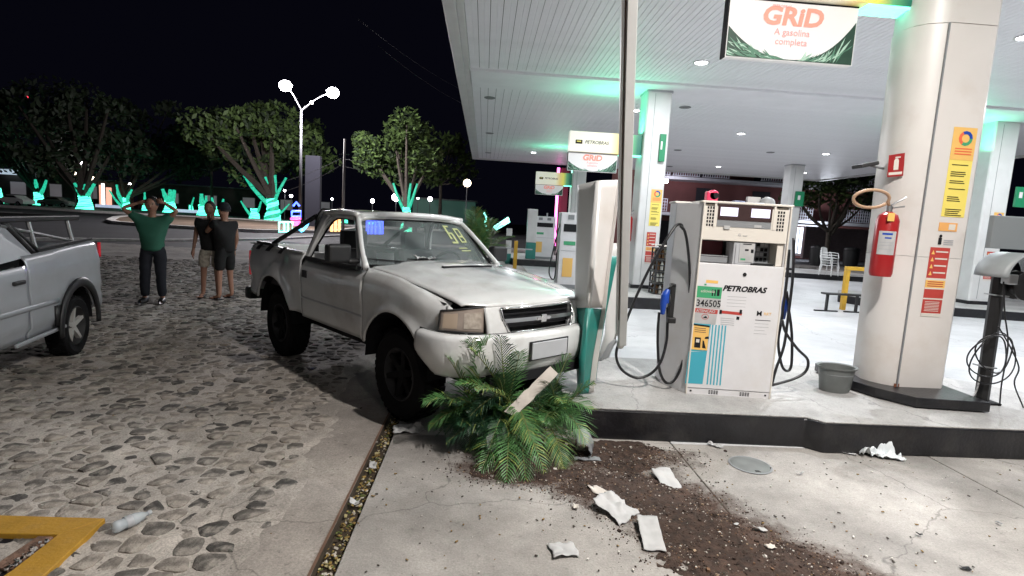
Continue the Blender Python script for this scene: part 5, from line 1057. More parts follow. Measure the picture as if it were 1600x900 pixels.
# headlights
for sg in (-1, 1):
    def hl(u, v, dx=0.): y = .512+(.778-.512)*u; z1 = 1.030-.028*u-.01*u*u; z0 = .835+.012*u; x = xf(y)-.01-.05*(1-v)*.35-.03*u*(1-v)+dx; return (x, sg*y, z0+(z1-z0)*(v))
    def hl2(u, v): p = hl(u, v); return (p[0]-.03*v, p[1], p[2])
    h_ = MB().grid(hl2, 14, 10, flip=(sg < 0)).build('headlight', 'lens', t, smooth=True, solid=.05, local=True)
    MB().grid(lambda u, v: tuple(Vector(hl2(.10+.42*u, .16+.66*v))+Vector((.004, 0, 0))), 6, 6, flip=(sg < 0)).build('reflector', M('beige_reflector_lens', (.46, .40, .34), .12, var=.3, vs=30, coat=1), h_, smooth=True, local=True)  # reflector is a paler beige patch on the lens, no emission
    MB().grid(lambda u, v: tuple(Vector(hl2(.66+.28*u, .14+.70*v))+Vector((.004, 0, 0))), 6, 6, flip=(sg < 0)).build('indicator', M('amber_grey_lens', (.42, .33, .25), .15, coat=1), h_, smooth=True, local=True)
    e = [hl2(k/8, 0) for k in range(9)]+[hl2(1, k/6) for k in range(1, 7)]+[hl2(1-k/8, 1) for k in range(1, 9)]+[hl2(0, 1-k/6) for k in range(1, 7)]
    MB().tube([Vector(p) for p in e], .007, 5).build('headlight_seal', 'black', h_, smooth=True, local=True)
    # corner between lamp and wheel arch
    side_panel('fender_tip', t, .603, .745, lambda x: .60+.14*((x-.6)/.15), lambda x: interp(x, [(.60, 1.035), (.66, .99), (.745, .83)]), lambda x, z, b: yw(x, z, b+.06)-.004, 'pwhite', sg, 8, 6)
# bumper
path = [(.43, .835), (.54, .842), (.66, .825), (.77, .765), (.86, .64), (.915, .45), (.945, .22), (.955, 0)]
pth = path+[(x, -y) for x, y in path[-2::-1]]
bp_ = [(-.05, .842), (-.01, .838), (.012, .830), (.030, .810), (.032, .70), (.022, .64), (.0, .575), (-.03, .53)]
pc_ = curve([Vector((x, y, 0)) for x, y in pth], 4)
def bmp(u, v):
    k = v*(len(bp_)-1); i = min(int(k), len(bp_)-2); f = k-i; dx = bp_[i][0]+(bp_[i+1][0]-bp_[i][0])*f; z = bp_[i][1]+(bp_[i+1][1]-bp_[i][1])*f
    kk = u*(len(pc_)-1); j = min(int(kk), len(pc_)-2); g = kk-j; p = pc_[j].lerp(pc_[j+1], g); d = (pc_[min(j+1, len(pc_)-1)]-pc_[j]).normalized(); n_ = Vector((-d.y, d.x, 0)); 
    if n_.dot(Vector((1, 0, 0))*max(.1, p.x)+Vector((0, p.y*.3, 0))) < 0: n_ = -n_
    p = p+n_*dx; cut = max(0, .60-p.x)*.55 if v > .5 else 0; return (p.x, p.y, z+cut*(v-.5)*2)
MB().grid(bmp, 60, 18).build('front_bumper', 'pwhite', t, smooth=True, solid=.015, local=True)
MB().grid(lambda u, v: (pc_[int(u*(len(pc_)-1))].x-.03, pc_[int(u*(len(pc_)-1))].y*.96, .845-.03*v), len(pc_)-1, 1).build('bumper_filler', 'ink', t, local=True)
MB().box((.90, 0, .50), (.06, 1.1, .09)).build('lower_intake', 'ink', t, bevel=.01, local=True)
MB().box((.992, 0, .70), (.012, .40, .13)).build('blank_number_plate', 'lgrey', t, bevel=.006, local=True)
MB().box((.984, 0, .70), (.010, .44, .15)).build('plate_holder', 'black', t, bevel=.004, local=True)
# bed
mb = MB(); mb.box((-2.48, 0, .80), (1.5, 1.44, .03)); mb.box((-1.755, 0, .98), (.03, 1.44, .44)); mb.build('bed_floor', 'dark', t, local=True)
for sg in (-1, 1): MB().box((-2.48, sg*.715, 1.0), (1.5, .03, .42)).build('bed_inner_wall', 'dark', t, local=True); MB().box((-2.48, sg*.742, 1.222), (1.50, .07, .018)).build('bed_rail', 'pwhite', t, bevel=.006, local=True)
MB().box((-3.255, 0, .93), (.05, 1.40, .56)).build('tailgate', 'pwhite', t, bevel=.015, local=True)
for sg in (-1, 1): MB().box((-3.245, sg*.735, .98), (.06, .09, .30)).build('tail_light', 'tail', t, bevel=.015, local=True)
MB().box((-3.33, 0, .60), (.14, 1.58, .15)).build('rear_bumper', 'black', t, bevel=.03, local=True)
mb = MB()
for sg in (-1, 1):
    r = MB(); r.tube(curve([(-1.80, sg*.60, 1.23), (-1.78, sg*.60, 1.55), (-1.78, sg*.54, 1.66)], 4), .026, 8).tube([(-1.80, sg*.60, 1.60), (-2.66, sg*.72, 1.25)], .024, 8).box((-2.80, sg*.735, 1.245), (.50, .06, .03)); r.build('roll_bar_stay', 'black', t, smooth=2, local=True)
MB().tube([(-1.78, -.55, 1.655), (-1.78, .55, 1.655)], .026, 8).build('roll_bar_hoop', 'black', t, smooth=True, local=True)
for x_, l_ in ((-2.85, .10), (-2.55, .12), (-2.20, .09)):
    MB().grid(lambda u, v: (x_+l_*(u-.5)-.05*v, -(HW-.04+.045*math.sin(PI*.5*v)), 1.238-.07*v+.003*u), 4, 4).build('torn_bed_trim', 'black', t, solid=.004, local=True)
# underbody, inner arches, interior
MB().box((-1.2, 0, .48), (3.6, .9, .20)).build('chassis', 'ink', t, local=True)
MB().box((-1.05, 0, .66), (1.36, 1.42, .14)).build('cab_floor', 'ink', t, local=True)
MB().box((.15, 0, .85), (.9, 1.0, .36)).build('engine', 'ink', t, local=True)
for x_ in (.03, WX):
    for sg in (-1, 1): MB().grid(lambda u, v: (x_+.46*math.cos(PI*u), sg*(.44+.34*v), .44+.46*math.sin(PI*u)), 16, 1).build('wheel_arch_liner', 'ink', t, local=True)
    MB().tube([(x_, -.66, .38), (x_, .66, .38)], .05, 8).build('axle', 'ink', t, local=True)
for x_ in (.03, WX):
    for sg in (-1, 1): wheel(t, x_, sg*.635, .375, .235, 'rubber', sg, 6, .58)  # rims take the tyre black too: wheel shade put into their colour
for y_ in (-.36, .36):
    s_ = MB().box((-1.38, y_, .98), (.16, .46, .62), rot=Matrix.Rotation(-.2, 3, 'Y')).box((-1.15, y_, .78), (.48, .46, .14)).build('seat', 'dark', t, bevel=.05, seg=3, local=True)
    MB().box((-1.46, y_, 1.38), (.09, .26, .18)).tube([(-1.46, y_-.06, 1.20), (-1.46, y_-.06, 1.38)], .008).tube([(-1.46, y_+.06, 1.20), (-1.46, y_+.06, 1.38)], .008).build('headrest', 'dark', s_, bevel=.03, seg=3, local=True)
MB().box((-.68, 0, 1.07), (.30, 1.34, .20)).build('dashboard', 'dark', t, bevel=.05, seg=3, local=True)
c_ = Vector((-.86, .36, 1.15)); ax = Vector((-.85, 0, .5)).normalized(); e1 = Vector((0, 1, 0)); e2 = ax.cross(e1)
MB().tube([c_+(e1*math.cos(a)+e2*math.sin(a))*.185 for a in [2*PI*k/24 for k in range(25)]], .014, 6).tube([c_-e1*.18, c_+e1*.18], .014, 6).tube([c_, c_-ax*.2], .025, 6).build('steering_wheel', 'black', t, smooth=True, local=True)
MB().box((-.90, -.02, 1.57), (.02, .22, .06)).build('rear_view_mirror', 'black', t, bevel=.01, local=True)
hp = Matrix.Translation((-.099, 4.832, 0)) @ Matrix.Rotation(PA, 4, 'Z') @ Vector((-.47, -.16, 1.255))
sheetpaper('paper_note', 'crumpled whitish paper lying against the windscreen base on the hood', 'paper', hp, .11, .20, PA, .035, .0, seed=71, outline=.12)

# ---------------- silver pickup on the left
SA = math.radians(-75.1); st = thing('pickup_truck', 'silver small pickup with bed rack, cut off by the left edge', 'pickup truck', (0, 0, 0), 0); bpy.data.objects.remove(st); 
Sx, Sy = -4.16, 5.7; sw = .82
org = Vector((Sx, Sy, 0))+Vector((math.sin(SA), -math.cos(SA), 0))*sw*1.0     # side plane to centre line
ax_off = -.17
org = org+Vector((math.cos(SA), math.sin(SA), 0))*ax_off
st = thing('pickup_truck', 'silver small pickup with a black bed rack, cut off by the left edge', 'pickup truck', tuple(org), SA); t = st
# local: x forward from rear axle, y left (towards the yard), z up
WB = 2.55
def ys(x, z, zt_):
    w = sw+.01*math.exp(-((z-.70)/.05)**2)+(.0 if x > -.5 else -.30*((-.5-x)/.55)**2)
    if z > .95: w -= .05*((z-.95)/.25)
    if z < .45: w -= .03
    d = zt_-z
    if d < .05: w -= .025*(1-d/.05)**2
    return w
zb_s = lambda x: arch(x, 0, .40, .33, .37 if x > 0 else .42+.10*min(1, max(0, -x-.4)/.4))
zt_s = lambda x: interp(x, [(-.84, 1.10), (-.70, 1.165), (-.5, 1.17), (.6, 1.12), (.9, 1.11)])
for sg in (1, -1):
    side_panel('bedside', t, -.80, .93, zb_s, zt_s, ys, 'silver', sg, 80, 16)
    side_panel('door', t, .945, 1.95, lambda x: .37, lambda x: 1.03-.02*(x-.9), lambda x, z, b: ys(x, z, b+.05), 'silver', sg, 20, 12)
    side_panel('front_fender', t, 1.955, 3.15, lambda x: arch(x, WB, .40, .33, .37), lambda x: 1.00-.10*(x-1.95), lambda x, z, b: ys(x, z, b)-.10*max(0, (x-2.6)/.6)**2, 'silver', sg, 50, 10)
    # black arch cladding
    mb = MB(); mb.grid(lambda u, v: ((lambda a: ((.40+.075*v)*math.cos(a), sg*(sw+.012+.012*math.sin(PI*v)), .33+(.40+.085*v)*math.sin(a)))(-.12+(PI+.25)*u)), 30, 4, flip=(sg > 0)); mb.box((.46, sg*(sw+.008), .50), (.10, .02, .20)); mb.build('arch_cladding', 'black', t, smooth=True, solid=.02, local=True)
    MB().box((.62+.1, sg*(sw-.012), .36), (.9, .03, .035)).build('sill', 'silver', t, bevel=.01, local=True)
    MB().grid(lambda u, v: (.42+1.5*u, sg*(sw+.006+.006*math.sin(PI*v)), .62+.05*v+.02*u), 10, 3, flip=(sg > 0)).build('side_moulding', 'silver', t, smooth=True, solid=.008, local=True)
    tl = MB().grid(lambda u, v: (-.80-.07*u, sg*(ys(-.80, 1., 1.2)-.10*u*u-.0)+sg*.006, .975+.165*v-.03*u), 6, 6, flip=(sg > 0)).build('tail_light', 'tail', t, smooth=True, solid=.03, local=True)
    MB().grid(lambda u, v: (-.83-.03*u, sg*(ys(-.80, 1., 1.2)-.02-.06*u)+sg*.009, 1.04+.05*v), 4, 2).build('reverse_lens', 'paper', tl, local=True)
    MB().box((1.12, sg*(sw+.012), .90), (.17, .03, .035)).build('door_handle', 'black', t, bevel=.01, local=True)
    # cab side: sail panel, pillars
    MB().tube(curve([(.70, sg*.745, 1.13), (.90, sg*.66, 1.36), (1.0, sg*.60, 1.44)], 4), .026, 8).build('rear_pillar_trim', 'black', t, smooth=True, local=True)
    MB().add([(.74, sg*.757, 1.10), (1.30, sg*.757, 1.06), (1.36, sg*.625, 1.44), (1.0, sg*.615, 1.44)], [(0, 1, 2, 3)]).build('quarter_panel', 'silver', t, solid=.012, local=True)
    mb = MB(); mb.tube(curve([(1.02, sg*.60, 1.45), (1.5, sg*.60, 1.47), (1.9, sg*.62, 1.40), (2.35, sg*.72, 1.05)], 5), .025, 8).build('cab_pillars', 'silver', t, smooth=True, local=True)['kind'] = 'stuff'
    MB().add([(1.32, sg*.735, 1.05), (2.2, sg*.74, 1.02), (1.9, sg*.62, 1.39), (1.38, sg*.60, 1.43)], [(0, 1, 2, 3)]).build('window_glass', 'glassd', t, local=True)
    MB().tube([(.60, sg*.755, 1.13), (.80, sg*.70, 1.30), (.93, sg*.64, 1.43)], .018, 6).build('black_trim', 'black', t, smooth=True, local=True)
    MB().tube([(-.68, sg*.71, 1.188), (.66, sg*.735, 1.145)], .014, 6).build('bed_rail_trim', 'black', t, local=True)
MB().grid(lambda u, v: (1.0+.95*v, (2*u-1)*.60, 1.475-.03*(2*u-1)**4+.02*math.sin(PI*v)), 14, 8).build('roof', 'silver', t, smooth=True, solid=.02, local=True)
MB().add([(.82, -.70, .5), (.82, .70, .5), (.82, .70, 1.13), (.82, -.70, 1.13)], [(0, 1, 2, 3)]).build('cab_rear_wall', 'silver', t, solid=.03, local=True)
MB().add([(.83, -.66, 1.13), (.83, .66, 1.13), (1.0, .57, 1.43), (1.0, -.57, 1.43)], [(0, 1, 2, 3)]).build('rear_window', 'glassd', t, local=True)
MB().grid(lambda u, v: (1.95+.45*v, (2*u-1)*(.60+.12*v), 1.45-.42*v), 8, 4).build('windscreen', 'glassd', t, smooth=True, local=True)
MB().grid(lambda u, v: (2.40+.85*v, (2*u-1)*(.74-.06*v), 1.02-.16*v-.05*(2*u-1)**2), 12, 8).build('hood', 'silver', t, smooth=True, solid=.02, local=True)
MB().box((3.22, 0, .62), (.16, 1.46, .42)).build('front_bumper', 'silver', t, bevel=.06, seg=3, local=True)
MB().box((-.845, 0, .83), (.04, 1.24, .56)).build('tailgate', 'silver', t, bevel=.02, local=True)
MB().box((-.86, 0, .47), (.12, 1.46, .20)).build('rear_bumper', 'grey', t, bevel=.05, seg=3, local=True)
MB().box((.0, 0, .62), (1.56, 1.30, .03)).build('bed_floor', 'dark', t, local=True)
for sg in (-1, 1): MB().box((.0, sg*.71, .90), (1.60, .03, .50)).build('bed_inner_wall', 'dark', t, local=True)
MB().box((1.2, 0, .40), (3.3, .95, .22)).build('chassis', 'ink', t, local=True)
for x_ in (0, WB):
    for sg in (-1, 1): wheel(t, x_, sg*.72, .31, .19, K['alloy'], sg, 5, .66); MB().grid(lambda u, v: (x_+.395*math.cos(PI*u), sg*(.5+.3*v), .33+.395*math.sin(PI*u)), 14, 1).build('wheel_arch_liner', 'ink', t, local=True)
rk = M('black_rack_tube', (.015, .015, .016), .4)
for sg in (1, -1):
    MB().box((.42, sg*.66, 1.425), (1.75, .07, .055)).build('rack_bar', rk, t, bevel=.012, local=True)
    for x_ in (-.22, .55): MB().tube([(x_-.02, sg*.70, 1.16), (x_, sg*.66, 1.41)], .02, 8).build('rack_post', 'steel', t, local=True)
    MB().tube([(-.20, sg*.69, 1.19), (1.0, sg*.66, 1.37)], .016, 8).build('rack_brace', 'steel', t, local=True)
MB().box((-.22, 0, 1.43), (.06, 1.30, .04)).build('rack_crossbar', rk, t, bevel=.01, local=True)
# ================================================================== PEOPLE
def hand(name, par, wrist, dirv, palmn, mat, s=1.0, curl=.5):
    wrist = Vector(wrist); d = Vector(dirv).normalized(); n_ = Vector(palmn); n_ = (n_-d*n_.dot(d)).normalized(); sd = d.cross(n_)
    nodes = [(wrist-d*.03*s, .024*s, .019*s), (wrist+d*.035*s, .032*s, .014*s), (wrist+d*.085*s, .036*s, .013*s)]; ed = [(0, 1), (1, 2)]
    h_ = MB()
    h_.tube([wrist-d*.03*s, wrist+d*.02*s, wrist+d*.05*s, wrist+d*.09*s], [.024*s, .028*s, .033*s, .028*s], 8)
    for k, (off, ln) in enumerate(((-.027, .070), (-.009, .080), (.009, .075), (.026, .058))):
        b = wrist+d*.085*s+sd*off*s; p1 = b+(d*math.cos(curl*.4)+n_*math.sin(curl*.4))*ln*.5*s; p2 = p1+(d*math.cos(curl*1.1)+n_*math.sin(curl*1.1))*ln*.5*s
        h_.tube([b-d*.02*s, b, p1, p2], [.009*s, .0095*s, .0085*s, .0065*s], 6)
    b = wrist+d*.03*s-sd*.026*s; h_.tube([b, b+(d*.7-sd*.6)*.035*s, b+(d*.9-sd*.45)*.07*s+n_*.01*s], [.012*s, .011*s, .008*s], 6)
    return h_.build(name, mat, par, smooth=True)
def person(label, foot, face, H, nd, shirt, trou, sleeve, legend, skinm, shoes, hair='hair', cap=None, trlen=1., hands=None, look=0., phone=False):
    """nd: joint positions (right, forward, up) in units of height, relative to the feet"""
    t = thing('person', label, 'person', (foot.x, foot.y, .012), face)
    M0 = Matrix.Translation((foot.x, foot.y, .012)) @ Matrix.Rotation(face, 4, 'Z')
    def J(n): a = nd[n]; return M0 @ Vector((a[0]*H, a[1]*H, a[2]*H))
    D = dict(pel=(0, 0, .53), bel=(0, .012, .60), che=(0, .008, .72), nek=(0, .0, .825), hd0=(0, .01, .87), hd1=(0, .014, .93), hd2=(0, .008, .975))
    for k, v in D.items(): nd.setdefault(k, v)
    names = ['pel', 'bel', 'che', 'nek', 'hd0', 'hd1', 'hd2', 'hR', 'kR', 'aR', 'hL', 'kL', 'aL', 'sR', 'eR', 'wR', 'sL', 'eL', 'wL', 'tR', 'tL']
    rad = dict(pel=(.080, .065), bel=(.074, .062), che=(.082, .058), nek=(.033, .033), hd0=(.038, .044), hd1=(.045, .055), hd2=(.030, .036), h=(.048, .050), k=(.031, .033), a=(.019, .022), s=(.036, .034), e=(.024, .024), w=(.016, .014), t=(.020, .014))
    def rr(n): return rad.get(n) or rad[n[0]]
    nodes = [(J(n), rr(n)[0]*H*.98, rr(n)[1]*H*.98) for n in names]; ix = {n: i for i, n in enumerate(names)}
    ed = [('pel', 'bel'), ('bel', 'che'), ('che', 'nek'), ('nek', 'hd0'), ('hd0', 'hd1'), ('hd1', 'hd2')]
    for s in 'RL': ed += [('pel', 'h'+s), ('h'+s, 'k'+s), ('k'+s, 'a'+s), ('a'+s, 't'+s), ('che', 's'+s), ('s'+s, 'e'+s), ('e'+s, 'w'+s)]
    skin('body', nodes, [(ix[a], ix[b]) for a, b in ed], skinm, t, 1)
    # clothes
    def lp(a, b, f): return J(a).lerp(J(b), f)
    n2 = [(J('pel')+Vector((0, 0, -.045*H)), .104*H, .088*H), (J('pel')+Vector((0, 0, .015*H)), .106*H, .092*H), (J('bel')+Vector((0, 0, .02*H)), .106*H, .094*H), (J('che'), .108*H, .080*H), (J('nek')+Vector((0, 0, -.022*H)), .040*H, .038*H)]; e2 = [(0, 1), (1, 2), (2, 3), (3, 4)]
    for s in 'RL':
        k = len(n2); n2 += [(J('s'+s), .052*H, .050*H), (lp('s'+s, 'e'+s, sleeve), .044*H, .044*H)]; e2 += [(3, k), (k, k+1)]
    skin('shirt', n2, e2, shirt, t, 2, fold=.012)
    n3 = [(J('pel')+Vector((0, 0, .05*H)), .096*H, .082*H), (J('pel')+Vector((0, 0, -.02*H)), .096*H, .082*H)]; e3 = [(0, 1)]
    for s in 'RL':
        k = len(n3); n3 += [(J('h'+s), .062*H, .064*H), (lp('h'+s, 'k'+s, .6), .056*H, .056*H)]; e3 += [(1, k), (k, k+1)]
        if trlen > 1: n3 += [(J('k'+s), .048*H, .048*H), (lp('k'+s, 'a'+s, .96), .040*H, .042*H)]; e3 += [(k+1, k+2), (k+2, k+3)]
        else: n3 += [(lp('h'+s, 'k'+s, trlen), .050*H, .050*H)]; e3 += [(k+1, k+2)]
    skin('trousers' if trlen > 1 else 'shorts', n3, e3, trou, t, 2, fold=.010)
    # head details
    hc = J('hd1'); RZ = M0.to_3x3() @ Matrix.Rotation(look, 3, 'Z'); R_ = lambda x, y, z: hc+RZ @ Vector((x*H, y*H, z*H))
    MB().ball(R_(0, .004, .0), (.050*H, .060*H, .070*H), n=14, m=10).ball(R_(0, .060, -.008), (.009*H, .012*H, .016*H), n=8, m=6).ball(R_(-.047, .0, -.004), (.007*H, .011*H, .017*H), n=8, m=6).ball(R_(.047, .0, -.004), (.007*H, .011*H, .017*H), n=8, m=6).build('head', skinm, t, smooth=True)
    for sx in (-1, 1): MB().ball(R_(sx*.018, .050, .006), .0065*H, n=8, m=6).build('eye', 'ink', t, smooth=True); MB().box(R_(sx*.018, .054, .018), (.02*H, .006*H, .004*H), rot=RZ).build('eyebrow', hair, t)
    MB().ball(R_(0, .052, -.033), (.017*H, .008*H, .005*H), n=8, m=6).build('mouth', M('lip', (.25, .08, .07), .5), t, smooth=True)
    MB().grid(lambda u, v: R_(.056*math.cos(2*PI*u)*math.sin(PI*.54*v+.001), -.006+.067*math.sin(2*PI*u)*math.sin(PI*.54*v+.001)*(1 if math.sin(2*PI*u) < 0 else .86), .006+.078*math.cos(PI*.54*v)+.003*nz(u*20, v*9)), 20, 10).build('hair', hair, t, smooth=True)
    if cap:
        MB().grid(lambda u, v: R_(.061*math.cos(2*PI*u)*math.sin(PI*.5*v+.001), -.004+.072*math.sin(2*PI*u)*math.sin(PI*.5*v+.001), .014+.080*math.cos(PI*.5*v)), 20, 8).grid(lambda u, v: R_(.05*math.cos(PI*u), .03+.075*math.sin(PI*u)*v, .016-.008*v), 12, 4).build('cap', cap, t, smooth=True, solid=.003)
    for s in 'RL':
        a = J('a'+s); f = (J('t'+s)-a); f.z = 0; f.normalize(); sd = Vector((-f.y, f.x, 0))
        if shoes == 'shoe':
            def sf(u, v): x = -.045+.175*v; w_ = .032*math.sin(PI*min(1, max(.0, .12+v*.80)))**.5; th = 2*PI*u; return a+f*(x*H*.95)+sd*w_*H*math.cos(th)+Vector((0, 0, -a.z+.012+(.022+.012*(1-v))*H*(.9+math.sin(th))))
            MB().grid(sf, 14, 10).build('shoe', 'black', t, smooth=True)
        else:
            MB().grid(lambda u, v: a+f*((-.04+.16*v)*H)+sd*((u-.5)*.055*H*math.sin(PI*(.15+.75*v)))+Vector((0, 0, -a.z+.022)), 6, 8).build('flip_flop', 'ink', t, solid=.016)
            for k in range(5): b = a+f*(.095*H)+sd*((k-2)*.011*H)+Vector((0, 0, -a.z+.045)); MB().tube([b-f*.03*H, b, b+f*.018*H], [.007*H, .0065*H, .004*H], 6).build('toe', skinm, t, smooth=True)
            MB().tube([a+f*(.03*H)+sd*.03*H+Vector((0, 0, -a.z+.03)), a+f*(.075*H)+Vector((0, 0, -a.z+.065)), a+f*(.03*H)-sd*.03*H+Vector((0, 0, -a.z+.03))], .005, 5).build('strap', 'ink', t)
        hd_ = (hands or {}).get(s)
        wr = J('w'+s); el = J('e'+s); dv = (wr-el).normalized() if not hd_ else (M0.to_3x3() @ Vector(hd_[0])); pn = (M0.to_3x3() @ Vector((1 if s == 'L' else -1, 0, 0))) if not hd_ else (M0.to_3x3() @ Vector(hd_[1]))
        hand('hand', t, wr, dv, pn, skinm, H/1.75)
        MB().tube([lp('e'+s, 'w'+s, .85), lp('e'+s, 'w'+s, .93)], .021*H, 10).build('watch', 'ink', t, smooth=True) if (s == 'R' and phone) else None
    return t, J
# local frame: x = person's right..., y = forward. face = rotation so that +y points where they look
f1 = P(241, 474)
L = dict(hR=(.055, 0, .50), kR=(.065, .012, .28), aR=(.075, 0, .045), tR=(.085, .085, .02), hL=(-.055, 0, .50), kL=(-.062, .012, .28), aL=(-.07, 0, .045), tL=(-.08, .085, .02))
A1 = dict(L); A1.update(sR=(.115, 0, .80), eR=(.235, .02, .885), wR=(.105, .0, .945), sL=(-.115, 0, .80), eL=(-.215, .06, .885), wL=(-.10, .02, .955))
person('man in green polo and dark trousers holding both hands to his head', f1, PI+math.atan2(-f1.x, f1.y)*-0+.30, 1.70, A1, 'tgreen', 'tnavy', .62, None, 'skin', 'shoe', trlen=2, hands={'R': ((-1, .1, .25), (0, -1, -.2)), 'L': ((1, .1, .25), (0, -1, -.2))})
f2 = P(330, 466); A2 = dict(L); A2.update(sR=(.115, 0, .80), eR=(.145, -.02, .64), wR=(.155, .03, .50), sL=(-.115, 0, .80), eL=(-.15, -.01, .64), wL=(-.16, .02, .50))
person('man in black t-shirt and pale patterned shorts, standing behind the capped man', f2, PI+.2, 1.68, A2, 'tblack', 'tsand', .5, None, 'skin', 'flip', trlen=.85)
f3 = P(352, 469); A3 = dict(L); A3.update(sR=(.115, 0, .80), eR=(.15, .0, .64), wR=(.16, .05, .51), sL=(-.115, .02, .80), eL=(-.12, .12, .70), wL=(-.035, .13, .83), aR=(.085, .0, .045), kR=(.07, .01, .28))
tp3, J3 = person('man in dark cap, black t-shirt and black shorts with a hand at his face', f3, 1.15, 1.66, A3, 'tblack', 'tblack', .5, None, 'skin', 'flip', cap='tnavy', trlen=.9, hands={'L': ((.1, .1, 1), (0, -1, 0))}, phone=True)
x_ = MB().box(J3('wR')+Vector((0, -.02, -.10)), (.012, .07, .13)).build('mobile_phone', M('phone_screen', (.4, .42, .4), .2, emit=(.8, .9, .85), es=.5), bevel=.004); tag(x_, 'small bright phone in the lowered hand of the capped man', 'phone')

# ================================================================== PLAZA BEYOND THE ROAD
def wrapmat(s=1.9):
    m = bpy.data.materials.new('green_fairy_light_wrap'); m.use_nodes = True; nt = m.node_tree; N = nt.nodes; Lk = nt.links; b = N['Principled BSDF']; b.inputs['Base Color'].default_value = (.02, .1, .06, 1)
    tc = N.new('ShaderNodeTexCoord'); n = N.new('ShaderNodeTexNoise'); n.inputs['Scale'].default_value = 5.5; n.inputs['Detail'].default_value = 5; Lk.new(tc.outputs['Object'], n.inputs['Vector'])
    w = N.new('ShaderNodeTexWave'); w.bands_direction = 'Z'; w.inputs['Scale'].default_value = 5.; w.inputs['Distortion'].default_value = 4; w.inputs['Detail'].default_value = 3; Lk.new(tc.outputs['Object'], w.inputs['Vector'])
    a = N.new('ShaderNodeMath'); a.operation = 'MULTIPLY'; Lk.new(n.outputs['Fac'], a.inputs[0]); Lk.new(w.outputs['Fac'], a.inputs[1])
    r = N.new('ShaderNodeMapRange'); r.inputs[1].default_value = .12; r.inputs[2].default_value = .48; r.inputs[3].default_value = .10; r.inputs[4].default_value = s*.55; Lk.new(a.outputs[0], r.inputs[0])
    b.inputs['Emission Color'].default_value = (.035, .82, .50, 1); Lk.new(r.outputs[0], b.inputs['Emission Strength']); return m
wrap = wrapmat()
chainm = M('green_light_chain', (.1, .6, .4), .4, emit=(.10, 1, .62), es=2.2)
barkm = M('dark_bark', (.09, .075, .06), .9, var=.4, bump=.8, bs=20)
lf1 = M('night_leaf', (.10, .16, .045), .6, var=.4, vs=.6); lf2 = M('night_leaf_dark', (.032, .052, .022), .6, var=.4, vs=.6)
def crown_mesh(c, rx, ry, rz, n, ls, lumps=26, seed=0):
    rg = random.Random(seed); mb = MB(); cs = []
    for k in range(lumps):
        a = rg.uniform(0, 2*PI); r = rg.random()**.5; z = rg.uniform(-.8, 1.0); q = math.sqrt(max(.05, 1-z*z*.8)); cs.append((Vector((c[0]+rx*.88*r*q*math.cos(a), c[1]+ry*.88*r*q*math.sin(a), c[2]+rz*.78*z)), rg.uniform(.13, .34)))
    for k in range(n):
        l_, s_ = rg.choice(cs); d = Vector((rg.gauss(0, 1), rg.gauss(0, 1), rg.gauss(0, 1))).normalized()*(.55+.55*rg.random()**.5); p = l_+Vector((d.x*rx*s_, d.y*ry*s_, d.z*rz*s_*1.1))
        e1 = Vector((rg.gauss(0, 1), rg.gauss(0, 1), rg.gauss(0, 1))).normalized(); e2 = e1.orthogonal().normalized(); s = ls*rg.uniform(.6, 1.4)
        mb.add([p-e1*s, p+e2*s*.45, p+e1*s, p-e2*s*.45], [(0, 1, 2, 3)], rg.choice([0, 0, 1]))
    return mb, cs
def tree(label, base, ht, branches, tw, crown=None, lit=True, group=None, cat='tree', name='festive_tree', seed=1):
    t = thing(name, label, cat, base, 0, group); rg = random.Random(seed)
    H0 = ht*.5; m = [wrap if lit else barkm]
    pts = curve([base, base+Vector((tw*.15, 0, H0*.5)), base+Vector((0, 0, H0))], 4); n = len(pts)
    MB().tube(pts, [tw*.8*(1.25-.5*min(1, i/(n-1)*1.5)+.12*nz(i, seed)) for i in range(n)], 12).build('trunk', m, t, smooth=True)
    for (dx, z0, dz, r) in branches:
        b0 = base+Vector((dx*.12, 0, z0)); b1 = base+Vector((dx*.6, rg.uniform(-.3, .3), z0+dz*.5)); b2 = base+Vector((dx, rg.uniform(-.4, .4), z0+dz)); p = curve([b0, b1, b2], 4); k = len(p)
        MB().tube(p, [.72*r*(1-.5*i/(k-1)+.18*nz(i*.9, seed, dx)) for i in range(k)], 9).build('branch', m, t, smooth=True)
    if lit:
        cl = MB()
        for k in range(9):
            ph = rg.uniform(0, 6.28); turns = rg.uniform(1.5, 3.5); q_ = [pts[min(n-1, int(j/24*(n-1)))].lerp(pts[min(n-1, int(j/24*(n-1))+1)], (j/24*(n-1)) % 1) for j in range(25)]
            cl.tube([q_[j]+Vector((math.cos(ph+turns*6.28*j/24), math.sin(ph+turns*6.28*j/24), 0))*tw*(1.03-.36*min(1, j/24*1.5)) for j in range(25)], .045, 4)
        cl.build('light_chain', chainm, t)['kind'] = 'stuff'
    if crown:
        c, rx, ry, rz, nl, ls = crown; mb, cs = crown_mesh(c, rx, ry, rz, nl, ls, seed=seed); mb.build('crown', [lf1, lf2] if base.x > -45 else [lf2, lf2], t)  # far-left crowns use only the dark leaf: their dimness is painted in
        lm = MB()
        for (q, s_) in cs[:8]: lm.tube(curve([base+Vector((0, 0, H0)), (base+Vector((0, 0, H0))).lerp(q, .5)+Vector((0, 0, -.3)), q], 3), [tw*.5, tw*.4, tw*.35, tw*.3, tw*.25, tw*.2, tw*.12][:7], 5)
        lm.build('limbs', barkm, t)['kind'] = 'stuff'
    return t
def at(u, vb, y):   # ground point on the plaza under the given sight line
    p = W(u, vb, y); return Vector((p.x, p.y, .0))
def zt(v, u, y): return W(u, v, y).z
G = 'trees wrapped in green fairy lights'
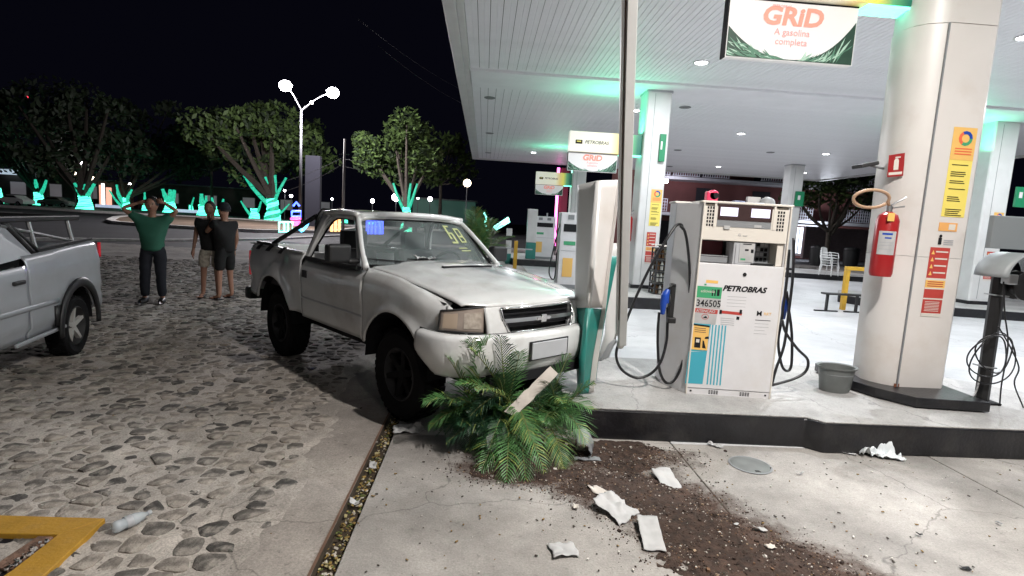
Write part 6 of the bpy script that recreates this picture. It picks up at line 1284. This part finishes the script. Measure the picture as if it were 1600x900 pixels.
y = 74; b = at(425, 345, y); h = zt(275, 425, y); cc = W(405, 228, 76)
tree('largest light-wrapped tree, four thick limbs, left of the tall lamp post', b, h, [(-3.6, h*.35, h*.62, .42), (-.9, h*.42, h*.55, .5), (.5, h*.42, h*.60, .5), (1.7, h*.4, h*.58, .36), (2.3, .3, h*.35, .22)], 1.05, (cc, 9.2, 6, 5.8, 5200, .42), True, G, seed=3)
b = at(397, 340, 80); h = zt(310, 397, 80); tree('short light-wrapped stump with spread legs just left of the largest one', b, h, [(-1.7, .1, h*.8, .3), (1.1, .1, h*.85, .3)], .7, None, True, G, seed=4)
y = 78; b = at(132, 328, y); h = zt(286, 132, y); cc = W(120, 215, 84); tree('broad bright light-wrapped tree left of the pink shopfront', b, h, [(-1.3, h*.45, h*.52, .5), (0, h*.45, h*.5, .5), (1.2, h*.4, h*.6, .45)], 1.0, (cc, 12, 7, 7, 2200, .5), True, G, seed=5)
y = 90; b = at(60, 318, y); h = zt(281, 62, y); cc = W(20, 210, 98); tree('leaning light-wrapped tree near the parked white car', b, h, [(-.5, h*.4, h*.6, .5), (1.5, h*.35, h*.65, .42)], .8, (cc, 12, 7, 8, 2200, .55), True, G, seed=6)
b = at(-4, 312, 88); h = zt(270, -4, 88); tree('light-wrapped trunk cut by the left picture edge', b, h, [(.3, h*.4, h*.6, .4)], .7, None, True, G, seed=7)
y = 92; b = at(197, 326, y); h = zt(290, 197, y); cc = W(240, 225, 100); tree('slender V-shaped light-wrapped tree left of the man in green', b, h, [(-1.6, h*.2, h*.8, .45), (.9, h*.3, h*.55, .4), (-2.4, .1, h*.75, .3)], .6, (cc, 13, 8, 8, 2600, .55), True, G, seed=8)
b = at(226, 318, 96); h = zt(298, 226, 96); tree('thin short light-wrapped trunk beside the raised elbow of the man in green', b, h, [(.1, h*.4, h*.6, .3)], .45, None, True, G, seed=9)
b = at(265, 322, 90); h = zt(296, 265, 90); tree('broad light-wrapped bush trunk right behind the head of the man in green', b, h, [(-1.0, h*.3, h*.7, .6), (.9, h*.3, h*.68, .6), (0, h*.3, h*.7, .6)], 1.0, None, True, G, seed=10)
b = at(317, 330, 82); h = zt(303, 317, 82); tree('stubby light-wrapped trunk behind the two standing men', b, h, [(-.2, h*.3, h*.7, .6), (.5, h*.4, h*.5, .4)], .85, None, True, G, seed=11)
b = at(340, 326, 86); h = zt(308, 340, 86); tree('small V-shaped light-wrapped tree behind the capped man', b, h, [(-.9, .3, h*.85, .4), (1.0, .3, h*.8, .4)], .5, None, True, G, seed=12)
y = 60; b = at(634, 352, y); h = zt(286, 634, y); cc = W(622, 232, 62); tree('light-wrapped tree with four upright limbs behind the truck roof', b, h, [(-1.5, h*.4, h*.58, .26), (-.6, h*.4, h*.6, .26), (.4, h*.4, h*.6, .28), (1.1, h*.38, h*.62, .26)], .62, (cc, 5.2, 4, 4.0, 4200, .30), True, G, seed=13)
b = at(298, 318, 100); h = zt(309, 298, 100); tree('tiny light-wrapped stub far behind, left of the two men', b, h, [(.5, .1, h, .3)], .4, None, True, G, seed=14)
for u, v0, v1, lab in ((538, 345, 328, 'tiny light-wrapped stub just above the truck roof, at the thin pole'), (578, 345, 326, 'small light-wrapped stub seen above the truck windscreen'), (515, 345, 330, 'low light-wrapped hedge stub left of the thin pole')):
    b = at(u, v0, 85); h = max(1.0, zt(v1, u, 85)); tree(lab, b, h, [(.5, .2, h*.8, .3), (-.6, .2, h*.7, .3)], .5, None, True, G, seed=u)
for (u, v, y, rx, rz, n, lab) in ((470, 235, 95, 6, 5, 1600, 'dim tree crown right of the largest wrapped tree'), (690, 255, 80, 6, 4.5, 1500, 'dim dark tree right of the four-limbed wrapped tree'), (330, 230, 96, 7, 6, 1800, 'dark tree behind and left of the largest wrapped tree'), (70, 200, 105, 14, 9, 1800, 'very dark big tree at far left behind the parked cars')):
    c = W(u, v, y); tree(lab, Vector((c.x, c.y, 0)), max(2, c.z-rz*.5)*2*.9, [], .35, (c, rx, 5, rz, n, .45), False, 'unlit trees of the plaza', name='plaza_tree', seed=u)
# tree on the right behind the forecourt
c = W(1300, 322, 34); tree('dark tree in front of the far shops, between slim column and pillar', Vector((c.x, c.y, 0)), 4.4, [(-1.0, 2.2, 2.2, .14), (1.3, 2.0, 2.4, .14), (.2, 2.2, 2.6, .12)], .22, (c+Vector((0, 0, 1.6)), 3.6, 3, 2.4, 3400, .20), False, None, name='street_tree', seed=77)

# ---- street lamps and far lights
def globe(name, p, r, col, es, mat=None): return MB().ball(p, r, n=14, m=10)
em = lambda n, c, s: M(n, (.8, .8, .8), .4, emit=c, es=s)
lw = em('bright_lamp_glass', (1, .95, 1), 30); lwm = em('warm_lamp_glass', (1, .82, .6), 10); lgr = em('green_lamp_glass', (.2, 1, .6), 6); lred = em('red_beacon', (1, .05, .08), 3)
galv = M('galvanised_post', (.10, .10, .11), .5, metal=.3, var=.1)
y = 50; bs = at(469, 350, y); top = zt(172, 469, y); t = thing('street_lamp', 'tall street lamp with two very bright heads over the plaza', 'street lamp', bs)
MB().tube([bs, Vector((bs.x, bs.y, top))], [.16, .09], 10).build('post', galv, t, smooth=True)
for u, v in ((446, 134), (520, 145)):
    p = W(u, v, y); MB().tube(curve([Vector((bs.x, bs.y, top)), Vector(((bs.x+p.x)/2, bs.y, (top+p.z)/2+.25)), p+Vector((0, 0, .12))], 4), .05, 6).build('arm', galv, t, smooth=True)
    hh_ = MB().ball(p+Vector((0, 0, .15)), (.62, .30, .16)).build('lamp_head', 'grey', t, smooth=True); MB().ball(p, (.55, .4, .46)).build('glowing_lens', lw, hh_, smooth=True); point('street_light', p+Vector((0, -.9, -.7)), 5500, (1, .96, 1), .3)
p = W(487, 160, y); MB().ball(p, .14).build('small_lamp', lwm, t, smooth=True); MB().tube([Vector((bs.x, bs.y, top-.1)), p], .03, 6).build('arm', galv, t)
y = 46; bs = at(536, 350, y); top = zt(217, 536, y); t = thing('utility_pole', 'thin pale utility pole with wires, right of the tall lamp', 'pole', bs); MB().tube([bs, Vector((bs.x, bs.y, top))], [.13, .08], 8).build('post', M('pale_concrete_pole', (.4, .38, .36), .8), t, smooth=True)
MB().box((bs.x, bs.y, top-1.2), (.8, .08, .08)).build('cross_arm', galv, t)
def wire(uva, ya, uvb, yb, label, sag=.6, r=.018):
    a, b = W(*uva, ya), W(*uvb, yb); o = MB().tube([a.lerp(b, i/16)+Vector((0, 0, -sag*4*(i/16)*(1-i/16))) for i in range(17)], r, 5).build('overhead_wire', K['dark'], smooth=True); tag(o, label, 'wire', 'overhead wires')
wl = ['upper wire running from the thin pole to the left', 'lower wire running from the thin pole to the left', 'upper wire from the thin pole toward the canopy', 'lower wire from the thin pole toward the canopy', 'high wire in the black sky meeting the canopy edge', 'highest faint wire in the black sky']
wire((536, 246), 46, (380, 292), 60, wl[0]); wire((536, 256), 46, (400, 306), 60, wl[1]); wire((536, 248), 46, (760, 262), 60, wl[2]); wire((536, 260), 46, (760, 278), 60, wl[3])
wire((590, 70), 30, (745, 172), 36, wl[4], .3, .012); wire((560, 30), 30, (745, 152), 36, wl[5], .3, .009)
# small lamps: (u, v, y, radius, mat, label)
for (u, v, y, r, m_, lab, pw) in ((730, 286, 62, .42, lwm, 'round warm street lamp in the dark right of the trees', 500), (55, 258, 95, .55, lgr, 'glowing green lamp above the parked white car', 0), (68, 266, 95, .25, lw, 'small white lamp just right of the green one', 0), (130, 254, 85, .36, lw, 'whitish green lamp over the broad wrapped tree', 0), (125, 261, 85, .18, lw, 'tiny lamp under the whitish green one', 0), (116, 270, 85, .28, lwm, 'small warm lamp left of the broad wrapped tree', 0), (144, 279, 85, .3, lwm, 'warm lamp between broad wrapped tree and shopfront', 0), (203, 288, 95, .2, lw, 'dot-like lamp above the V-shaped wrapped tree', 0), (619, 308, 70, .5, lw, 'white lamp just left of the four-limbed wrapped tree', 0), (672, 311, 75, .28, lw, 'white lamp right of the four-limbed wrapped tree', 0), (582, 314, 75, .25, lw, 'small white lamp above the windscreen', 0), (455, 306, 80, .2, lw, 'dot-like white lamp right of the largest wrapped tree', 0), (519, 311, 80, .14, lw, 'faint lamp dot left of the thin pole', 0), (653, 310, 80, .13, lw, 'faint lamp dot between two white lamps', 0), (42, 152, 180, .35, lred, 'tiny red beacon high in the dark sky at left', 0), (445, 298, 80, .14, lw, 'faint lamp dot above the mint neon frame', 0)):
    p = W(u, v, y); t = thing('distant_lamp', lab, 'lamp', (p.x, p.y, 0), 0, 'distant lamps of the plaza'); MB().tube([(p.x, p.y, 0), (p.x, p.y, p.z-r)], .05, 6).build('post', galv, t); MB().ball(p, r, n=12, m=8).build('globe', m_, t, smooth=True)
# dark advertising tower
y = 55; a = W(480, 243, y); b = W(499, 345, y); x_ = MB().box(((a.x+b.x)/2, y, a.z/2), (b.x-a.x+.2, .6, a.z)).build('advertising_tower', M('dull_violet_panel', (.012, .012, .02), .9), bevel=.05); tag(x_, 'tall dark blank slab right beside the street lamp post', 'tower')
# neon christmas decorations behind the truck
def neon(label, paths, mat, y, r=.05):
    t = None
    for k, uv in enumerate(paths):
        w = [W(u, v, y) for u, v in uv]
        if t is None: t = thing('neon_decoration', label, 'decoration', (w[0].x, w[0].y, 0), 0, 'neon christmas figures')
        MB().tube(w, r, 6).build('light_tube', mat, t, smooth=True)
    return t
mintn = em('mint_neon', (.2, 1, .75), 3); bluen = em('blue_neon', (.05, .1, 1), 4); pinkn = em('pink_neon', (1, .05, .35), 3); oran = em('amber_neon', (1, .45, .15), 3); redn = em('red_neon', (1, .05, .05), 3); cyn = em('sky_neon', (.1, .5, 1), 3)
neon('mint neon rectangle outline behind the truck bed', [[(436, 347), (457, 347), (457, 362), (436, 362), (436, 347)], [(444, 347), (444, 362)], [(450, 347), (450, 362)]], mintn, 30, .05)
neon('blue and pink neon figure above the mint rectangle', [[(456, 330), (470, 330), (470, 338), (456, 338), (456, 330)], [(458, 322), (463, 316), (468, 322)]], bluen, 31, .06)
neon('pink neon bands under the blue figure', [[(454, 342), (470, 342)], [(455, 347), (469, 347)], [(458, 351), (467, 351)]], pinkn, 31, .06)
neon('blue neon curls seen through the roll bar', [[(470, 362), (478, 355), (483, 345)], [(467, 358), (475, 360)]], cyn, 28, .06)
neon('amber neon bars seen through the open door window', [[(u, 344), (u, 360)] if False else [(u, 342), (u, 362)] for u in (518, 524, 530)], oran, 28, .07)
neon('red neon arc over the amber bars', [[(512, 342), (520, 336), (530, 338)]], redn, 28, .06)
neon('blue neon box of bars seen through the windscreen', [[(u, 346), (u, 366)] for u in (574, 580, 586, 592, 597)]+[[(572, 345), (599, 346)]], bluen, 26, .07)
neon('mint neon arrow shape beside the bush palm', [[(772, 356), (795, 341)], [(774, 358), (796, 345)]], mintn, 25, .07)
neon('mint neon squiggle in front of the bush palm', [[(756, 332), (760, 340), (757, 350), (762, 360)]], mintn, 25, .04)
# ---- buildings and cars on the left
def building(label, x0, x1, y, d, h, wall, wins, group=None, roof=True, zb=0):
    t = thing('building', label, 'building', ((x0+x1)/2, y, 0), 0, group); MB().box(((x0+x1)/2, y+d/2, h/2), (x1-x0, d, h)).build('wall', wall, t)
    for (a, b, z0, z1, m_) in wins: w = MB().box(((a+b)/2, y-.02, (z0+z1)/2), (b-a+.2, .10, z1-z0+.2)).build('window_frame', 'grey', t); MB().box(((a+b)/2, y-.08, (z0+z1)/2), (b-a, .03, z1-z0)).build('window_pane', m_, w)
    if roof: MB().box(((x0+x1)/2, y+d/2-.3, h+.12), (x1-x0+.8, d+.8, .22)).build('roof', 'grey', t)
    return t
dwall = M('dim_plaster_wall', (.12, .10, .09), .9, var=.2, vs=.8); dim = em('dim_window', (.5, .45, .5), .10); coolw = em('shop_glow', (.75, .85, 1), .9); shoppink = em('pink_shop_glow', (1, .42, .30), .9); shopw = em('white_shop_glow', (1, .93, .85), 2.4)
y = 118; a, b = W(-160, 300, y).x, W(118, 300, y).x; h = zt(268, 60, y)
building('long dark low building at far left behind the parked cars', a, b, y, 10, h, dwall, [(a+22+i*7, a+25+i*7, 1.5, 4.0, dim) for i in range(3)])
p0, p1 = W(0, 268, y-1), W(37, 273, y-1); x_ = MB().box(((p0.x+p1.x)/2, y-1.3, p0.z), (p1.x-p0.x, .3, 1.0)).build('lit_fascia', em('pale_blue_strip', (.6, .75, .9), .45)); tag(x_, 'pale bluish lit strip on the low building at far left', 'sign')
y = 112; a, b = W(153, 300, y).x, W(178, 300, y).x; h = zt(283, 165, y); tt = building('small pinkish lit shopfront between two wrapped trees', a, b, y, 6, h, M('salmon_wall', (.5, .25, .2), .8), [(a+.3, W(158, 300, y).x, .3, h-.8, shoppink), (W(159, 300, y).x, W(164, 300, y).x, .2, h-.5, shopw), (W(166, 300, y).x, b-.4, .3, h-1.2, shoppink)])
y = 122; a, b = W(215, 300, y).x, W(395, 300, y).x; h = zt(291, 300, y); building('dim long wall with faint blue lights behind the two men', a, b, y, 8, h, dwall, [(a+6+i*8, a+8.5+i*8, 1.5, 3.6, dim) for i in range(5)])
y = 95; a, b = W(645, 320, y).x, W(742, 320, y).x; h = zt(319, 700, y); building('low grey building with teal glow behind the bush palm', a, b, y, 8, h+.6, M('greygreen_glow_wall', (.20, .27, .24), .9, emit=(.1, .3, .24), es=.08), [])  # green light on this wall is put into its material as faint emission
def car(label, u, v, y, Lc, mat, rz=0.):
    p = at(u, v, y); t = thing('parked_car', label, 'car', p, rz, 'cars parked by the plaza')
    top = [(-2.1, .75), (-1.9, .95), (-1.35, 1.02), (-.75, 1.42), (.55, 1.44), (1.15, 1.02), (1.95, .88), (2.15, .60), (2.15, .32), (-2.1, .32)]
    pr = [(x, z) for x, z in top]; mb = MB()
    ring = lambda yy, inn: [Vector((x, yy, z)) for x, z in pr]
    n = len(pr); vs = [Vector((x, -.85+(.14 if z > 1.03 else 0), z)) for x, z in pr]+[Vector((x, .85-(.14 if z > 1.03 else 0), z)) for x, z in pr]
    mb.add(vs, [tuple(range(n))[::-1], tuple(range(n, 2*n))]+[(i, (i+1) % n, n+(i+1) % n, n+i) for i in range(n)]); mb.build('body', mat, t, fix=True, bevel=.06, seg=3, local=True)
    for sg in (-1, 1): MB().plate([Vector((x, sg*.80, z)) for x, z in ((-1.15, 1.04), (-.68, 1.36), (.48, 1.37), (.98, 1.04))], (0, sg*.03, 0)).build('window', 'ink', t, fix=True, local=True)
    for x_ in (-1.3, 1.35):
        for sg in (-1, 1): w = MB().cyl((x_, sg*.70, .32), (x_, sg*.88, .32), .32, n=18).build('wheel', 'rubber', t, local=True); MB().cyl((x_, sg*.86, .32), (x_, sg*.89, .32), .18, n=12).build('rim', 'steel', w, local=True)
    MB().box((2.12, .6, .66), (.08, .3, .14)).build('headlight', 'paper', t, local=True); MB().box((2.12, -.6, .66), (.08, .3, .14)).build('headlight', 'paper', t, local=True); return t
car('white hatchback parked far left beyond the road', 24, 313, 78, 4, 'white', PI*.95); car('dark car parked between two wrapped trees at far left', 88, 318, 86, 4, 'grey', .1); car('second dark car partly behind the broad wrapped tree', 108, 316, 94, 4, 'dark', 0)
x_ = None
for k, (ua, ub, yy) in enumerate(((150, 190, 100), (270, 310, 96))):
    a, b = W(ua, 322, yy), W(ub, 322, yy); m_ = MB().box(((a.x+b.x)/2, yy, .35), (b.x-a.x, .4, .5)).build('low_lit_bench', em('bluish_wall_glow', (.6, .7, 1), .4)); tag(m_, ['pale bluish lit low wall under the pink shopfront', 'pale lit low wall left of the two standing men'][k], 'low wall')  # the whole wall emits: its bluish light is put into the material
# ---- right background: flats over shops, seen under the canopy
y = 44; rw = M('reddish_brown_wall', (.16, .06, .055), .85, var=.25, vs=.5); lat = M('pale_balcony_lattice', (.42, .42, .46), .7); dk = M('dark_room', (.02, .02, .025), .8)
x0, x1 = W(990, 350, y).x, W(1390, 350, y).x+6
t = thing('apartment_building', 'reddish two storey block with lattice balconies and shops, behind the forecourt', 'building', ((x0+x1)/2, y, 0))
MB().box(((x0+x1)/2, y+5, 4.8), (x1-x0, 8, 9.6)).build('wall', rw, t)
for z0 in (3.15, 6.0):
    MB().box(((x0+x1)/2, y+.1, z0-.12), (x1-x0, 2.0, .22)).build('balcony_slab', 'lgrey', t)
    for i in range(int((x1-x0)/2.4)):
        xa = x0+.15+i*2.4
        if (i+int(z0)) % 5 == 4: continue
        mb = MB()
        for j in range(12): mb.box((xa+.1+j*.19, y-.82, z0+.55), (.035, .05, 1.0))
        for j in range(5): mb.box((xa+1.12, y-.82, z0+.08+j*.24), (2.2, .06, .04))
        mb.build('balcony_lattice', lat, t)['kind'] = 'stuff'
        if i % 2 == 0: f_ = MB().box((xa+1.1, y+.96, z0+1.15), (1.5, .06, 2.1)).build('balcony_door', dk, t)
for i in range(7):
    xa = x0+2+i*3.4; s_ = MB().box((xa, y+.95, 1.35), (2.6, .06, 2.3)).build('shop_shutter', [dk, M('faded_shutter', (.25, .2, .2), .8), dk][i % 3], t)
q = W(1262, 375, y-.5); s_ = MB().box((q.x, y+.86, 1.5), (2.2, .06, 2.2)).build('lit_shop_window', coolw, t)
for k in (-.7, 0, .7): MB().box((q.x+k, y+.80, 1.5), (.05, .05, 2.2)).build('window_bar', 'grey', s_)
MB().box((q.x, y+.2, 2.75), (3.4, 1.4, .1)).build('shop_awning', 'lgrey', t)
point('shop_light', (q.x, y-2.2, 2.4), 320, (.85, .9, 1)); p = W(1041, 283, y-2.4); point('balcony_light', p+Vector((0, -.3, 0)), 420, (.9, .85, 1), .2); MB().ball(p, .16).build('balcony_lamp', lw, t, smooth=True)
point('street_fill_lamp', W(1180, 200, 36), 900, (1, .9, .85), .3) if False else None
wallo = MB().box((W(1325, 380, 40).x, 40, 1.4), (7, .3, 2.4)).build('roller_wall', M('dim_mauve_wall', (.22, .17, .18), .8, var=.2)); tag(wallo, 'dim mauve wall behind the dark tree right of the slim column', 'wall')
# dark bins at tree, motorbikes read as dark lumps
for u, lab in ((1277, 'black rounded bin left of the dark tree trunk'), (1330, 'black rounded bin right of the dark tree trunk')):
    q = W(u, 400, 32); t = thing('street_bin', lab, 'bin', (q.x, 32, 0), 0, 'black street bins'); MB().lathe([(.001, .05), (.36, .05), (.42, .4), (.44, 1.1), (.40, 1.15)], (q.x, 32, 0), n=16).build('drum', 'black', t, smooth=2); MB().lathe([(.45, 1.13), (.40, 1.26), (.001, 1.34)], (q.x, 32, 0), n=16).build('lid', 'black', t, smooth=2)
# stack of white chairs
q = P(1293, 442, .05); q = W(1293, 440, 21.5)
def chair_stack(px, py, zb):
    for k in range(4):
        t = thing('plastic_chair', ['lowest chair of the white plastic stack by the far kerb', 'second chair from the bottom of the white plastic stack', 'third chair from the bottom of the white plastic stack', 'topmost chair of the white plastic stack by the far kerb'][k], 'chair', (px, py, zb+.10*k), .5, 'stacked white plastic chairs')
        MB().box((0, 0, .42), (.46, .44, .03)).build('seat', 'white', t, bevel=.01, local=True); MB().grid(lambda u, v: (-.22+.44*u, .22+.08*v+.05*math.sin(PI*u), .43+.42*v-.05*abs(2*u-1)**2*v), 6, 4).build('backrest', 'white', t, solid=.02, local=True)
        for sx in (-1, 1):
            for sy in (-1, 1): MB().tube([(sx*.20, sy*.19, .41), (sx*.27, sy*.25, .0)], .018, 6).build('leg', 'white', t, local=True)
            MB().tube([(sx*.25, -.2, .42), (sx*.27, -.15, .62), (sx*.25, .22, .64)], .016, 6).build('armrest', 'white', t, local=True)
chair_stack(q.x, 21.5, .22)
# yellow guard rail and dark trestle near the pillar
yb = 14.6; a = W(1322, 412, 10.6); b = W(1322, 482, 10.6)
yb = P(1316, 484, 0); t = thing('guard_rail', 'yellow square tube guard frame just left of the big pillar', 'guard rail', yb)
for dx in (0, .62): MB().box((yb.x+dx, yb.y, .48), (.10, .10, .96)).build('upright', 'yellow', t, bevel=.008)
MB().box((yb.x+.31, yb.y, .96+.05), (.72, .10, .09)).build('top_rail', 'yellow', t, bevel=.008)
q = P(1300, 486); t = thing('trestle', 'low black trestle with splayed feet beside the yellow guard frame', 'trestle', q)
MB().box((q.x+.15, q.y-.1, .42), (.95, .22, .04)).build('top_board', 'black', t, bevel=.006)
for dx in (-.22, .50): MB().box((q.x+dx, q.y-.1, .21), (.05, .05, .40)).build('leg', 'black', t); MB().box((q.x+dx, q.y-.1, .015), (.55, .06, .03)).build('foot', 'black', t)
# pile of crates/bottles behind the pump
q = W(1036, 455, 11.9); t = thing('crate', 'base', 'crate', (q.x, q.y, .25)); bpy.data.objects.remove(t)
cm = [M('amber_bottle', (.10, .05, .02), .2), M('pale_bottle_cap', (.6, .55, .42), .5), M('clear_bottle', (.5, .5, .45), .2)]
for k in range(4):
    z_ = .25+.26*k; t = thing('bottle_crate', ['lowest', 'second', 'third', 'topmost'][k]+' dark crate of bottles in the stack behind the blue nozzle', 'crate', (q.x, q.y, z_), 0, 'stacked bottle crates')
    mb = MB(); w_, d_ = .52, .38
    for zz in (.01, .12, .23):
        for sx in (-1, 1): mb.box((q.x+sx*w_/2, q.y, z_+zz), (.02, d_, .025)); mb.box((q.x, q.y+sx*d_/2, z_+zz), (w_, .02, .025))
    for sx in (-1, 1):
        for sy in (-1, 1): mb.box((q.x+sx*w_/2, q.y+sy*d_/2, z_+.12), (.03, .03, .25))
    mb.box((q.x, q.y, z_+.01), (w_, d_, .015)); mb.build('crate_frame', 'black', t)
    mb = MB()
    for i in range(6):
        for j in range(4): mb.lathe([(.001, .02), (.033, .02), (.034, .15), (.014, .20), (.014, .235), (.001, .235)], (q.x-.21+.084*i, q.y-.14+.09*j, z_), n=8, mi=random.choice([0, 0, 2]) if True else 0); mb.cyl((q.x-.21+.084*i, q.y-.14+.09*j, z_+.225), (q.x-.21+.084*i, q.y-.14+.09*j, z_+.243), .017, n=8, mi=1)
    mb.build('bottles', cm, t, smooth=2)['kind'] = 'stuff'
x_ = MB().grid(lambda u, v: (q.x-.3+.6*u, q.y-.2+.4*v, 1.30+.05*nz(u*5, v*5)+.03), 8, 6).build('cardboard_sheet', 'wood', solid=.01); tag(x_, 'crumpled pale cardboard on top of the bottle crates', 'cardboard')
# bollard, yellow post, bush palm, pink neon totem
q = P(793, 412); t = thing('bollard', 'slim white bollard with green foot left of the tiny far pump', 'bollard', q); MB().box((q.x, q.y, .72), (.22, .18, 1.35)).build('shaft', 'white', t, bevel=.01); MB().box((q.x, q.y, .2), (.225, .185, .42)).build('foot', 'teal', t, bevel=.01); MB().box((q.x, q.y, 1.02), (.226, .186, .18)).build('band', 'black', t)
q = P(804, 420); t = thing('yellow_post', 'short yellow post right of the slim white bollard', 'post', q); MB().box((q.x, q.y, .5), (.13, .13, 1.0)).build('shaft', 'yellow', t, bevel=.01); MB().box((q.x+.05, q.y, .72), (1.1, .04, .04)).build('chain_bar', 'lgrey', t)
c = P(745, 400); c = W(745, 392, 15.5); c.z = 0; t = thing('bush_palm', 'bushy green palm behind the far side of the truck hood', 'palm', c)
for k in range(34):
    a = 2*PI*k/34+random.uniform(-.1, .1); el = random.uniform(.2, 1.3); L_ = random.uniform(.9, 1.6); b = c+Vector((0, 0, .35)); frond(t, b, b+Vector((L_*math.cos(a)*math.cos(el)*.75, L_*math.sin(a)*math.cos(el)*.6, L_*math.sin(el)*1.0+.15)), .35, .34, n=22, mat=leafA, yl=.25)
MB().tube([c, c+Vector((0, 0, .5))], .12, 8).build('trunk', barkm, t)
y = 30; a = W(868, 380, y); b = W(880, 258, y); q = W(876, 320, y); t = thing('neon_totem', 'dark red banner post with a glowing pink tube, behind the distant signs', 'totem', (q.x, y, 0))
MB().box((q.x+.15, y+.1, zt(262, 876, y)/2), (.42, .1, zt(262, 876, y))).build('banner', M('dark_red_banner', (.22, .02, .05), .7), t)
w0, w1 = W(866, 384, y), W(873, 262, y); MB().tube([w0, w1], .075, 8).build('pink_tube', em('pink_tube_glow', (1, .12, .55), 3.2), t, smooth=True)
